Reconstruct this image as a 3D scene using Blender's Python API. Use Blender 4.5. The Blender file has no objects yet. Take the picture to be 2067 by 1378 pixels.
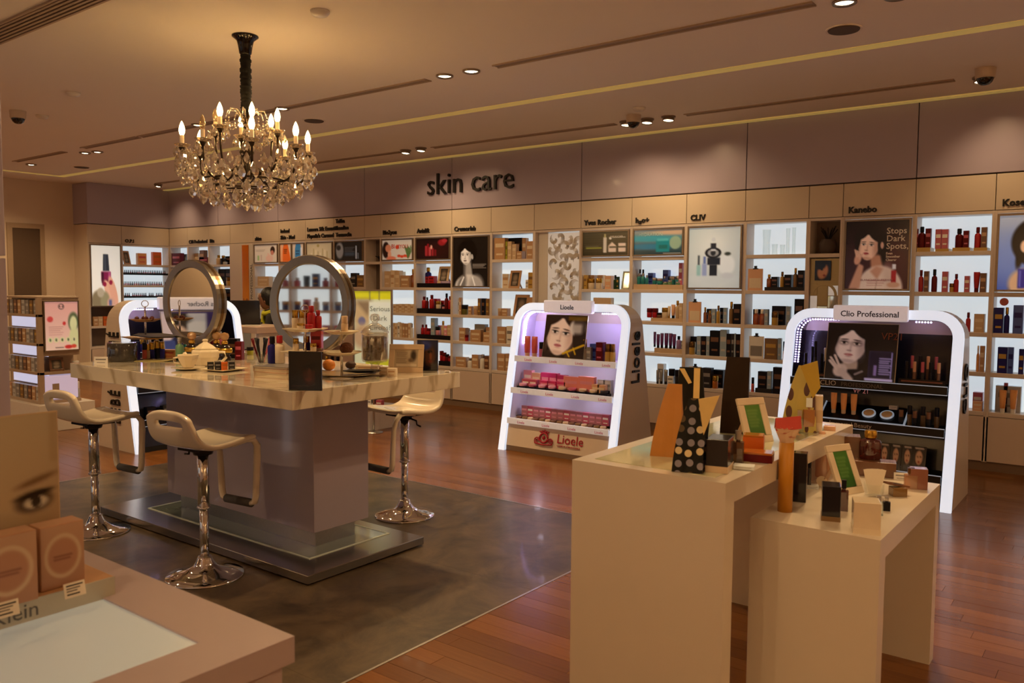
import bpy, bmesh, math, random
import numpy as np
from mathutils import Vector, Matrix
random.seed(7); np.random.seed(7)
PI = math.pi
SC = bpy.context.scene
COL = SC.collection

# ------------------------------------------------------------------ camera, world, exposure
W, H, F, HC = 2067, 1378, 1670.25, 1.58
YAW, PITCH, ROLL = .65013, -.066143, .00711
_f = Vector((-math.sin(YAW)*math.cos(PITCH), math.cos(YAW)*math.cos(PITCH), math.sin(PITCH)))
_r0 = Vector((math.cos(YAW), math.sin(YAW), 0)); _u0 = _r0.cross(_f)
_r = math.cos(ROLL)*_r0 + math.sin(ROLL)*_u0; _u = -math.sin(ROLL)*_r0 + math.cos(ROLL)*_u0
CAM = Vector((0, 0, HC))
cd = bpy.data.cameras.new('camera'); cam = bpy.data.objects.new('camera', cd); COL.objects.link(cam)
cam.matrix_world = Matrix(((_r.x, _u.x, -_f.x, 0), (_r.y, _u.y, -_f.y, 0), (_r.z, _u.z, -_f.z, HC), (0, 0, 0, 1)))
cd.sensor_fit = 'HORIZONTAL'; cd.sensor_width = 22.3; cd.lens = F/W*22.3
cd.clip_start = .05; cd.clip_end = 100
cd.dof.use_dof = True; cd.dof.focus_distance = 6.2; cd.dof.aperture_fstop = 3.2
SC.camera = cam
wd = bpy.data.worlds.new('world'); SC.world = wd; wd.use_nodes = True
wd.node_tree.nodes['Background'].inputs[0].default_value = (.5, .42, .36, 1)
wd.node_tree.nodes['Background'].inputs[1].default_value = .15
SC.view_settings.view_transform = 'Standard'
SC.view_settings.look = 'None'
SC.view_settings.exposure = 0.32; SC.view_settings.gamma = 1.0
SC.view_settings.use_curve_mapping = False
WARM = (1.0, .67, .33)
CEIL = 3.26
YW = 8.2           # front plane of the shelving along the back wall
XL = -14.02        # front plane of the shelving along the left wall

POWER = 3.0      # one dimmer for all the downlights
def lamp(name, kind, loc, power, color=WARM, target=None, radius=.04, angle=100, blend=.6, parent=None):
    ld = bpy.data.lights.new(name, kind); ld.energy = power; ld.color = color
    ld.shadow_soft_size = radius
    if kind == 'SPOT':
        ld.spot_size = math.radians(angle); ld.spot_blend = blend
    o = bpy.data.objects.new(name, ld); COL.objects.link(o); o.location = loc
    if target is not None:
        o.rotation_euler = (Vector(target)-Vector(loc)).to_track_quat('-Z', 'Y').to_euler()
    if parent:
        o.parent = parent; o.matrix_parent_inverse = parent.matrix_basis.inverted()
    return o

# shop downlights: (x, y, power, target) - the visible ones and the rows that carry on over the rest of the floor, plus added bounce spots
SPOT_ROWS = [
    # over the marble counter and the gift tables
    (-4.52, 5.03, 34, (-4.4, 3.7, .8)), (-4.25, 5.04, 34, (-4.2, 3.7, .8)),
    (-1.47, 5.13, 40, (-1.2, 3.4, .8)), (-1.20, 5.20, 30, (-.9, 3.1, .7)),
    (-10.90, 5.24, 34, None), (-10.68, 5.29, 34, None), (-12.6, 5.30, 44, (-13.2, 5.2, 1)),
    (-8.0, 5.03, 30, None), (-6.6, 5.04, 40, (-6.4, 6.6, 0)),
    # near wall
    (-4.25, 7.48, 6.6, (-4.6, 8.35, 1.85)), (-4.02, 7.49, 6.6, (-4.2, 8.35, 1.85)), (-3.79, 7.5, 6.6, (-3.4, 8.35, 1.85)),
    (-7.36, 7.47, 6.6, (-7.6, 8.35, 1.85)), (-7.08, 7.45, 6.6, (-6.7, 8.35, 1.85)),
    (-10.0, 7.47, 6.6, (-10.3, 8.35, 1.85)), (-10.9, 7.47, 6.6, (-11.2, 8.35, 1.85)), (-13.3, 7.6, 6.6, (-13.6, 8.35, 1.85)), (-12.4, 7.55, 6.6, (-12.2, 8.35, 1.85)),
    (-1.09, 7.55, 6.6, (-.9, 8.35, 1.85)), (.5, 7.55, 6.6, (.4, 8.35, 1.85)), (2.0, 7.55, 6.6, (2.0, 8.35, 1.85)),
    # the next tracks over the near half of the shop, above and behind the camera
    (-4.36, 2.15, 34, (-4.1, 2.9, 0), 84), (-1.5, 2.15, 5, (-1.3, 3.2, 0), 76), (-.9, 2.15, 5, (-.9, 3.2, 0), 76), (-7.2, 2.15, 26, None), (-9.8, 2.15, 26, None), (-12.5, 2.15, 26, None), (1.5, 2.15, 26, None),
    (-1.7, -.75, 17, (-1.4, 2.6, .45), 44), (-1.2, -.75, 13, (-.85, 2.7, .35), 40), (-4.2, -.75, 26, (-4.5, 2.5, .95), 56), (-7.4, -.75, 26, None), (-10.4, -.75, 26, None), (1.5, -.75, 24, None), (1.6, 5.05, 26, None),
    (-11.5, -2.9, 50, (-11.5, -3.8, 1.6)), (-3.4, -2.9, 60, (-3.4, -3.8, 1.6)), (-1.0, -2.9, 60, (-1.0, -3.8, 1.6)), (1.4, -2.9, 60, (1.4, -3.8, 1.6)), (3.4, 1.0, 60, (4.4, 1.0, 1.6)), (3.4, 4.0, 60, (4.4, 4.0, 1.6)),  # unseen spots added to wash the rear walls and lift the ceiling by bounce
]

# ------------------------------------------------------------------ pixel -> world (a ray of the photograph met with a real plane)
def at(px, py, ax, v):
    d = _f + (px-W/2)/F*_r - (py-H/2)/F*_u
    i = 'XYZ'.index(ax)
    return CAM + d*((v-CAM[i])/d[i])

# ------------------------------------------------------------------ colours and materials
def lin(c):
    if isinstance(c, str):
        c = [int(c[i:i+2], 16)/255 for i in (1, 3, 5)]
    return [x/12.92 if x <= .04045 else ((x+.055)/1.055)**2.4 for x in c]
MATS = {}
def mat(name, col, rough=.5, metal=0, emit=0, trans=0, ior=1.45, coat=0, var=.06, scale=30, bump=0, alpha=1, spec=.5):
    if name in MATS: return MATS[name]
    m = bpy.data.materials.new(name); m.use_nodes = True
    nt = m.node_tree; b = nt.nodes['Principled BSDF']; c = lin(col)
    b.inputs['Roughness'].default_value = rough; b.inputs['Metallic'].default_value = metal
    b.inputs['Specular IOR Level'].default_value = spec
    b.inputs['Transmission Weight'].default_value = trans; b.inputs['IOR'].default_value = ior
    b.inputs['Coat Weight'].default_value = coat; b.inputs['Coat Roughness'].default_value = .06
    b.inputs['Alpha'].default_value = alpha
    tc = nt.nodes.new('ShaderNodeTexCoord'); nz = nt.nodes.new('ShaderNodeTexNoise'); nz.inputs['Scale'].default_value = scale
    nz.inputs['Detail'].default_value = 3
    nt.links.new(tc.outputs['Object'], nz.inputs['Vector'])
    mx = nt.nodes.new('ShaderNodeMix'); mx.data_type = 'RGBA'
    mx.inputs[6].default_value = [x*(1-var) for x in c]+[1]; mx.inputs[7].default_value = [min(1, x*(1+var)) for x in c]+[1]
    nt.links.new(nz.outputs['Fac'], mx.inputs[0]); nt.links.new(mx.outputs[2], b.inputs['Base Color'])
    if emit:
        b.inputs['Emission Color'].default_value = c+[1]; b.inputs['Emission Strength'].default_value = emit
    if bump:
        bp = nt.nodes.new('ShaderNodeBump'); bp.inputs['Strength'].default_value = bump; bp.inputs['Distance'].default_value = .01
        nt.links.new(nz.outputs['Fac'], bp.inputs['Height']); nt.links.new(bp.outputs['Normal'], b.inputs['Normal'])
    MATS[name] = m
    return m

def print_mat(name, emit=0, rough=.3):
    """flat print: the ink colours sit on the mesh, this only shows them"""
    if name in MATS: return MATS[name]
    m = bpy.data.materials.new(name); m.use_nodes = True; nt = m.node_tree; b = nt.nodes['Principled BSDF']
    a = nt.nodes.new('ShaderNodeAttribute'); a.attribute_name = 'ink'
    nt.links.new(a.outputs['Color'], b.inputs['Base Color']); b.inputs['Roughness'].default_value = rough
    if emit:
        nt.links.new(a.outputs['Color'], b.inputs['Emission Color']); b.inputs['Emission Strength'].default_value = emit
    MATS[name] = m
    return m

def thin_glass(name, col, gloss=.12, tint=1.0, body=0):
    """clear thin-walled glass: lets the light through, mirrors more at the edges"""
    if name in MATS: return MATS[name]
    m = bpy.data.materials.new(name); m.use_nodes = True; nt = m.node_tree; nt.nodes.clear(); N = nt.nodes.new
    out = N('ShaderNodeOutputMaterial'); tr = N('ShaderNodeBsdfTransparent'); gl = N('ShaderNodeBsdfGlossy'); mx = N('ShaderNodeMixShader'); lw = N('ShaderNodeLayerWeight')
    mr = N('ShaderNodeMapRange'); nz = N('ShaderNodeTexNoise'); nz.inputs['Scale'].default_value = 8
    c = lin(col); tr.inputs[0].default_value = c+[1]; gl.inputs[0].default_value = (1, 1, 1, 1); gl.inputs['Roughness'].default_value = .03
    lw.inputs[0].default_value = .35; mr.inputs[3].default_value = gloss; mr.inputs[4].default_value = min(1, gloss*4+.05)
    nt.links.new(lw.outputs['Fresnel'], mr.inputs[0]); nt.links.new(mr.outputs[0], mx.inputs[0])
    base = tr.outputs[0]
    if body:
        df = N('ShaderNodeBsdfDiffuse'); m2 = N('ShaderNodeMixShader'); cr = N('ShaderNodeMix'); cr.data_type = 'RGBA'
        cr.inputs[6].default_value = [x*.92 for x in c]+[1]; cr.inputs[7].default_value = c+[1]
        nt.links.new(nz.outputs['Fac'], cr.inputs[0]); nt.links.new(cr.outputs[2], df.inputs[0]); m2.inputs[0].default_value = body
        nt.links.new(base, m2.inputs[1]); nt.links.new(df.outputs[0], m2.inputs[2]); base = m2.outputs[0]
    nt.links.new(base, mx.inputs[1]); nt.links.new(gl.outputs[0], mx.inputs[2]); nt.links.new(mx.outputs[0], out.inputs[0])
    MATS[name] = m
    return m

# ------------------------------------------------------------------ mesh builder
class MB:
    def __init__(s): s.v = []; s.f = []; s.m = []; s.sm = []
    def add(s, vs, fs, mi=0, smooth=False):
        n = len(s.v); s.v += [tuple(v) for v in vs]
        for f in fs: s.f.append([i+n for i in f]); s.m.append(mi); s.sm.append(smooth)
        return s
    def box(s, x0, x1, y0, y1, z0, z1, mi=0):
        return s.add([(x0,y0,z0),(x1,y0,z0),(x1,y1,z0),(x0,y1,z0),(x0,y0,z1),(x1,y0,z1),(x1,y1,z1),(x0,y1,z1)],
                     [(3,2,1,0),(4,5,6,7),(0,1,5,4),(1,2,6,5),(2,3,7,6),(3,0,4,7)], mi)
    def lathe(s, prof, c=(0,0,0), seg=24, mi=0, smooth=True, sx=1, sy=1):
        vs = []; fs = []
        for r, z in prof:
            for k in range(seg):
                a = 2*PI*k/seg; vs.append((c[0]+r*math.cos(a)*sx, c[1]+r*math.sin(a)*sy, c[2]+z))
        n = len(prof)
        for i in range(n-1):
            for k in range(seg):
                k2 = (k+1) % seg; fs.append((i*seg+k, i*seg+k2, (i+1)*seg+k2, (i+1)*seg+k))
        s.add(vs, fs, mi, smooth)
        caps = []
        if prof[0][0] > 1e-5: caps.append(tuple(range(seg-1, -1, -1)))
        if prof[-1][0] > 1e-5: caps.append(tuple((n-1)*seg+k for k in range(seg)))
        base = len(s.v)-len(vs)
        for cp in caps: s.f.append([base+i for i in cp]); s.m.append(mi); s.sm.append(False)
        return s
    def tube(s, pts, r, seg=8, mi=0, closed=False, sx=1, sy=1):
        P = [Vector(p) for p in pts]; n = len(P); vs = []; fs = []
        up = Vector((0, 0, 1))
        for i, p in enumerate(P):
            a = P[(i-1) % n] if (i > 0 or closed) else P[i]; b = P[(i+1) % n] if (i < n-1 or closed) else P[i]
            t = (b-a).normalized()
            s1 = t.cross(up)
            if s1.length < 1e-3: s1 = t.cross(Vector((0, 1, 0)))
            s1.normalize(); s2 = s1.cross(t)
            rr = r[i] if isinstance(r, (list, tuple)) else r
            for k in range(seg):
                an = 2*PI*k/seg; vs.append(p + s1*(math.cos(an)*rr*sx) + s2*(math.sin(an)*rr*sy))
        for i in range(n if closed else n-1):
            j = (i+1) % n
            for k in range(seg):
                k2 = (k+1) % seg; fs.append((i*seg+k, i*seg+k2, j*seg+k2, j*seg+k))
        if not closed: fs += [tuple(range(seg-1, -1, -1)), tuple((n-1)*seg+k for k in range(seg))]
        return s.add(vs, fs, mi, True)
    def prism(s, poly, ax, a, b, mi=0):
        """extrude a 2-D outline along an axis: poly lies in the two other axes, in order"""
        def p3(u, v, w):
            return {'X': (w, u, v), 'Y': (u, w, v), 'Z': (u, v, w)}[ax]
        n = len(poly)
        vs = [p3(u, v, a) for u, v in poly]+[p3(u, v, b) for u, v in poly]
        fs = [tuple(range(n)), tuple(range(2*n-1, n-1, -1))]+[(i, (i+1) % n+0, (i+1) % n+n, i+n) for i in range(n)]
        return s.add(vs, fs, mi)
    def mesh(s, name):
        me = bpy.data.meshes.new(name); me.from_pydata(s.v, [], s.f)
        me.polygons.foreach_set('material_index', s.m); me.polygons.foreach_set('use_smooth', s.sm)
        me.update()
        bm = bmesh.new(); bm.from_mesh(me); bmesh.ops.recalc_face_normals(bm, faces=bm.faces); bm.to_mesh(me); bm.free()
        return me

def link(name, data, parent=None, loc=(0,0,0), rot=(0,0,0), scale=None):
    o = bpy.data.objects.new(name, data); COL.objects.link(o)
    o.location = loc; o.rotation_euler = rot
    if scale: o.scale = scale
    if parent: o.parent = parent
    return o
def build(name, mb, mats, parent=None, loc=(0,0,0), rot=(0,0,0), bevel=0, seg=2):
    me = mb.mesh(name) if isinstance(mb, MB) else mb
    for m in (mats if isinstance(mats, (list, tuple)) else [mats]): me.materials.append(m)
    o = link(name, me, parent, loc, rot)
    if bevel:
        bv = o.modifiers.new('bevel', 'BEVEL'); bv.width = bevel; bv.segments = seg; bv.limit_method = 'ANGLE'
    return o
LABELS = set()
def tag(o, label, cat, group=None):
    o['label'] = label; o['category'] = cat
    if group: o['group'] = group
    return o
def thing(name, label, cat, loc=(0,0,0), rz=0, group=None):
    o = link(name, None, None, loc, (0, 0, rz)); o.empty_display_size = .05
    return tag(o, label, cat, group)
def struct(o):
    o['kind'] = 'structure'; return o
def bx(name, m, x0, x1, y0, y1, z0, z1, parent=None, bevel=0):
    return build(name, MB().box(x0, x1, y0, y1, z0, z1), m, parent, bevel=bevel)
def copy_tree(o, parent=None):
    c = o.copy(); COL.objects.link(c)
    if parent: c.parent = parent
    for ch in list(o.children): copy_tree(ch, c)
    return c

# ------------------------------------------------------------------ lettering
TEXTS = {}
def _make_texts(jobs):
    obs = []
    for key, (s, size, depth, align, bold, space) in jobs.items():
        cu = bpy.data.curves.new('lettering', 'FONT'); cu.body = s; cu.size = size; cu.extrude = depth; cu.align_x = align
        cu.offset = bold; cu.resolution_u = 2; cu.space_character = space
        o = bpy.data.objects.new('lettering', cu); COL.objects.link(o); obs.append((key, o, cu))
    bpy.context.view_layer.update(); dg = bpy.context.evaluated_depsgraph_get()
    for key, o, cu in obs:
        me = bpy.data.meshes.new_from_object(o.evaluated_get(dg)); me.materials.clear(); TEXTS[key] = me
    for key, o, cu in obs:
        bpy.data.objects.remove(o); bpy.data.curves.remove(cu)
JOBS = {}
def want(s, size, depth=.002, align='CENTER', bold=0, space=1.0):
    k = (s, size, depth, align, bold, space); JOBS[k] = k; return k
PENDING = []
def text(s, size, m, parent, loc, rot=(PI/2, 0, 0), depth=.002, align='CENTER', bold=0, space=1.0, name='lettering'):
    """text standing upright, read from -Y unless turned; meshes are filled in at the end in one go"""
    k = want(s, size, depth, align, bold, space)
    o = link(name, bpy.data.meshes.new('lettering'), parent, loc, rot)
    PENDING.append((o, k, m)); return o
def finish_texts():
    _make_texts(JOBS)
    cache = {}
    for o, k, m in PENDING:
        me = cache.get((k, m.name))
        if me is None:
            me = TEXTS[k].copy(); me.materials.append(m); cache[(k, m.name)] = me
        o.data = me

# ------------------------------------------------------------------ printing: ink colours painted on a fine grid mesh
class Ink:
    def __init__(s, w, h, bg=(1,1,1)):
        s.w, s.h = w, h
        s.a = np.zeros((h, w, 3)); s.a[:] = s.c(bg)
        s.X, s.Y = np.meshgrid((np.arange(w)+.5)/w, (np.arange(h)+.5)/h)
    @staticmethod
    def c(c):
        return np.array([int(c[i:i+2], 16)/255 for i in (1, 3, 5)] if isinstance(c, str) else c, float)
    def mix(s, k, c):
        k = np.clip(k, 0, 1)[..., None]; s.a = s.a*(1-k)+s.c(c)*k; return s
    def grad(s, c0, c1, ax='y', a=0, b=1):
        t = np.clip(((s.Y if ax == 'y' else s.X)-a)/(b-a), 0, 1)[..., None]; s.a = s.c(c0)*(1-t)+s.c(c1)*t; return s
    def ell(s, cx, cy, rx, ry, c, soft=.12, rot=0, al=1, inner=0):
        asp = s.h/s.w
        dx = s.X-cx; dy = (s.Y-cy)*asp; ry2 = ry*asp
        u = dx*math.cos(rot)+dy*math.sin(rot); v = -dx*math.sin(rot)+dy*math.cos(rot)
        d = np.sqrt((u/rx)**2+(v/ry2)**2)
        k = np.clip((1-d)/soft+.5, 0, 1)
        if inner: k = k*np.clip((d-inner)/soft+.5, 0, 1)
        return s.mix(k*al, c)
    def rect(s, x0, y0, x1, y1, c, soft=.008, al=1):
        k = np.clip((s.X-x0)/soft+.5, 0, 1)*np.clip((x1-s.X)/soft+.5, 0, 1)*np.clip((s.Y-y0)/soft+.5, 0, 1)*np.clip((y1-s.Y)/soft+.5, 0, 1)
        return s.mix(k*al, c)
    def poly(s, pts, c, soft=.01, al=1):
        """convex outline, points in order"""
        k = np.ones_like(s.X); n = len(pts); cx = sum(p[0] for p in pts)/n; cy = sum(p[1] for p in pts)/n
        for i in range(n):
            (x0, y0), (x1, y1) = pts[i], pts[(i+1) % n]
            nx, ny = y1-y0, x0-x1; l = math.hypot(nx, ny) or 1; nx /= l; ny /= l
            if (cx-x0)*nx+(cy-y0)*ny < 0: nx, ny = -nx, -ny
            k = k*np.clip(((s.X-x0)*nx+(s.Y-y0)*ny)/soft+.5, 0, 1)
        return s.mix(k*al, c)
    def line(s, p, q, w, c, al=1):
        (x0, y0), (x1, y1) = p, q; dx, dy = x1-x0, y1-y0; l2 = dx*dx+dy*dy or 1e-9
        t = np.clip(((s.X-x0)*dx+(s.Y-y0)*dy)/l2, 0, 1)
        d = np.hypot(s.X-x0-t*dx, s.Y-y0-t*dy)
        return s.mix(np.clip((w-d)/(w*.6)+.5, 0, 1)*al, c)
    def lines(s, x0, x1, y0, n, dy, c, w=.006, al=.8):
        for i in range(n):
            s.line((x0, y0+i*dy), (x1-(i % 3)*.1*(x1-x0), y0+i*dy), w, c, al)
        return s
    def face(s, cx, cy, r, skin='#e0b49a', shade='#b07a60', lip='#b0525a', brow='#3a2620', eye='#1c1210', turn=0, rot=0, smoky=0, blush=0, hair=None):
        """a face about 2r wide (in x units); turn -1..1 swings the features sideways, rot tips the head"""
        asp = s.w/s.h
        def p(u, v):
            x = u*math.cos(rot)-v*math.sin(rot); y = u*math.sin(rot)+v*math.cos(rot)
            return cx+x*r, cy+y*r*asp
        def e(u, v, a, b, col, soft=.3, al=1, ro=0):
            x, y = p(u, v); s.ell(x, y, a*r, b*r*asp, col, soft, rot+ro, al)
        e(0, .05, 1.0, 1.32, skin, .1)
        e(0, .75, .62, .72, skin, .15)
        sh = 1 if turn <= 0 else -1
        e(.78*sh, .1, .3, 1.0, shade, 1.2, .55); e(-.9*sh, .2, .16, .8, shade, 1.2, .4)
        e(turn*.2, 1.28, .5, .14, shade, 1, .5)
        o = turn*.32
        for sd in (-1, 1):
            k = 1-.22*(sd*turn > 0)*abs(turn)
            ex = o+sd*.42*k
            if smoky: e(ex, -.08, .34*k, .2, '#3a2a30', .9, .5*smoky)
            e(ex, -.33, .27*k, .05, brow, .6, .85, sd*.1)
            e(ex, -.07, .22*k, .1, '#f2e8e2', .4, .8)
            e(ex, -.07, .1*k, .1, eye, .4, 1)
            e(ex, -.15, .25*k, .045, eye, .7, .95, -sd*.06)
            e(ex, .02, .2*k, .025, shade, 1, .6)
            if blush: e(ex*1.15, .35, .3*k, .22, lip, 1.6, blush)
        e(o*1.25+.07*sh, .2, .07, .36, shade, 1.2, .45)
        e(o*1.3, .48, .17, .07, shade, 1, .65); e(o*1.3-.08, .5, .045, .03, '#5a3226', .8, .6); e(o*1.3+.08, .5, .045, .03, '#5a3226', .8, .6)
        e(o*1.1, .8, .28, .11, lip, .35, .95); e(o*1.1, .795, .26, .018, '#5a2024', .6, .8)
        e(o*1.1, .96, .2, .04, shade, 1, .5)
        if hair:
            e(-.72+o, -1.02, .85, .42, hair, .25, 1, -.62); e(.72+o, -1.02, .85, .42, hair, .25, 1, .62); e(o, -1.36, 1.0, .3, hair, .25)
            e(-1.08, -.2, .2, .9, hair, .4, 1, .1); e(1.08, -.2, .2, .9, hair, .4, 1, -.1)
        return s
    def mesh(s, w, h, name='print'):
        """upright sheet, bottom-left at the origin, seen from -Y"""
        nx, ny = s.w+1, s.h+1
        xs, zs = np.meshgrid(np.linspace(0, w, nx), np.linspace(h, 0, ny))
        co = np.stack([xs.ravel(), np.zeros(nx*ny), zs.ravel()], 1)
        i = (np.arange(s.h)[:, None]*nx+np.arange(s.w)[None, :]).ravel()
        q = np.stack([i+nx, i+nx+1, i+1, i], 1)
        me = bpy.data.meshes.new(name)
        me.vertices.add(len(co)); me.vertices.foreach_set('co', co.ravel())
        me.loops.add(q.size); me.loops.foreach_set('vertex_index', q.ravel().astype(np.int32))
        me.polygons.add(len(q)); me.polygons.foreach_set('loop_start', np.arange(0, q.size, 4, dtype=np.int32))
        me.polygons.foreach_set('loop_total', np.full(len(q), 4, np.int32))
        me.update()
        A = np.clip(s.a, 0, 1); L = np.where(A <= .04045, A/12.92, ((A+.055)/1.055)**2.4)
        pad = np.pad(L, ((0, 1), (0, 1), (0, 0)), 'edge'); pad2 = np.pad(L, ((1, 0), (1, 0), (0, 0)), 'edge')
        V = (pad+pad2)/2
        at_ = me.color_attributes.new('ink', 'FLOAT_COLOR', 'POINT')
        at_.data.foreach_set('color', np.concatenate([V.reshape(-1, 3), np.ones((nx*ny, 1))], 1).ravel().astype(np.float32))
        return me
# ------------------------------------------------------------------ materials of the shop
WHITE = mat('white_lacquer', '#d9d2ca', .28, coat=.3, var=.02)
SHELFW = mat('shelf_lacquer', '#d2c4b8', .35, var=.03)
LILAC = mat('lilac_gloss_panel', '#aba0b2', .3, coat=.03, var=.02, scale=3)
HEADM = mat('header_panel_cream', '#cfc0ae', .35, var=.02, scale=5)
CEILM = mat('ceiling_paint', '#ece4da', .8, var=.02, scale=2)
WALLM = mat('wall_paint_beige', '#d6c6b4', .75, var=.03, scale=4)
TABLEM = mat('table_lacquer', '#d6cab8', .22, coat=.25, var=.02, scale=6)
GAPM = mat('dark_joint', '#3a2c24', .8)
STEEL = mat('brushed_steel', '#b9b4ae', .3, 1, var=.1, scale=80)
CHROME = mat('chrome', '#e2e0de', .05, 1, var=.01)
DARKMET = mat('dark_bronze', '#2a2320', .3, .8)
BLACK = mat('black_plastic', '#0c0b0c', .3)
BLACKM = mat('black_matt', '#100d0c', .7)
GLASS = thin_glass('clear_glass', '#fbfcfb', .02)
LIT = mat('lit_back_panel', '#ddecf6', .5, emit=.5, var=.0)
GLOW = mat('glowing_white_acrylic', '#dde9fb', .4, emit=.58, var=.0)
INKDARK = mat('black_lettering', '#120d0c', .5)
PRINT = print_mat('printed_card', 0, .35)
PRINTGLOSS = print_mat('printed_gloss', 0, .12)
LIGHTBOX = print_mat('lightbox_print', .17, .15)
PRINTLIT = print_mat('backlit_print', .55, .3)
YELLOWM = mat('yellow_cove_glow', '#d8bc6a', .7, emit=.2, var=.03)  # yellow trim brightened by a glow put into its material

# ------------------------------------------------------------------ floor: dark stone island and wooden planks
FX0, FX1, FY0, FY1 = -15.6, 4.2, -3.6, 8.55
SX0, SX1, SY0, SY1 = -6.80, -2.47, -.6, 4.78          # stone zone
floor = struct(bx('floor', mat('subfloor_dark', '#3a2415', .8), FX0, FX1, FY0, FY1, -.09, -.02))
def stone_mat():
    m = mat('dark_stone_tile', '#4c3e2c', .36, var=.6, scale=3.2, bump=.02, coat=.05)
    nt = m.node_tree; nz = [n for n in nt.nodes if n.type == 'TEX_NOISE'][0]
    nz.inputs['Detail'].default_value = 9; nz.inputs['Roughness'].default_value = .72; nz.inputs['Distortion'].default_value = .6
    mx = [n for n in nt.nodes if n.type == 'MIX'][0]; mr = nt.nodes.new('ShaderNodeMapRange'); mr.inputs[1].default_value = .36; mr.inputs[2].default_value = .64
    nt.links.new(nz.outputs['Fac'], mr.inputs[0]); nt.links.new(mr.outputs[0], mx.inputs[0])
    return m
STONE = stone_mat()
i = 0
for gx in range(3):
    for gy in range(4):
        x0 = SX0+(SX1-SX0)*gx/3; x1 = SX0+(SX1-SX0)*(gx+1)/3; y0 = SY0+(SY1-SY0)*gy/4; y1 = SY0+(SY1-SY0)*(gy+1)/4
        g = .0004
        o = build('stone_slab', MB().box(x0+g, x1-g, y0+g, y1-g, -.02, 0), STONE, floor)
for nm, a in (('floor_trim', (SX1, SX1+.012, SY0, SY1)), ('floor_trim', (SX0-.012, SX0, SY0, SY1)), ('floor_trim', (SX0-.012, SX1+.012, SY1, SY1+.012))):
    bx(nm, STEEL, *a, -.02, .0015, floor)

def plank_mat(k, c):
    m = mat('wood_plank_%s' % k, c, .25, var=.34, scale=4, coat=.08)
    nt = m.node_tree; nz = [n for n in nt.nodes if n.type == 'TEX_NOISE'][0]; tc = [n for n in nt.nodes if n.type == 'TEX_COORD'][0]
    mp = nt.nodes.new('ShaderNodeMapping'); mp.inputs['Scale'].default_value = (.5, 14, 1)
    nt.links.new(tc.outputs['Object'], mp.inputs['Vector']); nt.links.new(mp.outputs['Vector'], nz.inputs['Vector'])
    nz.inputs['Detail'].default_value = 8; nz.inputs['Roughness'].default_value = .65
    return m
PLANKS = [plank_mat('honey', '#74461a'), plank_mat('chestnut', '#6a3e16'), plank_mat('oak', '#7c4c1f')]
PW, PL = .095, 1.2
cells = []
rowi = 0; y = FY0
while y < FY1:
    y1 = min(y+PW, FY1); x = FX0 - (rowi*.53 % 1)*PL
    while x < FX1:
        a, b = max(x, FX0), min(x+PL, FX1)
        if b-a > .05: cells.append([a, b, y, y1])
        x += PL
    y += PW; rowi += 1
out = []
for a, b, c, d in cells:                       # leave the stone island free
    if c < SY1+.012 and d > SY0 and b > SX0-.012 and a < SX1+.012:
        if c < SY1+.012 < d: out.append([a, b, SY1+.012, d]); d = SY1+.012
        if a < SX0-.012: out.append([a, SX0-.012, c, d])
        if b > SX1+.012: out.append([SX1+.012, b, c, d])
    else: out.append([a, b, c, d])
def seen(a, b, c, d):
    best = 1e9
    for px in (a, (a+b)/2, b):
        v = Vector((px, (c+d)/2, 0))-CAM; z = v.dot(_f)
        if z > .3:
            X = W/2+F*v.dot(_r)/z; Y = H/2-F*v.dot(_u)/z
            if -60 < X < W+60 and -60 < Y < H+60: best = min(best, z)
    return best
out.sort(key=lambda q: seen(*q))
mbs = MB(); random.seed(3)
unit = {}
for n, (a, b, c, d) in enumerate(out):
    g = .0007; z1 = random.choice((0, -.0003, -.0005))
    if n < 290:
        key = (round(b-a, 3), round(d-c, 3)); k = random.randrange(3)
        me = unit.get(key)
        if me is None:
            me = unit[key] = MB().box(0, b-a-2*g, 0, d-c-2*g, -.02, 0).mesh('plank'); me.materials.append(PLANKS[0])
        o = link('plank', me, floor, (a+g, c+g, z1))
        o.material_slots[0].link = 'OBJECT'; o.material_slots[0].material = PLANKS[k]
    else: mbs.box(a+g, b-g, c+g, d-g, -.02, z1, random.randrange(3))
o = build('plank_field', mbs, PLANKS, floor); o['kind'] = 'stuff'

# ------------------------------------------------------------------ ceiling with slots, coves and grilles
ceiling = struct(bx('ceiling', CEILM, FX0, FX1, FY0, FY1+.2, CEIL, CEIL+.12))
def ceiling_strip(name, x0, x1, y0, y1, m, lift=.004, parent=None):
    return bx(name, m, x0, x1, y0, y1, CEIL-lift, CEIL+.01, parent or ceiling)
# yellow cove that frames the inner ceiling
CY, CX = 6.17, -13.62
ceiling_strip('cove_strip', CX, FX1, CY-.06, CY+.06, YELLOWM)
ceiling_strip('cove_strip', CX-.06, CX+.06, FY0, CY+.06, YELLOWM)
ceiling_strip('cove_strip', FX0, FX1, YW-.10, YW-.01, YELLOWM, .012)
SLOTM = mat('track_slot_brown', '#a8947f', .6); SLOTD = mat('track_slot_dark', '#8f7c69', .7)
def slot_run(y, spans):
    for a, b in spans:
        t = thing('track_slot', '', 'light track', ((a+b)/2, y, CEIL))
        h = (b-a)/2
        build('channel', MB().box(-h, h, -.035, .035, -.004, .004), SLOTD, t)
        for s in (-1, 1): build('rail', MB().box(-h, h, s*.035-.008, s*.035+.008, -.009, .004), SLOTM, t)
        yield t
names = ['long dark track slot in the ceiling right of the chandelier', 'track slot in the ceiling behind the chandelier', 'track slot at far left of the ceiling, left of the chandelier', 'track slot at the far left end of the ceiling']
for t, l in zip(slot_run(5.05, [(-4.02, -1.62), (-9.2, -4.72), (-10.55, -9.25), (-12.5, -11.05)]), names): t['label'] = l
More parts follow.
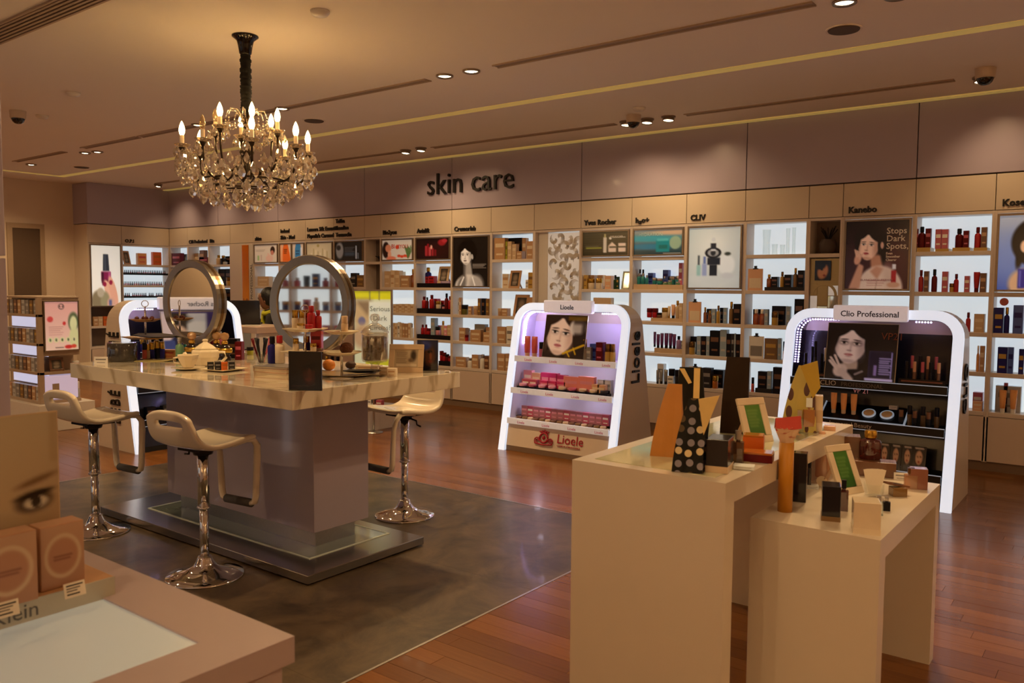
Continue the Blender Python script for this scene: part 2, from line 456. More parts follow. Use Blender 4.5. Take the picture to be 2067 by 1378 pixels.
names = ['track slot near the shelf wall at the right of the photo', 'short track slot near the shelf wall above the lettering', 'track slot near the shelf wall behind the chandelier', 'track slot near the shelf wall in the far corner']
for t, l in zip(slot_run(7.52, [(-3.62, -1.28), (-6.95, -4.4), (-12.2, -7.5), (-13.2, -12.35)]), names): t['label'] = l
# linear air grille, upper left
t = thing('air_grille', 'long slatted air grille in the ceiling at the upper left', 'air vent', (-6.0, 2.44, CEIL))
build('grille_frame', MB().box(-2.4, 2.4, -.1, -.085, -.012, .003).box(-2.4, 2.4, .085, .1, -.012, .003), mat('grille_paint', '#a8927c', .5), t)
build('backing', MB().box(-2.4, 2.4, -.085, .085, -.002, .003), mat('grille_back', '#8a7866', .7), t)
for k in range(5):
    build('slat', MB().box(-2.4, 2.4, -.066+k*.033-.008, -.066+k*.033+.008, -.010, -.004), MATS['grille_paint'], t)
# round speakers and smoke detectors
SPKM = mat('speaker_grille', '#5a4c42', .8, var=.4, scale=400)
for (x, y), l in zip([(-1.62, 5.66), (-6.82, 5.6), (-12.28, 5.85), (-.62, 7.0)],
        ['round dark ceiling speaker at the upper right', 'round ceiling speaker right of the chandelier', 'round ceiling speaker at the far left', 'round ceiling speaker at the right edge beside a dome camera']):
    t = thing('ceiling_speaker', l, 'speaker', (x, y, CEIL))
    build('grille', MB().lathe([(.095, -.012), (.1, -.004), (.1, .002)], seg=28), SPKM, t)
    build('rim', MB().lathe([(.1, -.005), (.112, -.008), (.115, .002)], seg=28), CEILM, t)
for (x, y), l in zip([(-4.1, 3.42), (-7.59, 3.56), (-8.87, 3.85), (-3.83, 6.98)],
        ['small white smoke detector in the ceiling above the chandelier canopy', 'small smoke detector left of the chandelier', 'small smoke detector beside the left dome camera', 'small smoke detector above the right shelving']):
    t = thing('smoke_detector', l, 'smoke detector', (x, y, CEIL))
    build('housing', MB().lathe([(.02, -.034), (.045, -.03), (.058, -.012), (.06, .002)], seg=20), WHITE, t)
DOMEM = mat('dome_smoked', '#15100e', .1, coat=.6)
for (x, y), l in zip([(-4.04, 7.25), (-1.03, 7.28), (-8.84, 3.61)],
        ['white dome camera with dark bubble above the right shelving', 'white dome camera at the upper right corner', 'white dome camera at the far left of the ceiling']):
    t = thing('dome_camera', l, 'camera', (x, y, CEIL))
    build('housing', MB().lathe([(.066, -.075), (.07, -.06), (.074, 0), (.074, .002)], seg=22), mat('camera_housing', '#c3b2a0', .5), t)
    build('bubble', MB().lathe([(0, -.128), (.03, -.122), (.05, -.104), (.062, -.076), (.062, -.07)], seg=20), DOMEM, t)

# ------------------------------------------------------------------ downlights (each holds its own lamp)
BULBW = mat('lit_spot_lens', '#ffe9bc', .4, emit=7, var=0)
RINGM = mat('spot_ring', '#8d7c6c', .35, .6)
ring_me = MB().lathe([(.052, -.002), (.062, -.016), (.07, -.012), (.07, .003)], seg=20).mesh('ring'); ring_me.materials.append(RINGM)
lens_me = MB().lathe([(0, -.012), (.03, -.011), (.052, -.004), (.052, .002)], seg=18).mesh('lens'); lens_me.materials.append(BULBW)
gim_me = MB().lathe([(.05, .02), (.054, -.02), (.058, -.02), (.056, .02)], seg=20).mesh('gimbal'); gim_me.materials.append(RINGM)
spot_where = ['left one of the pair right of the chandelier', 'right one of the pair right of the chandelier', 'left one of the pair at the top right edge', 'right one of the pair at the top right edge',
  'left one of the pair at the far left', 'right one of the pair at the far left', 'the single one furthest left', 'hidden behind the chandelier, left', 'hidden behind the chandelier, right',
  'left one of the three above the right shelving', 'middle one of the three above the right shelving', 'right one of the three above the right shelving', 'left one of the pair above the wall lettering', 'right one of the pair above the wall lettering',
  'near the shelf wall, right of the left corner', 'near the shelf wall, left half', 'in the far left corner', 'second from the far left corner', 'beside the upper right dome camera']
for n, (x, y, p, tg, *an) in enumerate(SPOT_ROWS):
    wall = abs(y-7.5) < .12
    l = 'recessed ceiling downlight, '+spot_where[n] if n < len(spot_where) else 'recessed ceiling downlight over the shop floor outside the picture'
    if wall: l = l.replace('recessed ceiling downlight', 'tilting wall-washing spotlight')
    t = thing('ceiling_spotlight' if wall else 'ceiling_downlight', l, 'ceiling light', (x, y, CEIL), 0, None if n < len(spot_where) else 'downlights outside the picture')
    if wall:
        q = (-.12, 0, 0)
        link('ring', ring_me, t); link('gimbal', gim_me, t, (0, 0, -.026), q); link('lens', lens_me, t, (0, 0, -.03), q)
        lamp('spot_lamp', 'SPOT', (x, y, CEIL-.06), p*POWER, WARM, tg, .03, 96, 1, t)
    else:
        link('ring', ring_me, t); link('lens', lens_me, t)
        lamp('spot_lamp', 'SPOT', (x, y, CEIL-.03), p*POWER, WARM, tg or (x, y, 0), .05, an[0] if an else 128, .6, t)

# ------------------------------------------------------------------ walls
wall_back = struct(bx('wall_back', WALLM, FX0, FX1, YW+.26, YW+.36, -.02, CEIL))
SEAMS = [-14.03, -12.5, -10.88, -8.9, -7.24, -5.24, -3.26, -1.67, 0.0, 1.6, 3.2, 4.2]
for a, b in zip(SEAMS, SEAMS[1:]):
    bx('lilac_panel', LILAC, a+.004, b-.004, YW, YW+.25, 2.585, CEIL-.002, wall_back, bevel=.003)
bx('seam_backing', GAPM, -14.03, FX1, YW+.02, YW+.25, 2.565, 2.59, wall_back)
wall_left = struct(bx('wall_left', WALLM, XL-.62, XL-.5, FY0, FY1, -.02, CEIL))
bx('lilac_panel', LILAC, XL-.5, XL, 6.75, YW+.2, 2.585, CEIL-.002, wall_left, bevel=.003)
door_left = struct(bx('door_1', mat('dark_door', '#5c4a3a', .5), XL-.5, XL-.485, 5.78, 6.2, 0, 2.47))
bx('door_frame', mat('door_frame_beige', '#a8927a', .5), XL-.5, XL-.47, 5.7, 5.78, 0, 2.55, door_left)
bx('door_frame', MATS['door_frame_beige'], XL-.5, XL-.47, 6.2, 6.27, 0, 2.55, door_left)
bx('door_frame', MATS['door_frame_beige'], XL-.5, XL-.47, 5.78, 6.2, 2.47, 2.55, door_left)
wall_front = struct(bx('wall_front', WALLM, FX0, FX1, FY0-.12, FY0, -.02, CEIL))
wall_right = struct(bx('wall_right', WALLM, FX1, FX1+.12, FY0, FY1+.2, -.02, CEIL))
# lilac column at the left edge of the picture
col = struct(bx('column', GAPM, -3.99, -3.4, .45, 1.31, -.02, CEIL))
bx('column_panel', LILAC, -4.0, -3.385, .44, 1.325, -.02, 1.672, col, bevel=.003)
bx('column_panel', LILAC, -4.0, -3.385, .44, 1.325, 1.682, CEIL, col, bevel=.003)

# big lettering over the shelves
t = thing('wall_lettering', 'large black letters reading skin care on the upper wall', 'sign', (-6.93, YW, 2.79))
SIGN = text('skin care', .40, INKDARK, t, (0, -.02, 0), depth=.015, bold=-.001, space=1.02)
# ------------------------------------------------------------------ shelving bays along the back wall
BX = [-14.02, -13.43, -12.79, -12.16, -11.52, -10.86, -10.21, -9.56, -8.90, -8.57, -7.91, -7.24, -6.58, -5.91, -5.24, -4.57, -3.91, -3.26, -2.62, -2.30, -1.67, -1.04, -.39, .26, .91, 1.56]
ZL = [2.25, 1.92, 1.56, 1.21, .865, .52]     # underside of the head board, then the shelf tops
SD = .22                                     # depth of a bay
BAYNAME = ['left corner bay', 'second bay from the corner', 'black-goods bay', 'banner pier', 'skin-tone poster bay', 'orange-blue poster bay', 'beige poster bay', 'black poster bay left', 'dark niche bay',
  'strawberry poster bay', 'red-bottle poster bay', 'monochrome portrait bay', 'carton bay', 'swirl panel bay', 'green poster bay', 'turquoise poster bay', 'perfume poster bay', 'glass vase bay', 'gold niche bay',
  'cream-blouse poster bay', 'dark red bottle bay', 'blue bottle bay', 'bay beyond the frame', 'bay beyond the frame', 'bay beyond the frame']
ROWNAME = ['top', 'second', 'third', 'fourth', 'bottom']
HEADTEXT = {1: ('C2B Professional',), 2: ('Rita',), 4: ('skinn',), 5: ('Indeed', 'Skin - Med'), 6: ('Lansera Silk Essential', "Phyralis's Caramel"), 7: ('Talika', 'Rexaline', 'Tesmoclin'), 9: ('Bio2you',), 10: ('Avialift',), 11: ('Cremorlab',),
  14: ('Yves Rocher',), 15: ('h\u2082o+',), 16: ('CLIV',), 19: ('Kanebo',), 21: ('Kose',)}
SHELF_ROWS = {0: 5, 1: 5, 2: 5, 13: 0, 3: 0, 8: 2}
DOORM = mat('cabinet_door_cream', '#cdb9a9', .35, var=.02, scale=5)
PLINTHM = mat('plinth_brown', '#7d6652', .5)
NICHEM = mat('niche_brown', '#6b5a4c', .6)
tall = {11: 2, 16: 2, 19: 2, 21: 2}           # poster covers the first two rows
short = {4: 1, 5: 1, 6: 1, 7: 1, 9: 1, 10: 1, 14: 1, 15: 1}
BAYS = []
def shelf_bay(name, label, w, rows_open, lit=True, head=True):
    """a bay standing at its front bottom left corner, front towards -Y"""
    t = thing('shelving_bay', label, 'shelf unit')
    T = .02
    for x in (0, w-T): build('side_panel', MB().box(x, x+T, 0, SD, .08, 2.26), SHELFW, t, bevel=.002)
    if lit: build('light_panel', MB().box(T, w-T, SD-.012, SD, .50, 2.25), LIT, t)
    build('head_board', MB().box(T, w-T, .004, SD-.012, 2.235, 2.26), SHELFW, t)
    for k in range(1, 6):
        if k in rows_open: build('shelf', MB().box(T, w-T, .0, SD-.012, ZL[k]-.038, ZL[k]), SHELFW, t, bevel=.003)
    build('base_door', MB().box(.004, w-.004, 0, .02, .085, .478), DOORM, t, bevel=.002)
    build('base_box', MB().box(.006, w-.006, .022, SD, .08, .48), GAPM, t)
    build('plinth', MB().box(0, w, .02, SD, 0, .08), PLINTHM, t)
    if head:
        h = build('header_panel', MB().box(.003, w-.003, 0, SD, 2.265, 2.572), HEADM, t, bevel=.002)
        return t, h
    return t, None
for i in range(len(BX)-1):
    w = BX[i+1]-BX[i]
    rows = [1, 2, 3, 4, 5]
    if i in tall: rows = [2, 3, 4, 5]
    if i in (3, 13): rows = [5]
    if i == 8: rows = [1, 3]
    if i == 18: rows = [1, 3, 4, 5]
    l = {22: 'shelving bay just past the right edge of the picture', 23: 'second shelving bay past the right edge of the picture', 24: 'third shelving bay past the right edge of the picture'}.get(i)
    l = l or {0: 'corner shelving bay with dark red cartons on top, beside the left wall', 1: 'shelving bay second from the left corner of the back wall', 2: 'shelving bay with black goods left of the orange banner',
      3: 'closed pier of the shelf wall carrying the orange banner', 4: 'shelving bay under the pale poster, right of the orange banner', 5: 'shelving bay under the orange and blue posters', 6: 'shelving bay under the beige bottle poster',
      7: 'shelving bay under the black poster with a silhouette', 8: 'narrow dark niche bay with a dark vase', 9: 'shelving bay under the poster with strawberries', 10: 'shelving bay with red bottles on black trays', 11: 'shelving bay under the monochrome portrait poster',
      12: 'shelving bay with tan cartons right of the monochrome portrait', 13: 'closed bay holding the embossed swirl panel', 14: 'shelving bay under the dark green poster', 15: 'shelving bay with turquoise jars', 16: 'shelving bay under the pale perfume bottle poster',
      17: 'shelving bay with clear glass vases on top', 18: 'narrow niche bay with a gold mirror collage', 19: 'shelving bay under the poster of a woman in a cream blouse', 20: 'shelving bay with dark red bottles at the right', 21: 'shelving bay with navy bottles at the right edge'}[i]
    t, h = shelf_bay('shelving_bay', l, w, rows, lit=i not in (3, 8, 18))
    t.location = (BX[i], YW, 0)
    BAYS.append(t)
    if i in (3,):
        build('pier_panel', MB().box(.02, w-.02, .0, SD-.02, .5, 2.235), SHELFW, t)
    if i == 13:
        build('pier_panel', MB().box(.02, .17, .06, SD-.012, .5, 2.235), WHITE, t)
    if i in (8, 18): build('niche_back', MB().box(.02, w-.02, SD-.014, SD, .5, 2.25), NICHEM, t)
    if i in HEADTEXT:
        L = HEADTEXT[i]
        for k, s in enumerate(L):
            text(s, .082, INKDARK, h, (.05, -.006, 2.295+.1*(len(L)-1-k)), depth=.006, align='LEFT', bold=.0025)
# relief panel of raised swirls
sw = build('swirl_panel', MB().box(0, .48, 0, .014, 0, 1.7), mat('swirl_panel_silver', '#cfcac2', .4, .3, emit=.25), None, (BX[13]+.175, YW+.05, .525))  # faint glow added to the panel to lift its dark contrast
tag(sw, 'embossed silver wall panel with raised swirls between two shelf bays', 'wall panel')
SWM = mat('swirl_relief', '#cdc2b2', .35, .2)
random.seed(11)
cen = []
for k in range(64):
    for _ in range(30):
        c = (random.uniform(.05, .43), random.uniform(.06, 1.64))
        if all(math.hypot(c[0]-q[0], c[1]-q[1]) > .08 for q in cen): cen.append(c); break
for k, (cx, cz) in enumerate(cen):
    R = random.uniform(.06, .085); a0 = random.uniform(0, 6.28); sgn = random.choice((-1, 1))
    m = MB()
    for q in range(5):
        pts = []
        for j in range(15):
            u = j/14; a = a0+sgn*(u*4.2+q*.22); r = R*(1-.17*q)*(1-.35*u)
            x = cx+r*math.cos(a); z = cz+r*math.sin(a)
            pts.append((min(.475, max(.005, x)), -.002, min(1.695, max(.005, z))))
        m.tube(pts, [.0048*(1-.5*abs(2*j/14-1)) for j in range(15)], 5)
    build('swirl', m, SWM, sw)

# ------------------------------------------------------------------ shelving of the left wall (turned to face +X)
def left_bay(label, y0, y1, rows, lit=True):
    t, h = shelf_bay('shelving_bay', label, y1-y0, rows, lit)
    t.rotation_euler = (0, 0, PI/2); t.location = (XL, y0, 0); return t, h
tl0, h0 = left_bay('left wall shelving bay holding the nail polish poster', 6.75, 7.32, [4, 5], lit=False)
build('niche_back', MB().box(.02, .55, SD-.014, SD, .5, 2.25), NICHEM, tl0)
tl1, h1 = left_bay('left wall shelving bay with racks of nail polish', 7.32, YW, [1, 2, 3, 4, 5])
text('O.P.I', .08, INKDARK, h1, (.06, -.006, 2.295), depth=.006, align='LEFT', bold=.0025)
o = bx('side_cladding', WALLM, XL-.5, XL-.24, 6.75, YW+.2, 0, 2.572); struct(o); o.name = 'trim_1'
o = bx('trim_2', WALLM, XL-.24, XL, 6.735, 6.75, 0, 2.572); struct(o)

# ------------------------------------------------------------------ posters
FRAMEM = mat('poster_frame_bronze', '#8a7a68', .3, .7, var=.1)
def poster(label, ink, x0, x1, z0, z1, y=YW-.004, m=LIGHTBOX, fr=.018, frame=FRAMEM, rz=0, loc=None):
    w, h = x1-x0, z1-z0
    t = thing('framed_poster', label, 'poster', loc or (x0, y, z0), rz)
    b = MB(); f = fr
    b.box(0, w, -.012, .012, 0, f).box(0, w, -.012, .012, h-f, h).box(0, f, -.012, .012, f, h-f).box(w-f, w, -.012, .012, f, h-f).box(f, w-f, .004, .012, f, h-f)
    build('frame', b, frame, t)
    pr = link('print', ink.mesh(w-2*f, h-2*f), t, (f, -.001, f)); pr.data.materials.append(m)
    return t
def bay_poster(i, label, ink, r0, r1, **k):
    return poster(label, ink, BX[i]+.022, BX[i+1]-.022, ZL[r1]+.006, ZL[r0]-.02 if r0 == 0 else ZL[r0]-.045, **k)
# monochrome portrait
k = Ink(90, 112, '#1a1613')
k.ell(.40, .30, .27, .26, '#0a0807', .1)
k.poly([(.3, .5), (.5, .5), (.56, .8), (.3, .8)], '#a8a4a0', .05)
k.ell(.44, 1.02, .40, .26, '#d8d4ce', .15).ell(.66, .98, .2, .2, '#b0aca8', .6).ell(.24, .98, .12, .2, '#5c5856', .7, .3, .8)
k.poly([(.3, .52), (.36, .5), (.34, .84), (.28, .84)], '#4a4644', .06, .8)
k.face(.36, .37, .165, '#e8e4e0', '#8a8684', '#6a6462', '#2a2624', '#100e0e', turn=-.45, rot=-.04, hair='#0a0807')
k.ell(.545, .4, .028, .055, '#c0bcb8', .3, -.15)
k.line((.2, .98), (.3, .82), .018, '#f2f0ec').line((.62, .98), (.55, .82), .018, '#f2f0ec').lines(.56, .94, .555, 4, .025, '#a09890', .006)
bay_poster(11, 'tall black and white portrait poster of a dark-haired woman', k, 0, 2)
# perfume poster
k = Ink(80, 96, '#a9b6bd').grad('#8fa4ae', '#b9c6ca').ell(.5, .35, .5, .5, '#dfe4e0', 1.4, 0, .8)
k.ell(.5, .86, .46, .1, '#c3ced2', .5).ell(.74, .62, .16, .17, '#d8e0e2', .3).ell(.76, .44, .06, .03, '#3a4038', .6).ell(.76, .8, .12, .05, '#c0c8ce', .6)
k.rect(.41, .62, .56, .80, '#1b1c22').rect(.37, .5, .62, .62, '#20222a', .02).ell(.48, .42, .16, .09, '#17181c', .1).ell(.48, .42, .11, .06, '#9a9c9e', .3).ell(.48, .42, .05, .05, '#2a2c30', .3)
k.rect(.43, .26, .54, .36, '#2a2c34').ell(.485, .2, .04, .035, '#c4ccd0', .3).rect(.44, .36, .53, .39, '#d0d4d8').rect(.27, .6, .36, .8, '#7d8cc0', .03, .8).rect(.29, .48, .34, .6, '#5f70a8', .02)
k.rect(.16, .62, .24, .8, '#7fb2b0', .03, .8).rect(.18, .46, .22, .62, '#3a4246', .02)
bay_poster(16, 'tall pale poster of an ornate black perfume bottle', k, 0, 2, m=print_mat('soft_lit_print', .3, .15))
# woman in cream blouse
k = Ink(100, 108, '#1d1314').grad('#181012', '#3a1a1c').ell(.75, .6, .4, .35, '#54262a', 1.4, 0, .7).ell(.15, .6, .3, .3, '#3c1c1e', 1.4, 0, .7)
k.ell(.40, .30, .25, .24, '#120c0c', .12).ell(.56, .46, .13, .26, '#120c0c', .4, .2)
k.poly([(.40, .5), (.56, .5), (.62, .74), (.42, .74)], '#b98468', .04)
k.ell(.56, 1.0, .36, .34, '#e0ccbe', .12).poly([(.4, .74), (.52, .86), (.62, .7), (.5, .66)], '#c4937a', .04)
k.ell(.72, .84, .1, .2, '#c8aea0', 1, -.3, .6).line((.52, .86), (.5, 1), .008, '#b89c8e')
k.poly([(.06, 1), (.22, .62), (.3, .66), (.24, 1)], '#c8967c', .03)
k.face(.37, .36, .16, '#ecc4aa', '#a86f58', '#a8343c', '#3a2018', '#1a100e', turn=-.45, rot=.1, hair='#120c0c')
k.ell(.585, .36, .024, .05, '#cf9f86', .4)
k.ell(.2, .56, .055, .085, '#d09a80', .3, .3)
for q in range(3): k.line((.18+.025*q, .52), (.155+.03*q, .425+.012*q), .013, '#dcae94')
k.line((.23, .55), (.27, .49), .014, '#d8a890').lines(.36, .66, .88, 3, .035, '#b87a72', .006)
k.rect(.74, .73, .82, .92, '#a8242c').rect(.755, .64, .81, .71, '#e0e0e4').ell(.78, .94, .1, .04, '#c89a80', .4)
t = bay_poster(19, 'poster of a woman in a cream blouse holding a red bottle', k, 0, 2)
for q, (s, sz, zz) in enumerate([('Stops', .078, .525), ('Dark', .078, .455), ('Spots,', .078, .385), ('Even', .03, .335), ('Smoother', .03, .305), ('Clearer', .03, .275)]):
    text(s, sz, mat('white_print', '#e8e2dc', .5), t, (.375, -.004, zz), depth=.0005, align='LEFT', bold=.0008)
text('BLANCHIR SUPERIOR', .03, mat('rose_print', '#b0706a', .5), t, (.3, -.004, .09), depth=.0005)
# girl in navy
k = Ink(90, 100, '#8ea6d6').grad('#a9b4c4', '#3f5bb4').ell(.2, .6, .4, .3, '#7c97d8', 1.2, 0, .6)
k.ell(.52, .36, .36, .34, '#15100e', .1).ell(.62, .68, .17, .2, '#d9ae88', .3).ell(.6, 1.05, .46, .36, '#1d2458', .12)
k.face(.64, .40, .25, '#f0c9a2', '#b98860', '#c06a66', '#3a2a1e', '#20140e', turn=.15, hair='#15100e')
k.ell(.30, .42, .06, .3, '#15100e', .3, .15).ell(.33, .42, .05, .08, '#eac09a', .3)
k.ell(.34, .92, .2, .2, '#d6b08a', .3).rect(.26, .72, .36, .98, '#2a2690', .02).rect(.42, .76, .52, .98, '#30309c', .02).rect(.28, .74, .3, .96, '#6a68c8', .01)
bay_poster(21, 'poster of a short-haired woman in navy holding two blue bottles', k, 0, 2, m=print_mat('soft_lit_print', .3, .15))
# smaller posters of the top row
k = Ink(72, 42, '#3a3524').grad('#4a4634', '#2c2817')
for q in range(9): k.rect(0, .1*q, 1, .1*q+.03, '#55523a', .02, .35)
k.rect(.06, .66, .42, .7, '#a3ac3c', .02).lines(.06, .42, .5, 3, .05, '#8a8668', .008).rect(.46, .24, .53, .88, '#c9c2b4', .01).rect(.475, .1, .51, .25, '#b9b27c', .02)
k.poly([(.57, .86), (.57, .6), (.65, .44), (.74, .6), (.74, .86)], '#d6c5b8', .02).rect(.59, .62, .74, .7, '#4e4a38').rect(.79, .5, .95, .86, '#d6c5b8').rect(.79, .62, .95, .69, '#4e4a38').ell(.61, .28, .03, .05, '#d8d4c8', .2).line((.66, .26), (.94, .24), .012, '#d8d4c8')
t = bay_poster(14, 'dark olive green landscape poster with white jars', k, 0, 1)
text('YVES ROCHER', .026, MATS['white_print'], t, (.46, -.004, .22), depth=.0005)
k = Ink(72, 42, '#27545a').grad('#8fa0a4', '#1e3a44').ell(.3, .35, .6, .14, '#3a9cb4', .9).ell(.3, .68, .5, .12, '#2a78a0', .8).ell(.85, .12, .5, .1, '#c0a892', .9).ell(.86, .54, .12, .26, '#8fae98', .2)
k.rect(.46, .42, .74, .9, '#1a8898', .02).rect(.48, .36, .72, .46, '#4fb4c0', .03).rect(.52, .62, .7, .78, '#176a6c', .03).lines(.62, .96, .96, 1, .03, '#c8c4b8', .01)
t = bay_poster(15, 'turquoise landscape poster of a glass jar', k, 0, 1)
text('HYDRATION', .05, mat('pale_aqua_print', '#b9d6d2', .5), t, (.22, -.004, .22), depth=.0005)
k = Ink(66, 42, '#dcd4c6').ell(.12, .5, .12, .42, '#2a1712', .2).ell(.2, .42, .1, .2, '#d88a66', .2).ell(.24, .75, .06, .22, '#e0a080', .3).ell(.3, .95, .16, .12, '#e08060', .4)
for q in range(4): k.ell(.56+.1*q, .82+.03*(q % 2), .06, .07, '#d8492a', .3)
for q in range(9): k.line((.86, .95), (.74+.035*q, .3+.06*(q % 3)), .014, '#5a7a44')
k.ell(.5, .36, .06, .11, '#d8442a', .2)
t = bay_poster(9, 'pale poster with a brunette woman, strawberries and green leaves', k, 0, 1)
text('BI', .085, mat('coral_print', '#d8553a', .5), t, (.23, -.004, .17), depth=.0005, bold=.001); text('2YOU', .075, MATS['coral_print'], t, (.42, -.004, .17), depth=.0005, bold=.001)
k = Ink(66, 42, '#1c0f10').ell(.5, .6, .5, .4, '#3a1212', 1, 0, .7)
for q, (x, c, hh) in enumerate([(.3, '#b0323a', .5), (.36, '#8a1c24', .6), (.42, '#c04a50', .42), (.5, '#9c2830', .38), (.58, '#7a1a20', .3)]): k.rect(x-.03, .85-hh, x+.03, .85, c, .02)
k.ell(.78, .2, .12, .16, '#8f2026', .4).ell(.86, .12, .08, .1, '#a83038', .4).ell(.46, .42, .03, .1, '#e8b0a0', .5)
bay_poster(10, 'dark poster of glossy red bottles', k, 0, 1)
k = Ink(66, 42, '#20201f').ell(.16, .45, .14, .44, '#8d8a86', .3).ell(.12, .3, .08, .14, '#2c2a2a', .5).rect(.34, .55, .72, .75, '#3c4854', .1).rect(.75, .22, .79, .92, '#c8ccd0', .015).lines(.36, .7, .3, 4, .07, '#6e7072', .01).rect(.82, .6, .86, .92, '#7a7e84', .02)
bay_poster(7, 'black poster with a grey silhouette and a silver tube', k, 0, 1)
k = Ink(66, 42, '#c9b995').ell(.5, .6, .4, .4, '#d8caa6', 1)
for q in range(8): k.rect(.16+.09*q, .84-.3-.08*((q*3) % 4), .2+.09*q, .86, ('#e8dcb8', '#b9a877')[q % 2], .02)
k.ell(.45, .14, .05, .08, '#a8965e', .3)
bay_poster(6, 'beige poster with a row of cream bottles', k, 0, 1)
k = Ink(66, 42, '#d9cbb8').rect(.12, .6, .2, .9, '#9ab878', .03).rect(.26, .56, .32, .9, '#c8b0a0', .02).lines(.06, .46, .28, 2, .06, '#8a7a6a', .01).ell(.8, .3, .1, .22, '#2a1512', .2).ell(.78, .45, .07, .14, '#c07a68', .3).ell(.66, .78, .16, .2, '#e0b8a6', .4).line((.6, .5), (.66, .8), .03, '#e0b8a6')
bay_poster(4, 'pale poster of a dark-haired woman and small green bottles', k, 0, 1)
def ab_poster(label, c, c2, xa, xb):
    k = Ink(36, 42, '#d8c4ac').poly([(.3, 0), (.7, 0), (1, 1), (0, 1)], c, .03).rect(0, 0, .22, 1, c2, .02, .8)
    return k
x0, x1 = BX[5]+.022, BX[6]-.022; xm = (x0+x1)/2
poster('small orange poster left of the blue one', ab_poster('', '#e2641c', '#f0a878', 0, 0).lines(.34, .62, .3, 3, .1, '#5a2408', .03), x0, xm, ZL[1]+.006, ZL[0]-.02)
poster('small blue poster right of the orange one', ab_poster('', '#2d7fb8', '#d8c4ac', 0, 0).rect(.72, .2, .86, .9, '#dce4ea', .03).lines(.3, .6, .4, 2, .16, '#123a5a', .03), xm, x1, ZL[1]+.006, ZL[0]-.02)
# banners on the pier
k = Ink(24, 120, '#d9781f').grad('#c96a14', '#e69a3a').rect(0, 0, 1, .5, '#c46414', .3, .5)
bn = link('hanging_banner', k.mesh(.18, 1.08), None, (BX[3]+.33, YW-.006, 1.15)); bn.data.materials.append(PRINTGLOSS); tag(bn, 'tall orange banner with the number 10 on the pier', 'banner')
sd = bn.modifiers.new('thickness', 'SOLIDIFY'); sd.thickness = .003; sd.offset = -1
text('10', .17, mat('brown_print', '#8a4a14', .5), bn, (.085, -.004, .09), depth=.0005)
bn2 = bx('hanging_banner', mat('banner_grey', '#8f9398', .4), 0, .2, 0, .003, 0, .62); bn2.location = (BX[3]+.34, YW-.007, .52); tag(bn2, 'grey panel with white letters below the orange banner', 'banner')
text('id', .2, MATS['white_print'], bn2, (.1, -.002, .45), depth=.0005, bold=.004)
bn3 = bx('hanging_banner', mat('banner_white', '#cfc9c2', .4), 0, .1, 0, .003, 0, 1.1); bn3.location = (BX[3]+.535, YW-.006, 1.14); tag(bn3, 'narrow white banner with upright lettering beside the orange banner', 'banner')
text('PROFESSIONAL', .085, mat('grey_print', '#5c5a58', .5), bn3, (.078, -.002, .2), rot=(PI/2, -PI/2, 0), depth=.0005, align='LEFT', bold=.001)
# nail polish poster on the left wall (backlit)
k = Ink(64, 120, '#d9d6ca').grad('#d6d3c6', '#e2dfd4').ell(.5, .5, .5, .5, '#e6e4dc', 1.4, 0, .6)
k.poly([(.41, .14), (.59, .14), (.62, .42), (.39, .42)], '#2a2f38', .02).rect(.45, .15, .5, .42, '#566068', .05, .6).rect(.33, .43, .67, .58, '#7a1c46', .03).rect(.34, .44, .42, .62, '#3c1426', .03).rect(.36, .56, .66, .66, '#5c1734', .04).rect(.58, .44, .65, .56, '#b04a7c', .04)
k.ell(.6, .78, .13, .22, '#dba78c', .2, -.35).ell(.74, .76, .12, .26, '#d49c82', .2, -.25).ell(.45, .64, .06, .04, '#8c1f3c', .3).ell(.66, .61, .06, .04, '#8c1f3c', .3).ell(.24, .92, .26, .18, '#7c6e52', .3).ell(.45, .92, .16, .16, '#8c8464', .4).ell(.66, .96, .14, .1, '#c89a84', .4).ell(.3, .78, .12, .08, '#a89c84', .4).rect(.58, .9, .68, 1, '#5a5e84', .04)
poster('backlit poster of a hand holding a dark pink nail polish bottle', k, 0, .53, 0, 1.05, m=PRINTLIT, rz=PI/2, loc=(XL+.006, 6.77, 1.19))
# ------------------------------------------------------------------ goods: unit shapes one metre high, scaled to each article
PAL = {'cream': '#dccbb0', 'white': '#e4e0da', 'beige': '#c9ae8c', 'tan': '#b8906a', 'brown': '#6e4a34', 'peach': '#d8a884', 'pink': '#d890a0', 'rose': '#b85468', 'red': '#a8141e', 'darkred': '#5e0f14',
  'navy': '#221f6a', 'blue': '#3a52a8', 'greyblue': '#8fa2b4', 'teal': '#1f7f84', 'green': '#6f9c76', 'dkgreen': '#26402c', 'olive': '#5e5a20', 'lime': '#9a9a28', 'purple': '#5c1c5e', 'lilac': '#9a7cb0', 'grey': '#84807e',
  'black': '#15131a', 'gold': '#b8923e', 'amber': '#b0641c', 'clear': '#e8f0f2', 'orange': '#d0621c', 'silver': '#b8b6b4', 'charcoal': '#2c2a2c', 'bronze': '#7c5c34', 'coral': '#d0584c', 'apricot': '#e0a060', 'fuchsia': '#c8366e', 'salmon': '#e08a84', 'dusky': '#a86a72'}
WORD = {'darkred': 'dark red', 'greyblue': 'grey-blue', 'dkgreen': 'dark green', 'beige': 'beige', 'clear': 'clear glass'}
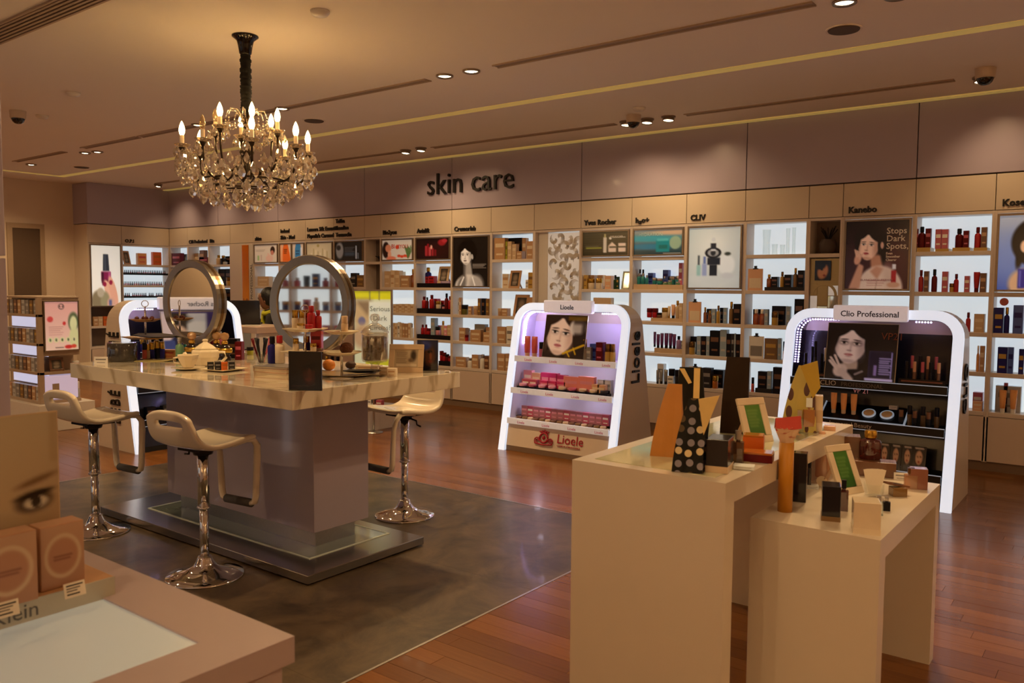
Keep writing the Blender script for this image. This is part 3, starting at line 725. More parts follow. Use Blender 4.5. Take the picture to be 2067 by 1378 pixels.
CAPC = {'cream': 'gold', 'white': 'silver', 'red': 'darkred', 'darkred': 'black', 'teal': 'silver', 'amber': 'gold', 'gold': 'bronze', 'purple': 'black', 'grey': 'charcoal', 'black': 'gold', 'beige': 'gold', 'green': 'silver', 'dkgreen': 'black', 'lilac': 'black', 'navy': 'gold', 'pink': 'black', 'brown': 'black', 'tan': 'beige', 'silver': 'charcoal', 'clear': 'silver', 'peach': 'black', 'coral': 'black', 'bronze': 'gold', 'rose': 'silver', 'orange': 'white', 'blue': 'silver', 'apricot': 'white'}
LABC = {'cream': 'tan', 'white': 'grey', 'beige': 'cream', 'tan': 'cream', 'brown': 'tan', 'peach': 'cream', 'pink': 'white', 'rose': 'white', 'red': 'darkred', 'darkred': 'rose', 'navy': 'gold', 'blue': 'navy', 'greyblue': 'silver', 'teal': 'white', 'green': 'white',
  'dkgreen': 'gold', 'olive': 'lime', 'lime': 'olive', 'purple': 'pink', 'lilac': 'white', 'grey': 'silver', 'black': 'brown', 'gold': 'bronze', 'amber': 'gold', 'clear': 'silver', 'orange': 'amber', 'silver': 'grey', 'charcoal': 'grey', 'bronze': 'gold', 'coral': 'white', 'apricot': 'coral', 'fuchsia': 'pink', 'salmon': 'pink', 'dusky': 'pink'}
def pm(c, kind='box'):
    if kind == 'glass':
        return thin_glass('tinted_glass_'+c, PAL[c], .08, body=.0 if c == 'clear' else .45)
    if kind == 'metal' or (kind == 'cap' and c in ('gold', 'silver', 'bronze')):
        return mat('metal_'+c, PAL[c], .22, .9, var=.05)
    if c in ('black', 'charcoal', 'navy', 'darkred', 'dkgreen'): return mat('pack_'+c, PAL[c], .35, var=.05, scale=12, spec=.22)
    return mat('pack_'+c, PAL[c], .32, coat=.15, var=.05, scale=12)
UNIT = {}
def unit_mesh(kind, part):
    if (kind, part) in UNIT: return UNIT[kind, part]
    b = MB()
    if kind == 'box':
        b.prism([(-.5, -.47), (-.47, -.5), (.47, -.5), (.5, -.47), (.5, .47), (.47, .5), (-.47, .5), (-.5, .47)], 'Z', 0, 1)
        b.box(-.38, .38, -.512, -.5, .56, .74, 1).box(-.3, .3, -.512, -.5, .2, .28, 1)
    elif kind == 'riser': b.box(-.5, .5, -.5, .5, 0, 1)
    elif kind == 'bottle':
        if part == 'body': b.lathe([(.44, 0), (.5, .03), (.5, .58), (.44, .66), (.24, .70), (.22, .735)], seg=14)
        else: b.lathe([(.27, .73), (.29, .75), (.29, .97), (.24, 1)], seg=12)
    elif kind == 'flacon':
        if part == 'body': b.prism([(-.5, -.42), (-.42, -.5), (.42, -.5), (.5, -.42), (.5, .42), (.42, .5), (-.42, .5), (-.5, .42)], 'Z', 0, .66).lathe([(.2, .66), (.2, .73)], seg=10)
        else: b.box(-.26, .26, -.26, .26, .73, 1)
    elif kind == 'tube':
        if part == 'body':
            vs = []; n = 12; fs = []
            for z, rx, ry in ((.2, .36, .46), (.5, .44, .42), (.8, .49, .22), (1, .5, .06)):
                vs += [(rx*math.cos(2*PI*k/n), ry*math.sin(2*PI*k/n), z) for k in range(n)]
            for r in range(3):
                fs += [(r*n+k, r*n+(k+1) % n, (r+1)*n+(k+1) % n, (r+1)*n+k) for k in range(n)]
            fs += [tuple(range(n-1, -1, -1)), tuple(range(3*n, 4*n))]
            b.add(vs, fs, 0, True)
        else: b.lathe([(.30, 0), (.34, .02), (.34, .2)], seg=12)
    elif kind == 'jar':
        if part == 'body': b.lathe([(.42, 0), (.48, .05), (.5, .5), (.46, .6)], seg=16)
        else: b.lathe([(.5, .58), (.52, .6), (.52, .94), (.48, 1)], seg=16)
    elif kind == 'stick':
        if part == 'body': b.lathe([(.5, 0), (.5, .55), (.4, .57)], seg=12)
        else: b.lathe([(.44, .57), (.46, .58), (.46, .98), (.4, 1)], seg=12)
    elif kind == 'vase':
        b.lathe([(.42, 0), (.45, .02), (.4, .5), (.5, 1), (.46, 1), (.36, .5), (.4, .04), (0, .04)], seg=16)
    elif kind == 'clipcard':
        if part == 'body': b.box(-.5, .5, -.5, .5, 0, .88).box(-.4, .4, -.53, -.5, .1, .5, 1)
        else: b.box(-.17, .17, -.8, .8, .86, .9).box(-.09, .09, -.6, .6, .9, 1)
    elif kind == 'compact':
        if part == 'body': b.lathe([(.46, 0), (.5, .1), (.5, .5), (.44, .55)], seg=16)
        else: b.prism([(-.48, -.5), (.48, -.5), (.48, .5), (-.48, .5)], 'Y', .42, .5)
    me = b.mesh(kind if part == 'body' else part)
    me.materials.append(BLACK); me.materials.append(BLACK)
    UNIT[kind, part] = me
    return me
PARTS = {'bottle': 'cap', 'flacon': 'cap', 'tube': 'cap', 'jar': 'lid', 'stick': 'cap', 'clipcard': 'clip', 'compact': 'lid'}
NAME = {'box': 'cosmetics_box', 'bottle': 'cosmetics_bottle', 'flacon': 'perfume_bottle', 'tube': 'cream_tube', 'jar': 'cream_jar', 'riser': 'display_riser', 'stick': 'lipstick', 'vase': 'glass_vase', 'clipcard': 'clip_board', 'compact': 'powder_compact', 'frame': 'picture_stand'}
CATN = {'box': 'box', 'bottle': 'bottle', 'flacon': 'perfume bottle', 'tube': 'tube', 'jar': 'jar', 'riser': 'riser', 'stick': 'lipstick', 'vase': 'vase', 'clipcard': 'card', 'compact': 'compact', 'frame': 'photo frame'}
WORDN = {'box': 'carton', 'bottle': 'bottle', 'flacon': 'perfume bottle', 'tube': 'tube', 'jar': 'jar', 'riser': 'display riser', 'stick': 'lipstick', 'vase': 'vase', 'clipcard': 'clip card', 'compact': 'compact', 'frame': 'tilted picture'}
def setm(o, mats):
    for s, m in zip(o.material_slots, mats): s.link = 'OBJECT'; s.material = m
ORDN = ['first', 'second', 'third', 'fourth', 'fifth', 'sixth', 'seventh', 'eighth', 'ninth', 'tenth', 'eleventh', 'twelfth', 'thirteenth', 'fourteenth', 'fifteenth', 'sixteenth', 'seventeenth', 'eighteenth', 'nineteenth', 'twentieth']
def ordw(n): return ORDN[n] if n < 20 else 'number %d' % (n+1)
def goods(kind, c, w, h, d, loc, rz=0, label='', group=None, c2=None, glass=None, flat=False):
    """one article as a thing of its own, standing on loc"""
    if kind == 'frame':
        return picture_frame(w, h, loc, rz, c, label, group)
    me = unit_mesh(kind, 'body')
    o = link(NAME[kind], me, None, loc, (0, 0, rz), (w, d, h))
    if glass is None: glass = c in ('amber', 'clear') and kind in ('bottle', 'flacon')
    if kind == 'vase': setm(o, [GLASS, GLASS])
    else: setm(o, [pm(c, 'glass' if glass else 'box'), pm(LABC.get(c, 'white'))])
    tag(o, label, CATN[kind], group)
    p = PARTS.get(kind)
    if p:
        q = link(p, unit_mesh(kind, p), o); setm(q, [pm(c2 or CAPC.get(c, 'black'), 'cap')] if kind != 'clipcard' else [BLACK])
    return o
def picture_frame(w, h, loc, rz, c, label, group, ink=None, tilt=.22, bw=None, name='picture_stand'):
    t = thing(name, label, 'photo frame', loc, rz, group)
    bw = bw or w*.17
    b = MB().box(-w/2, w/2, 0, .014, 0, bw).box(-w/2, w/2, 0, .014, h-bw, h).box(-w/2, -w/2+bw, 0, .014, bw, h-bw).box(w/2-bw, w/2, 0, .014, bw, h-bw)
    build('frame', b, pm(c), t, rot=(-tilt, 0, 0), bevel=.003)
    k = ink or Ink(16, 20, '#4a443e').ell(.5, .4, .3, .25, '#8a7a6a', .8).lines(.2, .8, .7, 3, .08, '#b8aa98', .03)
    pr = link('print', k.mesh(w-2*bw, h-2*bw), t, (-(w/2-bw), .006*math.cos(tilt)+bw*math.sin(tilt), bw*math.cos(tilt)), (-tilt, 0, 0)); pr.data.materials.append(PRINTGLOSS)
    build('backing', MB().box(-w/2+bw*.5, w/2-bw*.5, .0141, .018, bw*.5, h-bw*.5), pm('tan'), t, rot=(-tilt, 0, 0))
    build('prop', MB().add([(-.012, .02+h*.75*math.sin(tilt), h*.75*math.cos(tilt)-.01), (.012, .02+h*.75*math.sin(tilt), h*.75*math.cos(tilt)-.01), (.012, .03+h*.6, .0), (-.012, .03+h*.6, .0),
        (-.012, .024+h*.75*math.sin(tilt), h*.75*math.cos(tilt)-.01), (.012, .024+h*.75*math.sin(tilt), h*.75*math.cos(tilt)-.01), (.012, .034+h*.6, .0), (-.012, .034+h*.6, .0)],
        [(0,1,2,3), (7,6,5,4), (0,4,5,1), (1,5,6,2), (2,6,7,3), (3,7,4,0)]), pm('tan'), t)
    return t

# each row: bay, shelf, then the articles left to right as (shape, colour, left, right, top) read off one close-up of the photograph
V1, V2, V3, V4, V5, V6, V7, V8, V9 = (760, 460, 4.594), (905, 460, 4.594), (1165, 440, 7.653), (1300, 580, 6.262), (1490, 430, 3.724), (1830, 420, 6.262), (1930, 590, 3.723), (500, 480, 5.741), (330, 500, 6.262)
STOCK = [
 (9, 1, V1, 'box beige 72 122 400;box cream 128 165 392;box beige 167 212 395;box cream 218 245 405 b;box tan 222 300 440;bottle amber 305 345 380'),
 (9, 2, V1, 'box cream 152 178 705;box beige 180 205 705;box cream 207 232 703;box beige 234 259 705;box cream 261 286 703;box beige 288 313 705;box cream 315 342 705'),
 (9, 3, V1, 'box beige 147 168 880;box cream 170 190 880;box white 196 213 872;box beige 216 236 880;box tan 240 262 885;box tan 265 288 885;box cream 293 312 880;bottle white 315 332 885'),
 (9, 4, V1, 'box beige 150 190 1130 b;box cream 196 230 1125'),
 (10, 1, V1, 'riser black 375 690 512;+box lilac 592 685 500;+frame beige 552 652 350;+box red 482 530 445;+box red 450 480 450 b;+bottle navy 438 485 365 b'),
 (10, 2, V1, 'riser black 375 690 748;+bottle red 410 444 635;+bottle darkred 450 472 642;+bottle red 478 515 620;+box red 517 560 655 b;+jar cream 540 576 678;+box red 578 624 672 b;+jar pink 600 628 712;+bottle darkred 624 652 606;+bottle red 654 686 632'),
 (10, 3, V1, 'riser black 375 690 992;+bottle red 404 430 895;+bottle red 436 462 895;+jar red 456 486 930;+box greyblue 502 538 835;+box red 542 590 903 b;+jar pink 540 572 915;+bottle beige 592 620 862;+box pink 624 652 905;+box beige 654 687 900'),
 (10, 4, V1, 'riser black 576 690 1235;+jar red 578 606 1140;+jar red 604 632 1155;+jar darkred 630 658 1170;+jar red 656 686 1185'),
 (12, 0, V2, 'box tan 426 524 92;box lime 530 546 125;box beige 548 586 125;box beige 590 628 150;box black 540 678 92 b;box tan 632 680 215;box tan 684 720 92 b;box tan 724 786 122'),
 (12, 1, V2, 'box cream 500 558 425 b;frame tan 548 650 388;box white 716 740 480;box gold 740 786 412'),
 (11, 2, V2, 'box white 74 98 650 b;box tan 100 118 645;jar olive 112 160 712;box tan 182 212 725;jar tan 224 266 722;box bronze 272 296 652;box black 308 336 652;box bronze 348 376 655'),
 (11, 3, V2, 'box tan 98 156 925;jar red 140 172 990;bottle white 172 196 930 b;box tan 202 298 945;box grey 242 338 892 b;box tan 346 390 920 b;box tan 322 388 966'),
 (11, 4, V2, 'box tan 66 160 1196;bottle white 166 210 1205;box tan 216 276 1175;bottle white 282 326 1172;box brown 332 374 1184;box beige 376 390 1184'),
 (12, 2, V2, 'jar tan 450 490 745;box tan 492 546 745;frame tan 588 720 612;box tan 742 790 642'),
 (12, 3, V2, 'box beige 440 452 915 b;box tan 454 532 915;box white 538 592 910'),
 (12, 4, V2, 'box brown 440 452 1160 b;box tan 454 522 1165;box tan 526 572 1165'),
 (14, 1, V3, 'box gold 102 148 880;jar cream 150 240 932;jar cream 268 358 932;box tan 155 262 880 b;box tan 310 394 880 b;tube white 396 420 880;box peach 428 522 890;bottle dkgreen 552 602 880;box dkgreen 606 640 905;frame olive 668 796 812'),
 (14, 2, V3, 'box beige 250 520 1230'),
 (15, 1, V3, 'riser beige 872 1236 1022;+bottle teal 916 970 852;+bottle teal 974 1036 850;+bottle silver 926 984 790 b;+bottle silver 986 1032 792 b;+bottle teal 1044 1090 880;+box blue 1092 1172 846 b;+jar teal 1150 1214 920;riser beige 1240 1630 1030;+jar teal 1216 1300 930;+jar green 1308 1384 985;+jar green 1392 1450 960;+jar green 1510 1572 985;+jar teal 1306 1392 892 b;+jar teal 1400 1500 895 b;+jar teal 1508 1600 892 b;+box blue 1322 1406 800 b;+box rose 1570 1626 692 b'),
 (15, 2, V4, 'riser beige 86 486 388;+jar red 24 88 262;+jar red 92 160 262;+jar brown 150 212 318;+jar cream 212 290 255;+tube cream 292 330 236;+tube peach 332 386 216;+bottle beige 388 440 166;+box beige 442 486 198'),
 (15, 3, V4, 'riser beige 130 486 772;+tube purple 112 146 560 b;+tube purple 148 192 590;+tube purple 196 240 578;+tube purple 246 298 578;+tube purple 302 350 580;+tube purple 350 396 590;+bottle lilac 398 456 615;+box grey 470 486 672'),
 (15, 4, V4, 'tube grey 146 182 1045;tube grey 186 232 1042;tube grey 240 290 1040;box white 168 246 965 b;jar charcoal 300 372 1030;jar charcoal 384 432 1042;box white 294 368 1118;box grey 436 480 1040'),
 (16, 2, V4, 'clipcard peach 566 722 145;bottle amber 746 786 250;box black 790 848 270 b;bottle amber 802 850 292;box greyblue 856 902 270;bottle gold 910 956 228;box black 958 1000 256 b;box greyblue 1004 1046 256;bottle bronze 1068 1124 180;box black 1128 1220 208'),
 (16, 3, V4, 'jar gold 556 632 690;box black 580 664 620 b;box greyblue 668 718 614;box black 722 784 616;box greyblue 788 828 616;box black 832 958 545;box greyblue 962 1046 535;box black 1042 1100 585;box charcoal 1104 1140 585;box greyblue 1142 1160 580;box black 1162 1218 590'),
 (16, 4, V4, 'clipcard white 568 726 965;box charcoal 738 848 1016;jar amber 852 922 1118;box black 866 1000 1042 b;box black 1106 1212 962'),
 (17, 0, V5, 'vase clear 172 238 122;vase clear 242 292 232;vase clear 306 348 236;vase clear 354 388 112;vase clear 402 432 106'),
 (17, 1, V5, 'clipcard peach 76 186 396;riser charcoal 198 492 556;+bottle amber 210 246 460;+box black 248 296 478;+bottle gold 312 344 440;+box black 346 400 462;+bottle bronze 412 444 412;+box black 448 494 430'),
 (17, 2, V5, 'bottle orange 108 150 722;bottle orange 154 196 724;box black 112 194 722 b;box greyblue 198 226 722;jar gold 246 294 742;box black 254 358 698 b;box greyblue 362 392 700;box black 424 494 645'),
 (17, 3, V5, 'clipcard white 84 194 902;box bronze 198 296 942;box greyblue 300 324 940;box black 338 360 965 b;bottle peach 332 358 1005'),
 (17, 4, V5, 'stick coral 96 118 1235;riser charcoal 128 250 1318;+box black 148 216 1190;+box greyblue 218 250 1188;box black 262 344 1160'),
 (20, 0, V6, 'riser gold 98 300 498;+box darkred 104 142 262;+bottle darkred 146 236 232;+box darkred 240 310 256;riser gold 362 532 512;+box rose 366 442 266;+box rose 446 530 266;riser gold 580 800 498;+bottle darkred 612 714 256;+box darkred 718 790 284;riser gold 846 1020 498;+bottle red 858 942 238;+box brown 946 1020 240'),
 (20, 1, V6, 'bottle red 150 214 780;box brown 220 284 796;bottle darkred 314 388 770;box rose 450 526 800;jar gold 538 598 950;bottle red 594 660 830;box rose 732 800 856;tube red 844 926 806;box brown 930 1010 820'),
 (20, 2, V7, 'bottle red 72 110 150;box beige 136 214 162'),
 (20, 3, V7, 'bottle apricot 154 178 400;box tan 180 216 402'),
 (20, 4, V7, 'box peach 124 198 820;box rose 126 200 752 b'),
 (21, 2, V7, 'box navy 278 358 115;bottle navy 362 404 112;box blue 432 508 96'),
 (21, 3, V7, 'box navy 314 388 412;box blue 392 434 412;box navy 474 512 426'),
 (21, 4, V7, 'tube apricot 322 378 735;tube apricot 402 460 735;box silver 298 490 705 b;box rose 360 390 680 b'),
 (4, 1, V8, 'box beige 112 242 446;box white 244 290 450 b;jar pink 282 320 510'),
 (4, 2, V8, 'box white 110 150 640;box cream 160 210 650;box white 220 280 640'),
 (5, 1, V8, 'box peach 380 460 430;box white 470 520 440'), (5, 2, V8, 'box cream 390 430 650;box cream 440 490 660;box white 500 560 640'),
 (6, 1, V8, 'box cream 720 780 430;box white 800 860 420'), (6, 2, V8, 'box cream 700 760 650;bottle white 780 820 640'),
 (7, 1, V8, 'jar darkred 1136 1166 510;bottle black 1164 1188 460;box charcoal 1190 1252 406;box bronze 1262 1344 430'),
 (7, 2, V8, 'bottle white 1176 1200 604;bottle white 1206 1230 602;bottle white 1236 1262 604;box brown 1180 1280 650 b'),
 (7, 3, V8, 'box brown 1190 1232 810;box darkred 1236 1282 815'),
 (2, 0, V9, 'bottle beige 650 694 92;bottle black 700 758 96;bottle silver 740 772 160;box black 778 846 106 b'),
 (2, 1, V9, 'box black 690 780 268 b;box black 782 846 266 b;jar gold 772 838 370'),
 (2, 2, V9, 'box black 746 850 520 b;box charcoal 640 738 560'),
 (1, 0, V9, 'box beige 350 440 70 b;box brown 452 510 30;box darkred 448 560 120'),
 (1, 1, V9, 'box white 420 470 330;box brown 480 540 340'),
 (0, 0, V9, 'box darkred 100 214 68;box greyblue 226 290 80 b'),
 (0, 1, V9, 'box white 100 180 260'),
]
def stock_shelf(bay, row, view, spec):
    ox, oy, sc = view; zs = ZL[row+1]; arts = []
    cur = None
    for e in spec.split(';'):
        on = e.startswith('+'); p = e.lstrip('+').split()
        kind, c = p[0], p[1]; x0, x1, yt = [float(v) for v in p[2:5]]; back = len(p) > 5
        yf = YW+(.115 if back else .018)
        if kind == 'riser': yf = YW+.012
        xm = ox+(x0+x1)/2/sc; ym = oy+yt/sc
        X0 = at(ox+x0/sc, ym, 'Y', yf).x; X1 = at(ox+x1/sc, ym, 'Y', yf).x
        zt = at(xm, ym, 'Y', yf).z
        X0 = max(X0, BX[bay]+.024); X1 = min(X1, BX[bay+1]-.024); w = max(.012, X1-X0)
        base = zs
        if kind == 'riser':
            h = max(.015, zt-zs); cur = zs+h; d = .185
        else:
            if on: base = cur
            h = max(.03, min(zt-base, ZL[row]-.05-base)); d = min(w, .075) if kind not in ('clipcard',) else .012
            if kind in ('bottle', 'tube', 'jar', 'stick', 'vase', 'flacon'): d = min(w, .082)
        arts.append([kind, c, w, h, d, ((X0+X1)/2, yf+d/2, base)])
    cnt = 0
    for a in sorted(arts, key=lambda q: q[5][0]):
        kind, c, w, h, d, loc = a
        lab = '%s %s, %s item from left, %s shelf of the %s' % (WORD.get(c, c), WORDN[kind], ordw(cnt), ROWNAME[row], BAYNAME[bay])
        if kind == 'frame': loc = (loc[0], loc[1]-.02, loc[2])
        goods(kind, c, w, h, d, loc, 0, lab, 'goods on the %s shelf of the %s' % (ROWNAME[row], BAYNAME[bay]), glass=True if c in ('amber', 'orange') and kind == 'bottle' else None)
        cnt += 1
for s in STOCK: stock_shelf(*s)
# pink round price sign in the blue bottle bay
o = build('shelf_sign', MB().lathe([(.034, 0), (.034, .004)], seg=20), pm('coral'), None, (at(2027, 609, 'Y', YW+.1).x, YW+.1, at(2027, 609, 'Y', YW+.1).z), (PI/2, 0, 0)); tag(o, 'round coral pink sign hanging above the navy cartons', 'sign')
# niche bays
o = build('flower_vase', MB().lathe([(.05, 0), (.075, .03), (.08, .1), (.06, .13), (.064, .14)], seg=18), mat('vase_stone', '#4a3c36', .6), None, ((BX[18]+BX[19])/2, YW+.1, ZL[1])); tag(o, 'dark stone vase with black twigs in the right niche', 'vase')
random.seed(5)
tw = MB()
for k in range(16):
    a = random.uniform(0, 6.28); r = random.uniform(.04, .1)
    tw.tube([(0, 0, .1), (r*.5*math.cos(a), r*.3*math.sin(a), .18), (r*math.cos(a), r*.5*math.sin(a), random.uniform(.22, .27))], .004, 5)
build('twigs', tw, BLACKM, o)
o = build('flower_vase', MB().lathe([(.06, 0), (.085, .04), (.08, .16), (.05, .2), (.05, .22)], seg=18), BLACK, None, ((BX[8]+BX[9])/2, YW+.1, ZL[3])); tag(o, 'black round vase in the dark narrow niche left of the centre', 'vase')
tw = MB()
for k in range(10):
    a = k*.63; tw.tube([(0, 0, 0), (.03*math.cos(a), .03*math.sin(a), .06), (.075*math.cos(a), .06*math.sin(a), .08)], .006, 5)
o = build('dry_plant', tw, BLACKM, None, ((BX[8]+BX[9])/2+.05, YW+.1, ZL[1])); tag(o, 'small spiky dark plant on the upper board of the narrow niche', 'plant')
# gold mirror collage in the right niche
nx0, nx1 = BX[18]+.025, BX[19]-.025
mc = thing('mirror_collage', 'tall panel of gold edged mirror pieces in the right niche', 'wall panel', (nx0, YW+.02, ZL[3]+.002))
build('backing', MB().box(0, nx1-nx0, .01, .02, 0, .66), mat('collage_gold', '#a89468', .3, .7), mc)
MIRR = mat('mirror_silver', '#f0ece4', .03, 1, var=0)
random.seed(2)
for a, b, c, d in [(.005, .07, .005, .12), (.075, .17, .005, .2), (.175, .265, .005, .1), (.005, .07, .125, .3), (.175, .265, .105, .3), (.075, .17, .205, .4), (.005, .07, .305, .42), (.175, .265, .305, .4)]:
    build('mirror_piece', MB().box(a, min(b, nx1-nx0-.004), .004, .01, c, d), random.choice((MIRR, MATS['swirl_panel_silver'], MATS['collage_gold'])), mc, bevel=.002)
ar = MB()
for q in range(14):
    a0, a1 = PI*q/14, PI*(q+1)/14
    ar.add([(.135-.125*math.cos(a0), 0, .3+.13*math.sin(a0)), (.135-.125*math.cos(a1), 0, .3+.13*math.sin(a1)), (.135-.1*math.cos(a1), 0, .3+.105*math.sin(a1)), (.135-.1*math.cos(a0), 0, .3+.105*math.sin(a0)),
            (.135-.125*math.cos(a0), .01, .3+.13*math.sin(a0)), (.135-.125*math.cos(a1), .01, .3+.13*math.sin(a1)), (.135-.1*math.cos(a1), .01, .3+.105*math.sin(a1)), (.135-.1*math.cos(a0), .01, .3+.105*math.sin(a0))], [(0,1,2,3), (0,4,5,1), (2,6,7,3)])
build('arch', ar, MATS['collage_gold'], mc)
k = Ink(24, 26, '#15100e').ell(.5, .55, .32, .4, '#d09468', .3, .4).ell(.45, .45, .07, .06, '#20140e', .4).ell(.6, .75, .09, .05, '#8c3830', .4).ell(.3, .2, .4, .25, '#15100e', .3)
pr = link('print', k.mesh(.15, .19), mc, (.045, -.004, .45)); pr.data.materials.append(PRINTGLOSS)

# left wall racks of nail polish and what lies below the poster
rk_n = 0
polish_c = ['darkred', 'rose', 'brown', 'pink', 'purple', 'red', 'coral', 'black']
me_b = MB().lathe([(.0115, 0), (.013, .004), (.013, .026), (.008, .03)], seg=8).mesh('nail_polish'); me_b.materials.append(BLACK)
me_c = MB().lathe([(.0075, .029), (.007, .062), (.005, .064)], seg=8).mesh('cap'); me_c.materials.append(BLACK)
random.seed(9)
for r, zt in enumerate((1.76, 1.56, 1.36, 1.21)):
    if r in (0, 2):
        rk = thing('polish_rack', 'narrow shelf board of nail polish on the left wall, %s' % ('upper' if r == 0 else 'lower'), 'shelf', (XL-.1, (7.34+YW-.02)/2, zt))
        hl = (YW-.02-7.34)/2
        build('board', MB().box(-.1, .07, -hl, hl, -.02, 0), SHELFW, rk); build('lip', MB().box(.07, .076, -hl, hl, -.022, .012), BLACK, rk)
    y = 7.36
    while y < YW-.05:
        if random.random() > .05:
            o = link('nail_polish', me_b, None, (XL-.05, y, zt)); setm(o, [pm(random.choice(polish_c), 'glass')])
            tag(o, 'small dark nail polish bottle in the %s row on the left wall rack' % ('top', 'second', 'third', 'lowest')[r], 'nail polish', 'nail polish, %s row' % ('top', 'second', 'third', 'lowest')[r])
            link('cap', me_c, o)
        y += .0335
for y0, y1, h, c, l in [(7.62, 7.78, .2, 'apricot', 'orange patterned tin on the top shelf of the nail polish bay'), (7.9, 8.06, .23, 'orange', 'orange carton right of the patterned tin in the nail polish bay')]:
    goods('box', c, y1-y0, h, .07, (XL-.06, (y0+y1)/2, ZL[1]), PI/2, l, c2='gold')
goods('frame', 'tan', .16, .24, .02, (XL-.03, 7.44, ZL[1]), PI/2+.35, 'leaning tan picture stand on the top shelf of the nail polish bay')
for q, (y0, c) in enumerate([(6.82, 'tan'), (6.9, 'beige'), (6.99, 'orange'), (7.1, 'orange')]):
    goods('box', c, .075, .16, .07, (XL-.06, y0+.04, ZL[4]), PI/2, '%s carton, %s from left, below the nail polish poster' % (c, ordw(q)))
# ------------------------------------------------------------------ glowing arch kiosks
KW, KH, KR, KD, KL = 1.29, 1.425, .2, .74, .19       # width, height, corner radius, depth at the floor, lean per metre
CAVW = mat('kiosk_lavender_inside', '#cfc6d8', .5, var=.02)
CAVB = mat('kiosk_black_inside', '#15121a', .25, coat=.3)
KSHELL = mat('kiosk_shell', '#d6c6b4', .3, coat=.2, var=.02)
LEDM = mat('led_strip', '#c6b4ff', .4, emit=26, var=0)
PINKP = mat('pink_print', '#cf3a68', .5)
CRIMP = mat('crimson_print', '#a31830', .5)
SILVP = mat('silver_print', '#c9c6c2', .35, .5)
def arch(off, n=8):
    w = KW/2-off; h = KH-off; r = max(.02, KR-off)
    p = [(-w, 0), (-w, (h-r)*.5), (-w, h-r)]
    for k in range(1, n): a = PI-PI/2*k/n; p.append((-w+r+r*math.cos(a), h-r+r*math.sin(a)))
    p += [(-w+r, h), (0, h), (w-r, h)]
    for k in range(1, n): a = PI/2-PI/2*k/n; p.append((w-r+r*math.cos(a), h-r+r*math.sin(a)))
    p += [(w, h-r), (w, (h-r)*.5), (w, 0)]
    return p
def yf(z): return KL*z
def yb(z): return KD-KL*z
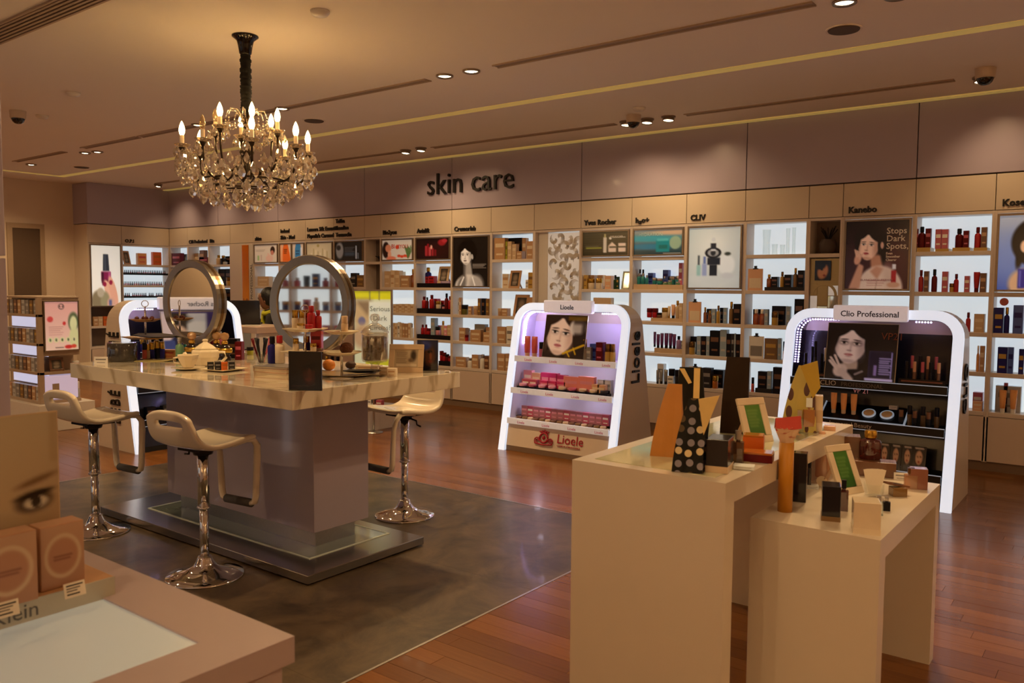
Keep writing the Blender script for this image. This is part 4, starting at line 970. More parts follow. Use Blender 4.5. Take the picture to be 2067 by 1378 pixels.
def kiosk(label, loc, rz, dark, sign, side, poster_ink, shelf_z, base_text, strip, pw=.47, px=-.02, side_font=.2, sign_size=.062, base_h=.29, sign_w=.27, side_sx=1, side_sp=1):
    t = thing('display_kiosk', label, 'display kiosk', loc, rz)
    O, I = arch(0), arch(.072); n = len(O)
    def band(A, fa, B, fb, mi=0, m=None):
        m = m or MB(); vs = [(x, fa(z), z) for x, z in A]+[(x, fb(z), z) for x, z in B]
        return m.add(vs, [(i, i+1, n+i+1, n+i) for i in range(n-1)], mi)
    fr = band(O, yf, I, yf); band(I, yf, I, lambda z: yf(z)+.035, 0, fr); band(O, lambda z: yf(z)+.035, O, yf, 0, fr); band(I, lambda z: yf(z)+.035, O, lambda z: yf(z)+.035, 0, fr)
    build('light_frame', fr, GLOW, t)
    sh = band(arch(.004), lambda z: yf(z)+.034, arch(.004), yb)
    back = [(x, yb(z), z) for x, z in arch(.004)]
    sh.add(back, [tuple(range(len(back)))])
    I2 = arch(.078)
    sh2 = band(I2, lambda z: yf(z)+.03, I2, lambda z: yf(z)+.27)
    build('outer_shell', sh, KSHELL, t)
    cav = sh2; vs = [(x, yf(z)+.27, z) for x, z in I2]; cav.add(vs, [tuple(range(len(vs)))])
    build('inner_lining', cav, CAVB if dark else CAVW, t)
    w = KW/2-.078
    # foot panel
    b = MB(); zb, z0 = base_h, .05
    b.add([(-w, yf(z0)+.02, z0), (w, yf(z0)+.02, z0), (w, yf(zb)+.015, zb), (-w, yf(zb)+.015, zb), (-w, yf(z0)+.26, z0), (w, yf(z0)+.26, z0), (w, yf(zb)+.26, zb), (-w, yf(zb)+.26, zb)],
          [(0,1,2,3), (7,6,5,4), (0,4,5,1), (1,5,6,2), (2,6,7,3), (3,7,4,0)])
    build('foot_panel', b, CAVB if dark else KSHELL, t)
    bx('toe_kick', BLACKM if dark else PLINTHM, -w, w, .03, .2, 0, .05, t)
    shelves = []
    for q, z in enumerate(shelf_z):
        s = build('shelf', MB().box(-w, w, yf(z)+.0, yf(z)+.268, z-.015, z), BLACK if dark else WHITE, t)
        f = build('price_rail', MB().box(-w, w, yf(z)-.02, yf(z), z-.045, z+.012), BLACK if dark else mat('rail_acrylic_glow', '#e4e6ec', .3, emit=.13), s, bevel=.002)  # pale rails carry a faint added glow to read as bright white
        if dark:
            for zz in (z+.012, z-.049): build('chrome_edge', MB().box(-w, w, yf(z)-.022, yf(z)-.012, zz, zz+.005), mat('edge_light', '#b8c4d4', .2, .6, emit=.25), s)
        for k, (s_, x, sz, m) in enumerate(strip(q)):
            text(s_, sz, m, s, (x, yf(z)-.0215, z-.033), depth=.0004)
        shelves.append(s)
    # head sign
    hs = build('head_sign', MB().box(-sign_w, sign_w, yf(KH)-.06, yf(KH)+.0, KH-.09, KH+.03), mat('sign_acrylic', '#e2dce2', .3, emit=.27), t, bevel=.012)
    text(sign, sign_size, INKDARK if not dark else mat('charcoal_print', '#3a3440', .4), hs, (0, yf(KH)-.062, KH-.055), depth=.001, bold=.0008)
    # poster leaning on the top shelf
    if poster_ink:
        zt, zbm = KH-.10, shelf_z[0]+.012
        pn = build('poster_panel', MB().box(px-pw/2, px+pw/2, -.004, .004, 0, zt-zbm), mat('poster_edge', '#b0a898', .3, .4), t, (0, yf(zbm)+.0, zbm), (-math.atan(KL), 0, 0))
        pr = link('print', poster_ink.mesh(pw-.01, zt-zbm-.01), pn, (px-pw/2+.005, -.0055, .005)); pr.data.materials.append(print_mat('lit_poster_print', .16, .2))
    # strip of small LEDs down the inside, left and over the top
    pts = [(x+.0, yf(z)+.1, z) for x, z in arch(.09)]
    led = MB()
    seq = []
    for (a, b2) in zip(pts, pts[1:]):
        L = (Vector(b2)-Vector(a)).length; m_ = max(1, int(L/.02))
        seq += [tuple(Vector(a).lerp(Vector(b2), k/m_)) for k in range(m_)]
    for p in seq:
        if p[2] > shelf_z[0]+.12 and (p[0] < -.25 or p[0] > .3) and (p[0] < w-.16 or not dark):
            led.box(p[0]-.004, p[0]+.004, p[1]-.004, p[1]+.004, p[2]-.005, p[2]+.005)
    build('led_strip', led, LEDM, t)
    # side lettering (both flanks)
    for sgn in side[1]:
        text(side[0], side_font, INKDARK, t, (sgn*(KW/2+.004), (yf(side[2])+yb(side[2]))/2+ (.07 if sgn > 0 else -.07)*side_font/.2, side[2]), rot=(0, -PI/2, PI) if sgn > 0 else (0, -PI/2, 0), depth=.006, align='LEFT', bold=.001, space=side_sp).scale = (side_sx, 1, 1)
    if base_text:
        text(base_text, .12, CRIMP, t, (.16, yf(.14)+.012, .135), rot=(PI/2-math.atan(KL), 0, 0), depth=.002)
        text('COSMETIC FOR ELEGANCE', .021, CRIMP, t, (.15, yf(.1)+.012, .105), rot=(PI/2-math.atan(KL), 0, 0), depth=.002)
        em = MB()      # crowned oval emblem between two scrolls
        def ring(cx, cz, r, a0, a1, th, n_=16, sx=1):
            em.tube([(cx+sx*r*math.cos(a0+(a1-a0)*k/n_), 0, cz+r*math.sin(a0+(a1-a0)*k/n_)) for k in range(n_+1)], th, 5)
        ring(0, 0, .045, 0, 2*PI, .009); ring(-.075, -.03, .028, 0, 5.2, .006); ring(.075, -.03, .028, -2.1, 3.1, .006); ring(-.075, -.03, .012, 0, 5.2, .005); ring(.075, -.03, .012, 0, 5.2, .005)
        em.tube([(-.1, 0, -.055), (0, 0, -.065), (.1, 0, -.055)], .006, 5)
        for dx in (-.04, -.02, 0, .02, .04): em.tube([(dx*.6, 0, .045), (dx*1.3, 0, .078-abs(dx)*.5)], .007, 5)
        em.lathe([(.0, -.02), (.02, 0), (0, .025)], seg=8)
        build('emblem', em, CRIMP, t, (-.13, yf(.16)+.008, .165), (-math.atan(KL), 0, 0))
    return t
def on_kiosk(t, u, q, z, y=.05):
    """world point on a shelf: u from -1 (left) to 1 (right)"""
    c, s = math.cos(t.rotation_euler.z), math.sin(t.rotation_euler.z)
    x = u*(KW/2-.1); yy = yf(z)+y
    return (t.location.x+c*x-s*yy, t.location.y+s*x+c*yy, z)
# --- pink kiosk in the middle
k = Ink(84, 80, '#2a1c16').ell(.38, .42, .38, .62, '#1f1410', .1)
k.face(.40, .44, .33, '#efd9ca', '#c09a86', '#c4767a', '#4a342a', '#141012', turn=-.15, rot=.12, smoky=.35, hair='#2c1c14')
k.poly([(0, 0), (.28, 0), (.1, .2), (.04, .5), (0, .6)], '#2c1c14', .05).ell(.8, .28, .2, .2, '#d8d0c8', .3).poly([(.62, .05), (1, .05), (1, 1), (.74, 1), (.7, .4)], '#241a18', .08, .85).rect(.68, .2, .9, .42, '#c8c0b8', .08, .8)
k.line((.5, .9), (.98, .68), .022, '#caa21c').line((.58, .84), (.66, .96), .015, '#caa21c').line((.74, .76), (.8, .9), .015, '#caa21c').rect(.55, .02, 1, .12, '#8a6a14', .04, .6)
def strip_pink(q):
    return [('Lioele', -.42+.29*j+.02, .036, PINKP) for j in range(4)]
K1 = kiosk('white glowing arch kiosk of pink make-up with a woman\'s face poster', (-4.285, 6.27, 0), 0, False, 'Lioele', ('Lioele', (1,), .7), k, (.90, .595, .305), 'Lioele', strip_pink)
zs = K1.location
G = 'make-up on the pink kiosk'
def on1(kind, c, u, w, h, q, y, desc, d=None, dz=0, **kw):
    z = (.90, .595, .305)[q]
    p = on_kiosk(K1, u, q, z, y)
    return goods(kind, c, w, h, d or w, (p[0], p[1], p[2]+dz), 0, desc, None, **kw)
for j, (kd, c, u, w, h) in enumerate([('tube', 'coral', -.86, .07, .2), ('tube', 'coral', -.7, .07, .2), ('stick', 'rose', -.55, .05, .15), ('stick', 'rose', -.45, .05, .15), ('box', 'darkred', -.33, .06, .16)]):
    on1(kd, c, u, w, h, 0, .06, '%s %s, %s left of the face poster, pink kiosk top shelf' % (c, WORDN[kd], ordw(j)), c2='peach' if kd == 'tube' else 'black')
for j, (kd, c, u, w, h) in enumerate([('stick', 'cream', .36, .045, .2), ('box', 'blue', .52, .08, .16), ('box', 'grey', .46, .05, .13), ('box', 'darkred', .68, .07, .18), ('stick', 'gold', .82, .06, .17), ('stick', 'gold', .91, .05, .17)]):
    on1(kd, c, u, w, h, 0, .05 if j != 1 else .1, '%s %s, %s right of the face poster, pink kiosk top shelf' % (c, WORDN[kd], ordw(j)))
seqs = [('box', 'pink', -.86, .1, .17, .15), ('box', 'peach', -.68, .1, .15, .15), ('box', 'fuchsia', -.48, .1, .16, .15), ('box', 'fuchsia', -.31, .1, .16, .15), ('box', 'fuchsia', -.14, .11, .15, .15), ('box', 'rose', -.84, .09, .09, .10), ('box', 'rose', -.68, .09, .09, .10), ('box', 'fuchsia', -.44, .1, .09, .10), ('box', 'fuchsia', -.28, .1, .09, .10), ('box', 'fuchsia', -.08, .1, .09, .1), ('box', 'salmon', .13, .17, .15, .1), ('box', 'salmon', .43, .17, .16, .1), ('box', 'silver', .68, .08, .14, .14), ('box', 'silver', .8, .08, .14, .14), ('box', 'peach', .64, .08, .1, .08), ('box', 'peach', .75, .08, .1, .08)]
for j, (kd, c, u, w, h, y) in enumerate(seqs): on1(kd, c, u, w, h, 1, y, '%s %s, %s along the back, middle shelf of pink kiosk' % (c, WORDN[kd], ordw(j)), d=.05)
for j in range(9):
    c = ('pink', 'rose', 'pink', 'pink', 'beige', 'rose', 'beige', 'beige', 'charcoal')[j]
    on1('riser', 'black', -.86+j*.21, .1, .025, 1, .055, 'small black tester block, %s along the front, middle shelf of pink kiosk' % ordw(j), d=.07)
    on1('compact', c, -.86+j*.21, .075, .05, 1, .05, '%s open compact, %s along the front, middle shelf of pink kiosk' % (c, ordw(j)), dz=.025)
for j in range(14):
    c = ('dusky', 'rose', 'dusky')[j % 3]
    on1('box', c, -.84+j*.129, .07, .1, 2, .14, 'pink carton, %s along the back, lowest shelf of pink kiosk' % ordw(j), d=.05, dz=.02)
bx_ = build('display_riser', MB().box(-.55, .55, -.03, .03, 0, .02), BLACK, None, on_kiosk(K1, 0, 2, .305, .14)); tag(bx_, 'long black riser on the lowest shelf of the pink kiosk', 'riser')
for j in range(15):
    c = ('brown', 'bronze', 'beige')[j % 3]
    on1('compact', c, -.88+j*.124, .055, .045, 2, .06, 'small %s eye shadow pot, %s along the front, lowest shelf of pink kiosk' % (c, ordw(j)))

for zz, p_ in ((.88, .55), (.575, .55), (1.3, .5)):      # slim lamps under the head and the shelves
    for u in (-.5, .5): lamp('kiosk_lamp', 'POINT', tuple(Vector(on_kiosk(K1, u, 0, zz, .04))-Vector((0, 0, .02))), p_, (.86, .8, 1), None, .03, parent=K1)
# --- black kiosk at the right
k = Ink(96, 92, '#141114').ell(.33, .4, .3, .5, '#0d0b0e', .1)
k.poly([(.1, 1), (.18, .7), (.45, .72), (.62, 1)], '#141216', .05).ell(.36, .74, .11, .2, '#a89890', .3).ell(.45, .95, .3, .14, '#17141a', .2)
k.face(.345, .37, .225, '#dcd0d2', '#8d7c84', '#b07880', '#2c2026', '#120e12', turn=-.08, rot=.08, smoky=.9, hair='#0e0c0f')
k.poly([(.08, 0), (.34, 0), (.2, .12), (.14, .4), (.06, .6)], '#0e0c0f', .05).poly([(.34, 0), (.66, 0), (.64, .5), (.56, .2), (.46, .06)], '#0e0c0f', .05)
k.ell(.22, .84, .1, .12, '#c2b4b2', .3, .5).line((.2, .86), (.06, .68), .02, '#c8bab8').line((.2, .82), (.07, .62), .018, '#c2b4b2').line((.22, .8), (.13, .58), .018, '#c8bab8').line((.24, .86), (.36, 1), .06, '#b8aaa8')
k.line((.44, .9), (.54, .84), .015, '#8a8084')
k.rect(.62, .47, .96, .95, '#26234a', .01, .9).rect(.64, .49, .94, .93, '#191734', .01).rect(.7, .72, .74, .9, '#8a7cc8', .01).lines(.78, .93, .6, 8, .038, '#a8a4f0', .012).rect(.58, .95, .97, .99, '#c4c2ff', .01).rect(.935, .49, .95, .94, '#a8a4ff', .006)
def strip_black(q):
    return [[('CLIO', -.27, .055, SILVP), ('PROFESSIONAL', -.02, .045, mat('dim_print', '#6a625c', .4))], [('VP21', -.32, .045, mat('rust_print', '#7a3c22', .5)), ('Immortal Beauty', -.08, .046, SILVP)], [('CLIO', -.25, .05, SILVP), ('PROFESSIONAL', .0, .05, SILVP)]][q]
K2 = kiosk('black-lined glowing arch kiosk with the portrait of a pale woman', (-1.655, 6.47, 0), 0, True, 'Clio Professional', ('CLIO', (1,), .66), k, (.865, .565, .235), None, strip_black, pw=.52, px=-.05, side_font=.17, base_h=.19)
text('VP21', .075, MATS['rust_print'], K2, (.17, yf(1.22)-.02, 1.20), rot=(PI/2-math.atan(KL), 0, 0), depth=.0006)
text('VP 21', .05, mat('rose_lit_print', '#c8807c', .5, emit=.2), K2, (-.05, yf(.8)+.1, .775), depth=.0006)
def on2(kind, c, u, w, h, q, y, desc, d=None, dz=0, **kw):
    p = on_kiosk(K2, u, q, (.865, .565, .235)[q], y)
    return goods(kind, c, w, h, d or w, (p[0], p[1], p[2]+dz), 0, desc, None, **kw)
for j in range(8): on2('stick', 'charcoal' if j % 3 else 'black', -.88+j*.07, .026, .2+.05*(j % 3), 0, .08+.05*(j % 2), 'slim dark pencil, %s left of the portrait, black kiosk top shelf' % ordw(j), c2='silver' if j == 4 else 'black')
on2('stick', 'rose', -.44, .03, .18, 0, .06, 'red lipstick left of the portrait on the top shelf of the black kiosk')
for j in range(9): on2('stick', ('black', 'charcoal', 'brown')[j % 3], .5+j*.05, .026, .18+.04*(j % 2), 0, .07+.05*(j % 2), 'slim dark stick, %s right of the portrait, black kiosk top shelf' % ordw(j), c2=('black', 'rose', 'peach')[j % 3])
for a, l in ((-.66, 'left'), (.7, 'right')):
    p = on_kiosk(K2, a, 0, .865, .035); o = build('price_card', MB().box(-.16, .16, 0, .004, 0, .055).box(-.14, .14, -.001, 0, .03, .042, 1), [BLACK, mat('dim_copper', '#7a4a38', .4)], None, p, (-.4, 0, 0)); tag(o, 'dark price card strip %s of the portrait on the black kiosk' % l, 'price card')
# tilted tester tray of the middle shelf
p = on_kiosk(K2, -.03, 1, .565, .03)
tr = thing('tester_tray', 'silver framed tilted tester tray on the middle shelf of the black kiosk', 'tray', p)
build('tray_board', MB().box(-.3, .3, 0, .2, 0, .012), BLACK, tr, rot=(.55, 0, 0))
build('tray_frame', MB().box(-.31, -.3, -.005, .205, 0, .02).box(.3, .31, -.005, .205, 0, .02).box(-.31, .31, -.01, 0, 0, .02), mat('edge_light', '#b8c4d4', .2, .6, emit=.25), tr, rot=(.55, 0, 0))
for j in range(3):
    goods('tube', 'apricot', .05, .16, .04, (p[0]-.22+j*.075, p[1]+.06, p[2]+.045), 0, 'upside-down beige foundation tube, %s of three on the tester tray' % ordw(j), c2='beige')
for j in range(2):
    o = build('powder_compact', MB().lathe([(.045, 0), (.05, .006), (.05, .014), (.042, .016)], seg=24).lathe([(0, .017), (.036, .017), (.04, .0155)], seg=24, mi=1), [mat('edge_light', '#b8c4d4', .2, .6, emit=.25), pm('beige')], None, (p[0]+.04+j*.13, p[1]+.075, p[2]+.058), (.55, 0, 0)); tag(o, 'round silver rimmed powder compact on the tester tray, %s' % ('left', 'right')[j], 'compact')
o = goods('box', 'silver', .06, .03, .04, (p[0]+.2, p[1]+.14, p[2]+.103), 0, 'small silver carton at the upper right of the tester tray')
for j in range(4): on2('tube', 'apricot', -.93+j*.085, .035, .09, 1, .06, 'small beige tube, %s left of the tester tray on the black kiosk' % ordw(j), c2='black')
for j in range(6): on2('stick', ('black', 'bronze')[j % 2], .48+j*.085, .035, .12+.03*(j % 2), 1, .06+.05*(j % 2), 'dark bottle, %s right of the tester tray on the black kiosk' % ordw(j), c2=('brown', 'black')[j % 2])
def sachet(u, w, h, desc, y=.05, face=True):
    q = on_kiosk(K2, u, 2, .235, y)
    o = build('mask_sachet', MB().box(-w/2, w/2, -.006, .006, 0, h), mat('sachet_black', '#121014', .15, coat=.4), None, q, (-.25, 0, 0)); tag(o, desc, 'sachet')
    k = Ink(16, 32, '#17131a').rect(.1, .03, .9, .08, '#b8b0a8').ell(.5, .42, .3, .28, '#c09a80', .3).ell(.4, .38, .06, .04, '#20140f', .4).ell(.62, .38, .06, .04, '#20140f', .4).ell(.5, .58, .1, .04, '#8a3a38', .4).rect(.15, .75, .85, .95, '#2a3444', .1)
    pr = link('print', k.mesh(w-.01, h-.01), o, (-w/2+.005, -.0075, .005)); pr.data.materials.append(PRINTGLOSS); return o
for j in range(9):
    sachet(-.42+j*.145, .075 if j != 8 else .09, .2, 'dark mask sachet with a face, %s along the lowest shelf of black kiosk' % ordw(j))
on2('box', 'lime', -.55, .12, .05, 2, .09, 'yellow carton at the left of the lowest shelf of the black kiosk', dz=0)

# --- third kiosk left, behind the counter, turned to the right
k = Ink(60, 60, '#cfc8d8').ell(.55, .4, .2, .2, '#e8d0c4', .2).ell(.55, .36, .26, .26, '#2a3a78', .12, inner=.82).ell(.55, .95, .4, .4, '#1d2448', .2).rect(.0, .75, .3, 1, '#3a4a8a', .05)
K3 = kiosk('glowing arch kiosk behind the marble counter, its side lettered', (-7.36, 4.585, 0), PI/2, True, 'B\u00e9b\u00e9', ('B\u00c9B\u00c9 POCH\u00c9', (-1,), .25), k, (.92, .6, .29), None, lambda q: [], pw=.4, px=-.05, side_font=.25, side_sx=.5, side_sp=1.3)
o = build('display_riser', MB().box(-.5, .5, -.1, .1, 0, .03), mat('pack_lilac', PAL['lilac'], .4), None, on_kiosk(K3, 0, 1, .6, .12), (0, 0, PI/2)); tag(o, 'lilac board on the middle shelf of the lettered kiosk', 'riser')
for j in range(8):
    c = ('navy', 'rose', 'black', 'silver')[j % 4]
    p = on_kiosk(K3, -.8+j*.14, 0, .92, .08); goods('stick', c, .045, .15, .045, p, PI/2, '%s tube on the top shelf of the lettered kiosk, %s from its left' % (c, ordw(j)))
for j in range(6):
    p = on_kiosk(K3, -.8+j*.3, 2, .29, .08); goods('box', ('black', 'charcoal')[j % 2], .09, .12, .06, p, PI/2, 'dark carton on the lowest shelf of the lettered kiosk, %s from its left' % ordw(j))
for j in range(7):
    p = on_kiosk(K3, .3+j*.09, 0, .92, .14); goods('stick', ('rose', 'darkred', 'black')[j % 3], .04, .17, .04, p, PI/2, 'lip gloss at the right end of the lettered kiosk, %s from left' % ordw(j))
# ------------------------------------------------------------------ marble counter
def marble_mat():
    m = mat('veined_marble', '#d9cdb6', .1, coat=.6, var=.05)
    nt = m.node_tree; b = nt.nodes['Principled BSDF']; tc = [n for n in nt.nodes if n.type == 'TEX_COORD'][0]
    mp = nt.nodes.new('ShaderNodeMapping'); mp.inputs['Rotation'].default_value = (.3, .5, .7); mp.inputs['Scale'].default_value = (1.2, 3.4, 1.2)
    wv = nt.nodes.new('ShaderNodeTexWave'); wv.inputs['Scale'].default_value = 1.1; wv.inputs['Distortion'].default_value = 9; wv.inputs['Detail'].default_value = 4; wv.inputs['Detail Scale'].default_value = 1.4
    cr = nt.nodes.new('ShaderNodeValToRGB'); e = cr.color_ramp.elements
    e[0].color = lin('#b8a88e')+[1]; e[0].position = .0; e[1].color = lin('#ddd2bd')+[1]; e[1].position = .42
    e2 = cr.color_ramp.elements.new(.14); e2.color = lin('#cfc2aa')+[1]
    nt.links.new(tc.outputs['Object'], mp.inputs['Vector']); nt.links.new(mp.outputs['Vector'], wv.inputs['Vector']); nt.links.new(wv.outputs['Fac'], cr.inputs['Fac']); nt.links.new(cr.outputs['Color'], b.inputs['Base Color'])
    return m
MARBLE = marble_mat()
CT = 1.05
ctr = thing('marble_counter', 'marble topped bar counter on a white pedestal with a steel base', 'counter', (-4.5, 3.2, 0))
def cbx(n, m, x0, x1, y0, y1, z0, z1, bevel=0, par=None): return bx(n, m, x0+4.5, x1+4.5, y0-3.2, y1-3.2, z0, z1, par or ctr, bevel)
cbx('marble_top', MARBLE, -5.68, -3.345, 2.595, 3.87, .955, CT, .003)
PEDM = mat('pedestal_lilac_gloss', '#a096a6', .12, coat=.5, var=.02)
cbx('pedestal', PEDM, -5.26, -3.72, 3.03, 3.45, .16, .955, .003)
cbx('pedestal_foot', STEEL, -5.20, -3.78, 3.09, 3.39, .05, .16)
cbx('base_plate', mat('mirror_steel', '#a8a29c', .2, 1, var=.06, scale=200), -5.63, -3.425, 2.745, 3.63, .008, .055, .004)
cbx('glass_inlay', mat('grey_glass_inlay', '#76827e', .08, coat=.6), -5.32, -3.64, 2.93, 3.53, .055, .0575)
for q in ((-5.33, -3.63, 2.92, 2.932), (-5.33, -3.63, 3.528, 3.54), (-3.642, -3.63, 2.932, 3.528), (-5.33, -5.318, 2.932, 3.528)): cbx('inlay_edge', mat('pale_inlay_edge', '#c4d0c8', .3), *q, .055, .059)
cbx('base_foot', BLACKM, -5.5, -3.55, 2.85, 3.5, 0, .008)

# ------------------------------------------------------------------ bar stools
STOOLM = mat('stool_cream_plastic', '#ddd0bb', .18, coat=.5, var=.01)
def stool_seat():
    """moulded seat: low front edge, raised back lip with a grip slot"""
    nx, ny = 14, 16
    def P(i, j):
        u = i/nx*2-1; v = j/ny                       # v: front 0 -> back 1
        prof = [(-.2, .0), (-.13, -.004), (-.03, -.02), (.07, -.024), (.135, -.004), (.168, .045), (.184, .11), (.196, .175)]
        t = v*(len(prof)-1); a = min(int(t), len(prof)-2); f = t-a
        y = prof[a][0]*(1-f)+prof[a+1][0]*f; z = prof[a][1]*(1-f)+prof[a+1][1]*f
        wd_ = .205-.03*max(0, v-.6)/.4-.008*(1-v)
        side = abs(u)**3
        z += .014*side*(1 if v < .55 else max(0, 1-(v-.55)/.3))
        z -= .035*max(0, v-.8)/.2*side
        return (u*wd_, y, z)
    bm = bmesh.new(); V = [[bm.verts.new(P(i, j)) for j in range(ny+1)] for i in range(nx+1)]
    for i in range(nx):
        for j in range(ny):
            if 3 <= i < nx-3 and j == 13: continue
            bm.faces.new((V[i][j], V[i+1][j], V[i+1][j+1], V[i][j+1]))
    for f in bm.faces: f.smooth = True
    me = bpy.data.meshes.new('seat'); bm.to_mesh(me); bm.free(); return me
def make_stool(label):
    t = thing('bar_stool', label, 'bar stool', group=None)
    H_ = .76
    s = build('seat', stool_seat(), STOOLM, t, (0, 0, H_))
    so = s.modifiers.new('thickness', 'SOLIDIFY'); so.thickness = .03; so.offset = -1
    sb = s.modifiers.new('smooth', 'SUBSURF'); sb.levels = 1; sb.render_levels = 2
    L = MB()
    for sg in (-1, 1):
        L.tube([(sg*.16, -.06, H_-.03), (sg*.165, -.15, H_-.018), (sg*.168, -.195, H_-.024), (sg*.165, -.226, H_-.06), (sg*.155, -.235, H_-.12), (sg*.145, -.235, H_-.27), (sg*.14, -.235, H_-.35), (sg*.13, -.235, H_-.385), (sg*.10, -.235, H_-.395)], .021, 10, sx=1, sy=.75)
    build('foot_loop', L, STOOLM, t)
    build('foot_rest', MB().tube([(-.105, -.235, H_-.395), (.105, -.235, H_-.395)], .024, 12), mat('grey_rubber', '#4a4644', .7), t)
    build('post', MB().lathe([(.031, .38), (.031, H_-.05)], seg=20).lathe([(.024, .06), (.024, .40)], seg=20), CHROME, t)
    build('collar', MB().lathe([(.03, .372), (.036, .375), (.036, .384), (.03, .388)], seg=20), CHROME, t)
    build('mount_plate', MB().box(-.09, .09, -.09, .09, H_-.062, H_-.05).lathe([(.05, H_-.09), (.06, H_-.06)], seg=16), DARKMET, t)
    build('base', MB().lathe([(.205, 0), (.205, .006), (.2, .012), (.15, .022), (.1, .038), (.062, .06), (.046, .085), (.04, .1), (.034, .112), (.026, .114)], seg=40), CHROME, t)
    build('lift_lever', MB().tube([(.03, 0, H_-.075), (.14, -.02, H_-.085), (.15, -.025, H_-.11), (.19, -.03, H_-.115)], .006, 6), DARKMET, t)
    return t
st = make_stool('cream bar stool in front of the counter, nearest the camera')
st.location = (-3.985, 2.5, 0); st.rotation_euler = (0, 0, PI+.1)
s2 = copy_tree(st); s2.location = (-5.25, 2.53, 0); s2.rotation_euler = (0, 0, PI+.08); s2['label'] = 'cream bar stool at the far left end in front of the counter'
s3 = copy_tree(st); s3.location = (-3.985, 4.03, 0); s3.rotation_euler = (0, 0, -.05); s3['label'] = 'cream bar stool on the far side of the counter, seen at its right end'

# ------------------------------------------------------------------ round mirrors on the counter
RIMM = mat('mirror_rim_pewter', '#8d8478', .28, .85, var=.08)
def round_mirror(x, y, R, rz, label, cz):
    t = thing('round_mirror', label, 'mirror', (x, y, CT), rz)
    z = cz-CT
    m = MB(); prof = [(R-.054, -.014), (R-.05, -.02), (R-.004, -.026), (R, -.022), (R, .05), (R-.004, .054), (R-.05, .05), (R-.054, .044)]
    n = 56; vs = []; fs = []
    for r, yy in prof:
        vs += [(r*math.cos(2*PI*k/n), yy, z+r*math.sin(2*PI*k/n)) for k in range(n)]
    for i in range(len(prof)):
        j = (i+1) % len(prof)
        fs += [(i*n+k, i*n+(k+1) % n, j*n+(k+1) % n, j*n+k) for k in range(n)]
    build('rim', m.add(vs, fs, 0, False), RIMM, t)
    g = MB(); r = R-.052
    for yy in (-.010, .040):
        g.add([(r*math.cos(2*PI*k/n), yy, z+r*math.sin(2*PI*k/n)) for k in range(n)], [tuple(range(n))])
    build('mirror_glass', g, mat('mirror_silver', '#f0ece4', .03, 1, var=0), t)
    build('groove', MB().add([(( R+.0015)*math.cos(2*PI*k/n), yy, z+(R+.0015)*math.sin(2*PI*k/n)) for yy in (.006, .03) for k in range(n)], [(k, (k+1) % n, n+(k+1) % n, n+k) for k in range(n)]), mat('dark_brass', '#5e4526', .3, .8), t)
    build('stand', MB().lathe([(.09, 0), (.09, .008), (.03, .016), (.016, .03), (.016, z-R+.004)], (0, .015, 0), seg=24), RIMM, t)
    return t
round_mirror(-5.275, 3.25, .297, .10, 'left of the two large round mirrors on the marble counter', 1.452)
round_mirror(-4.005, 3.25, .297, .215, 'right of the two large round mirrors on the marble counter', 1.465)
# ------------------------------------------------------------------ things on the marble counter
CERAM = mat('cream_ceramic', '#e2d3b4', .2, coat=.4, var=.02)
def onc(px, py, z=CT):
    p = at(px, py, 'Z', z)
    while p.y > 3.78 or p.x < -5.58: py += .5; p = at(px, py, 'Z', z)      # keep clear of the far edges
    return (p.x, p.y, z)
def scale_at(p):   # pixels per metre at a point
    return F/((Vector(p)-CAM).dot(_f))
FACE = YAW         # turning a thing by this much makes its front look at the room's entrance, where the photograph was taken
# teapot, square shouldered
p = onc(415, 738)
t = thing('teapot', 'cream ceramic teapot on the marble counter', 'teapot', p, FACE)
build('pot', MB().lathe([(.05, 0), (.07, .01), (.09, .06), (.092, .095), (.085, .105), (.05, .112)], seg=8, smooth=False), CERAM, t, bevel=.004)
build('lid', MB().lathe([(.072, .11), (.07, .118), (.04, .14), (.02, .15), (.014, .158), (.02, .166), (.016, .174), (.0, .177)], seg=8, smooth=False), CERAM, t, bevel=.002)
build('spout', MB().tube([(-.07, -.02, .03), (-.105, -.03, .045), (-.125, -.035, .09)], [.022, .017, .011], 8), CERAM, t)
build('handle', MB().tube([(.085, .0, .09), (.125, .0, .09), (.135, .0, .055), (.11, .0, .03), (.085, .0, .03)], .009, 8), CERAM, t)
# cup and saucer
p = onc(380, 746)
t = thing('teacup', 'cream teacup beside the teapot on the marble counter', 'cup', (p[0], p[1], CT+.012), FACE)
build('cup', MB().lathe([(.03, 0), (.034, .004), (.058, .05), (.066, .075), (.068, .082), (.063, .082), (.054, .05), (.028, .012), (0, .01)], seg=8, smooth=False), CERAM, t, bevel=.002)
build('handle', MB().tube([(-.06, 0, .066), (-.09, 0, .06), (-.088, 0, .03), (-.05, 0, .026)], .006, 7), CERAM, t)
o = build('saucer', MB().lathe([(.04, 0), (.05, .002), (.098, .014), (.1, .017), (.05, .009), (.03, .0115)], seg=28), CERAM, None, (p[0], p[1], CT)); tag(o, 'cream saucer under the teacup', 'saucer')
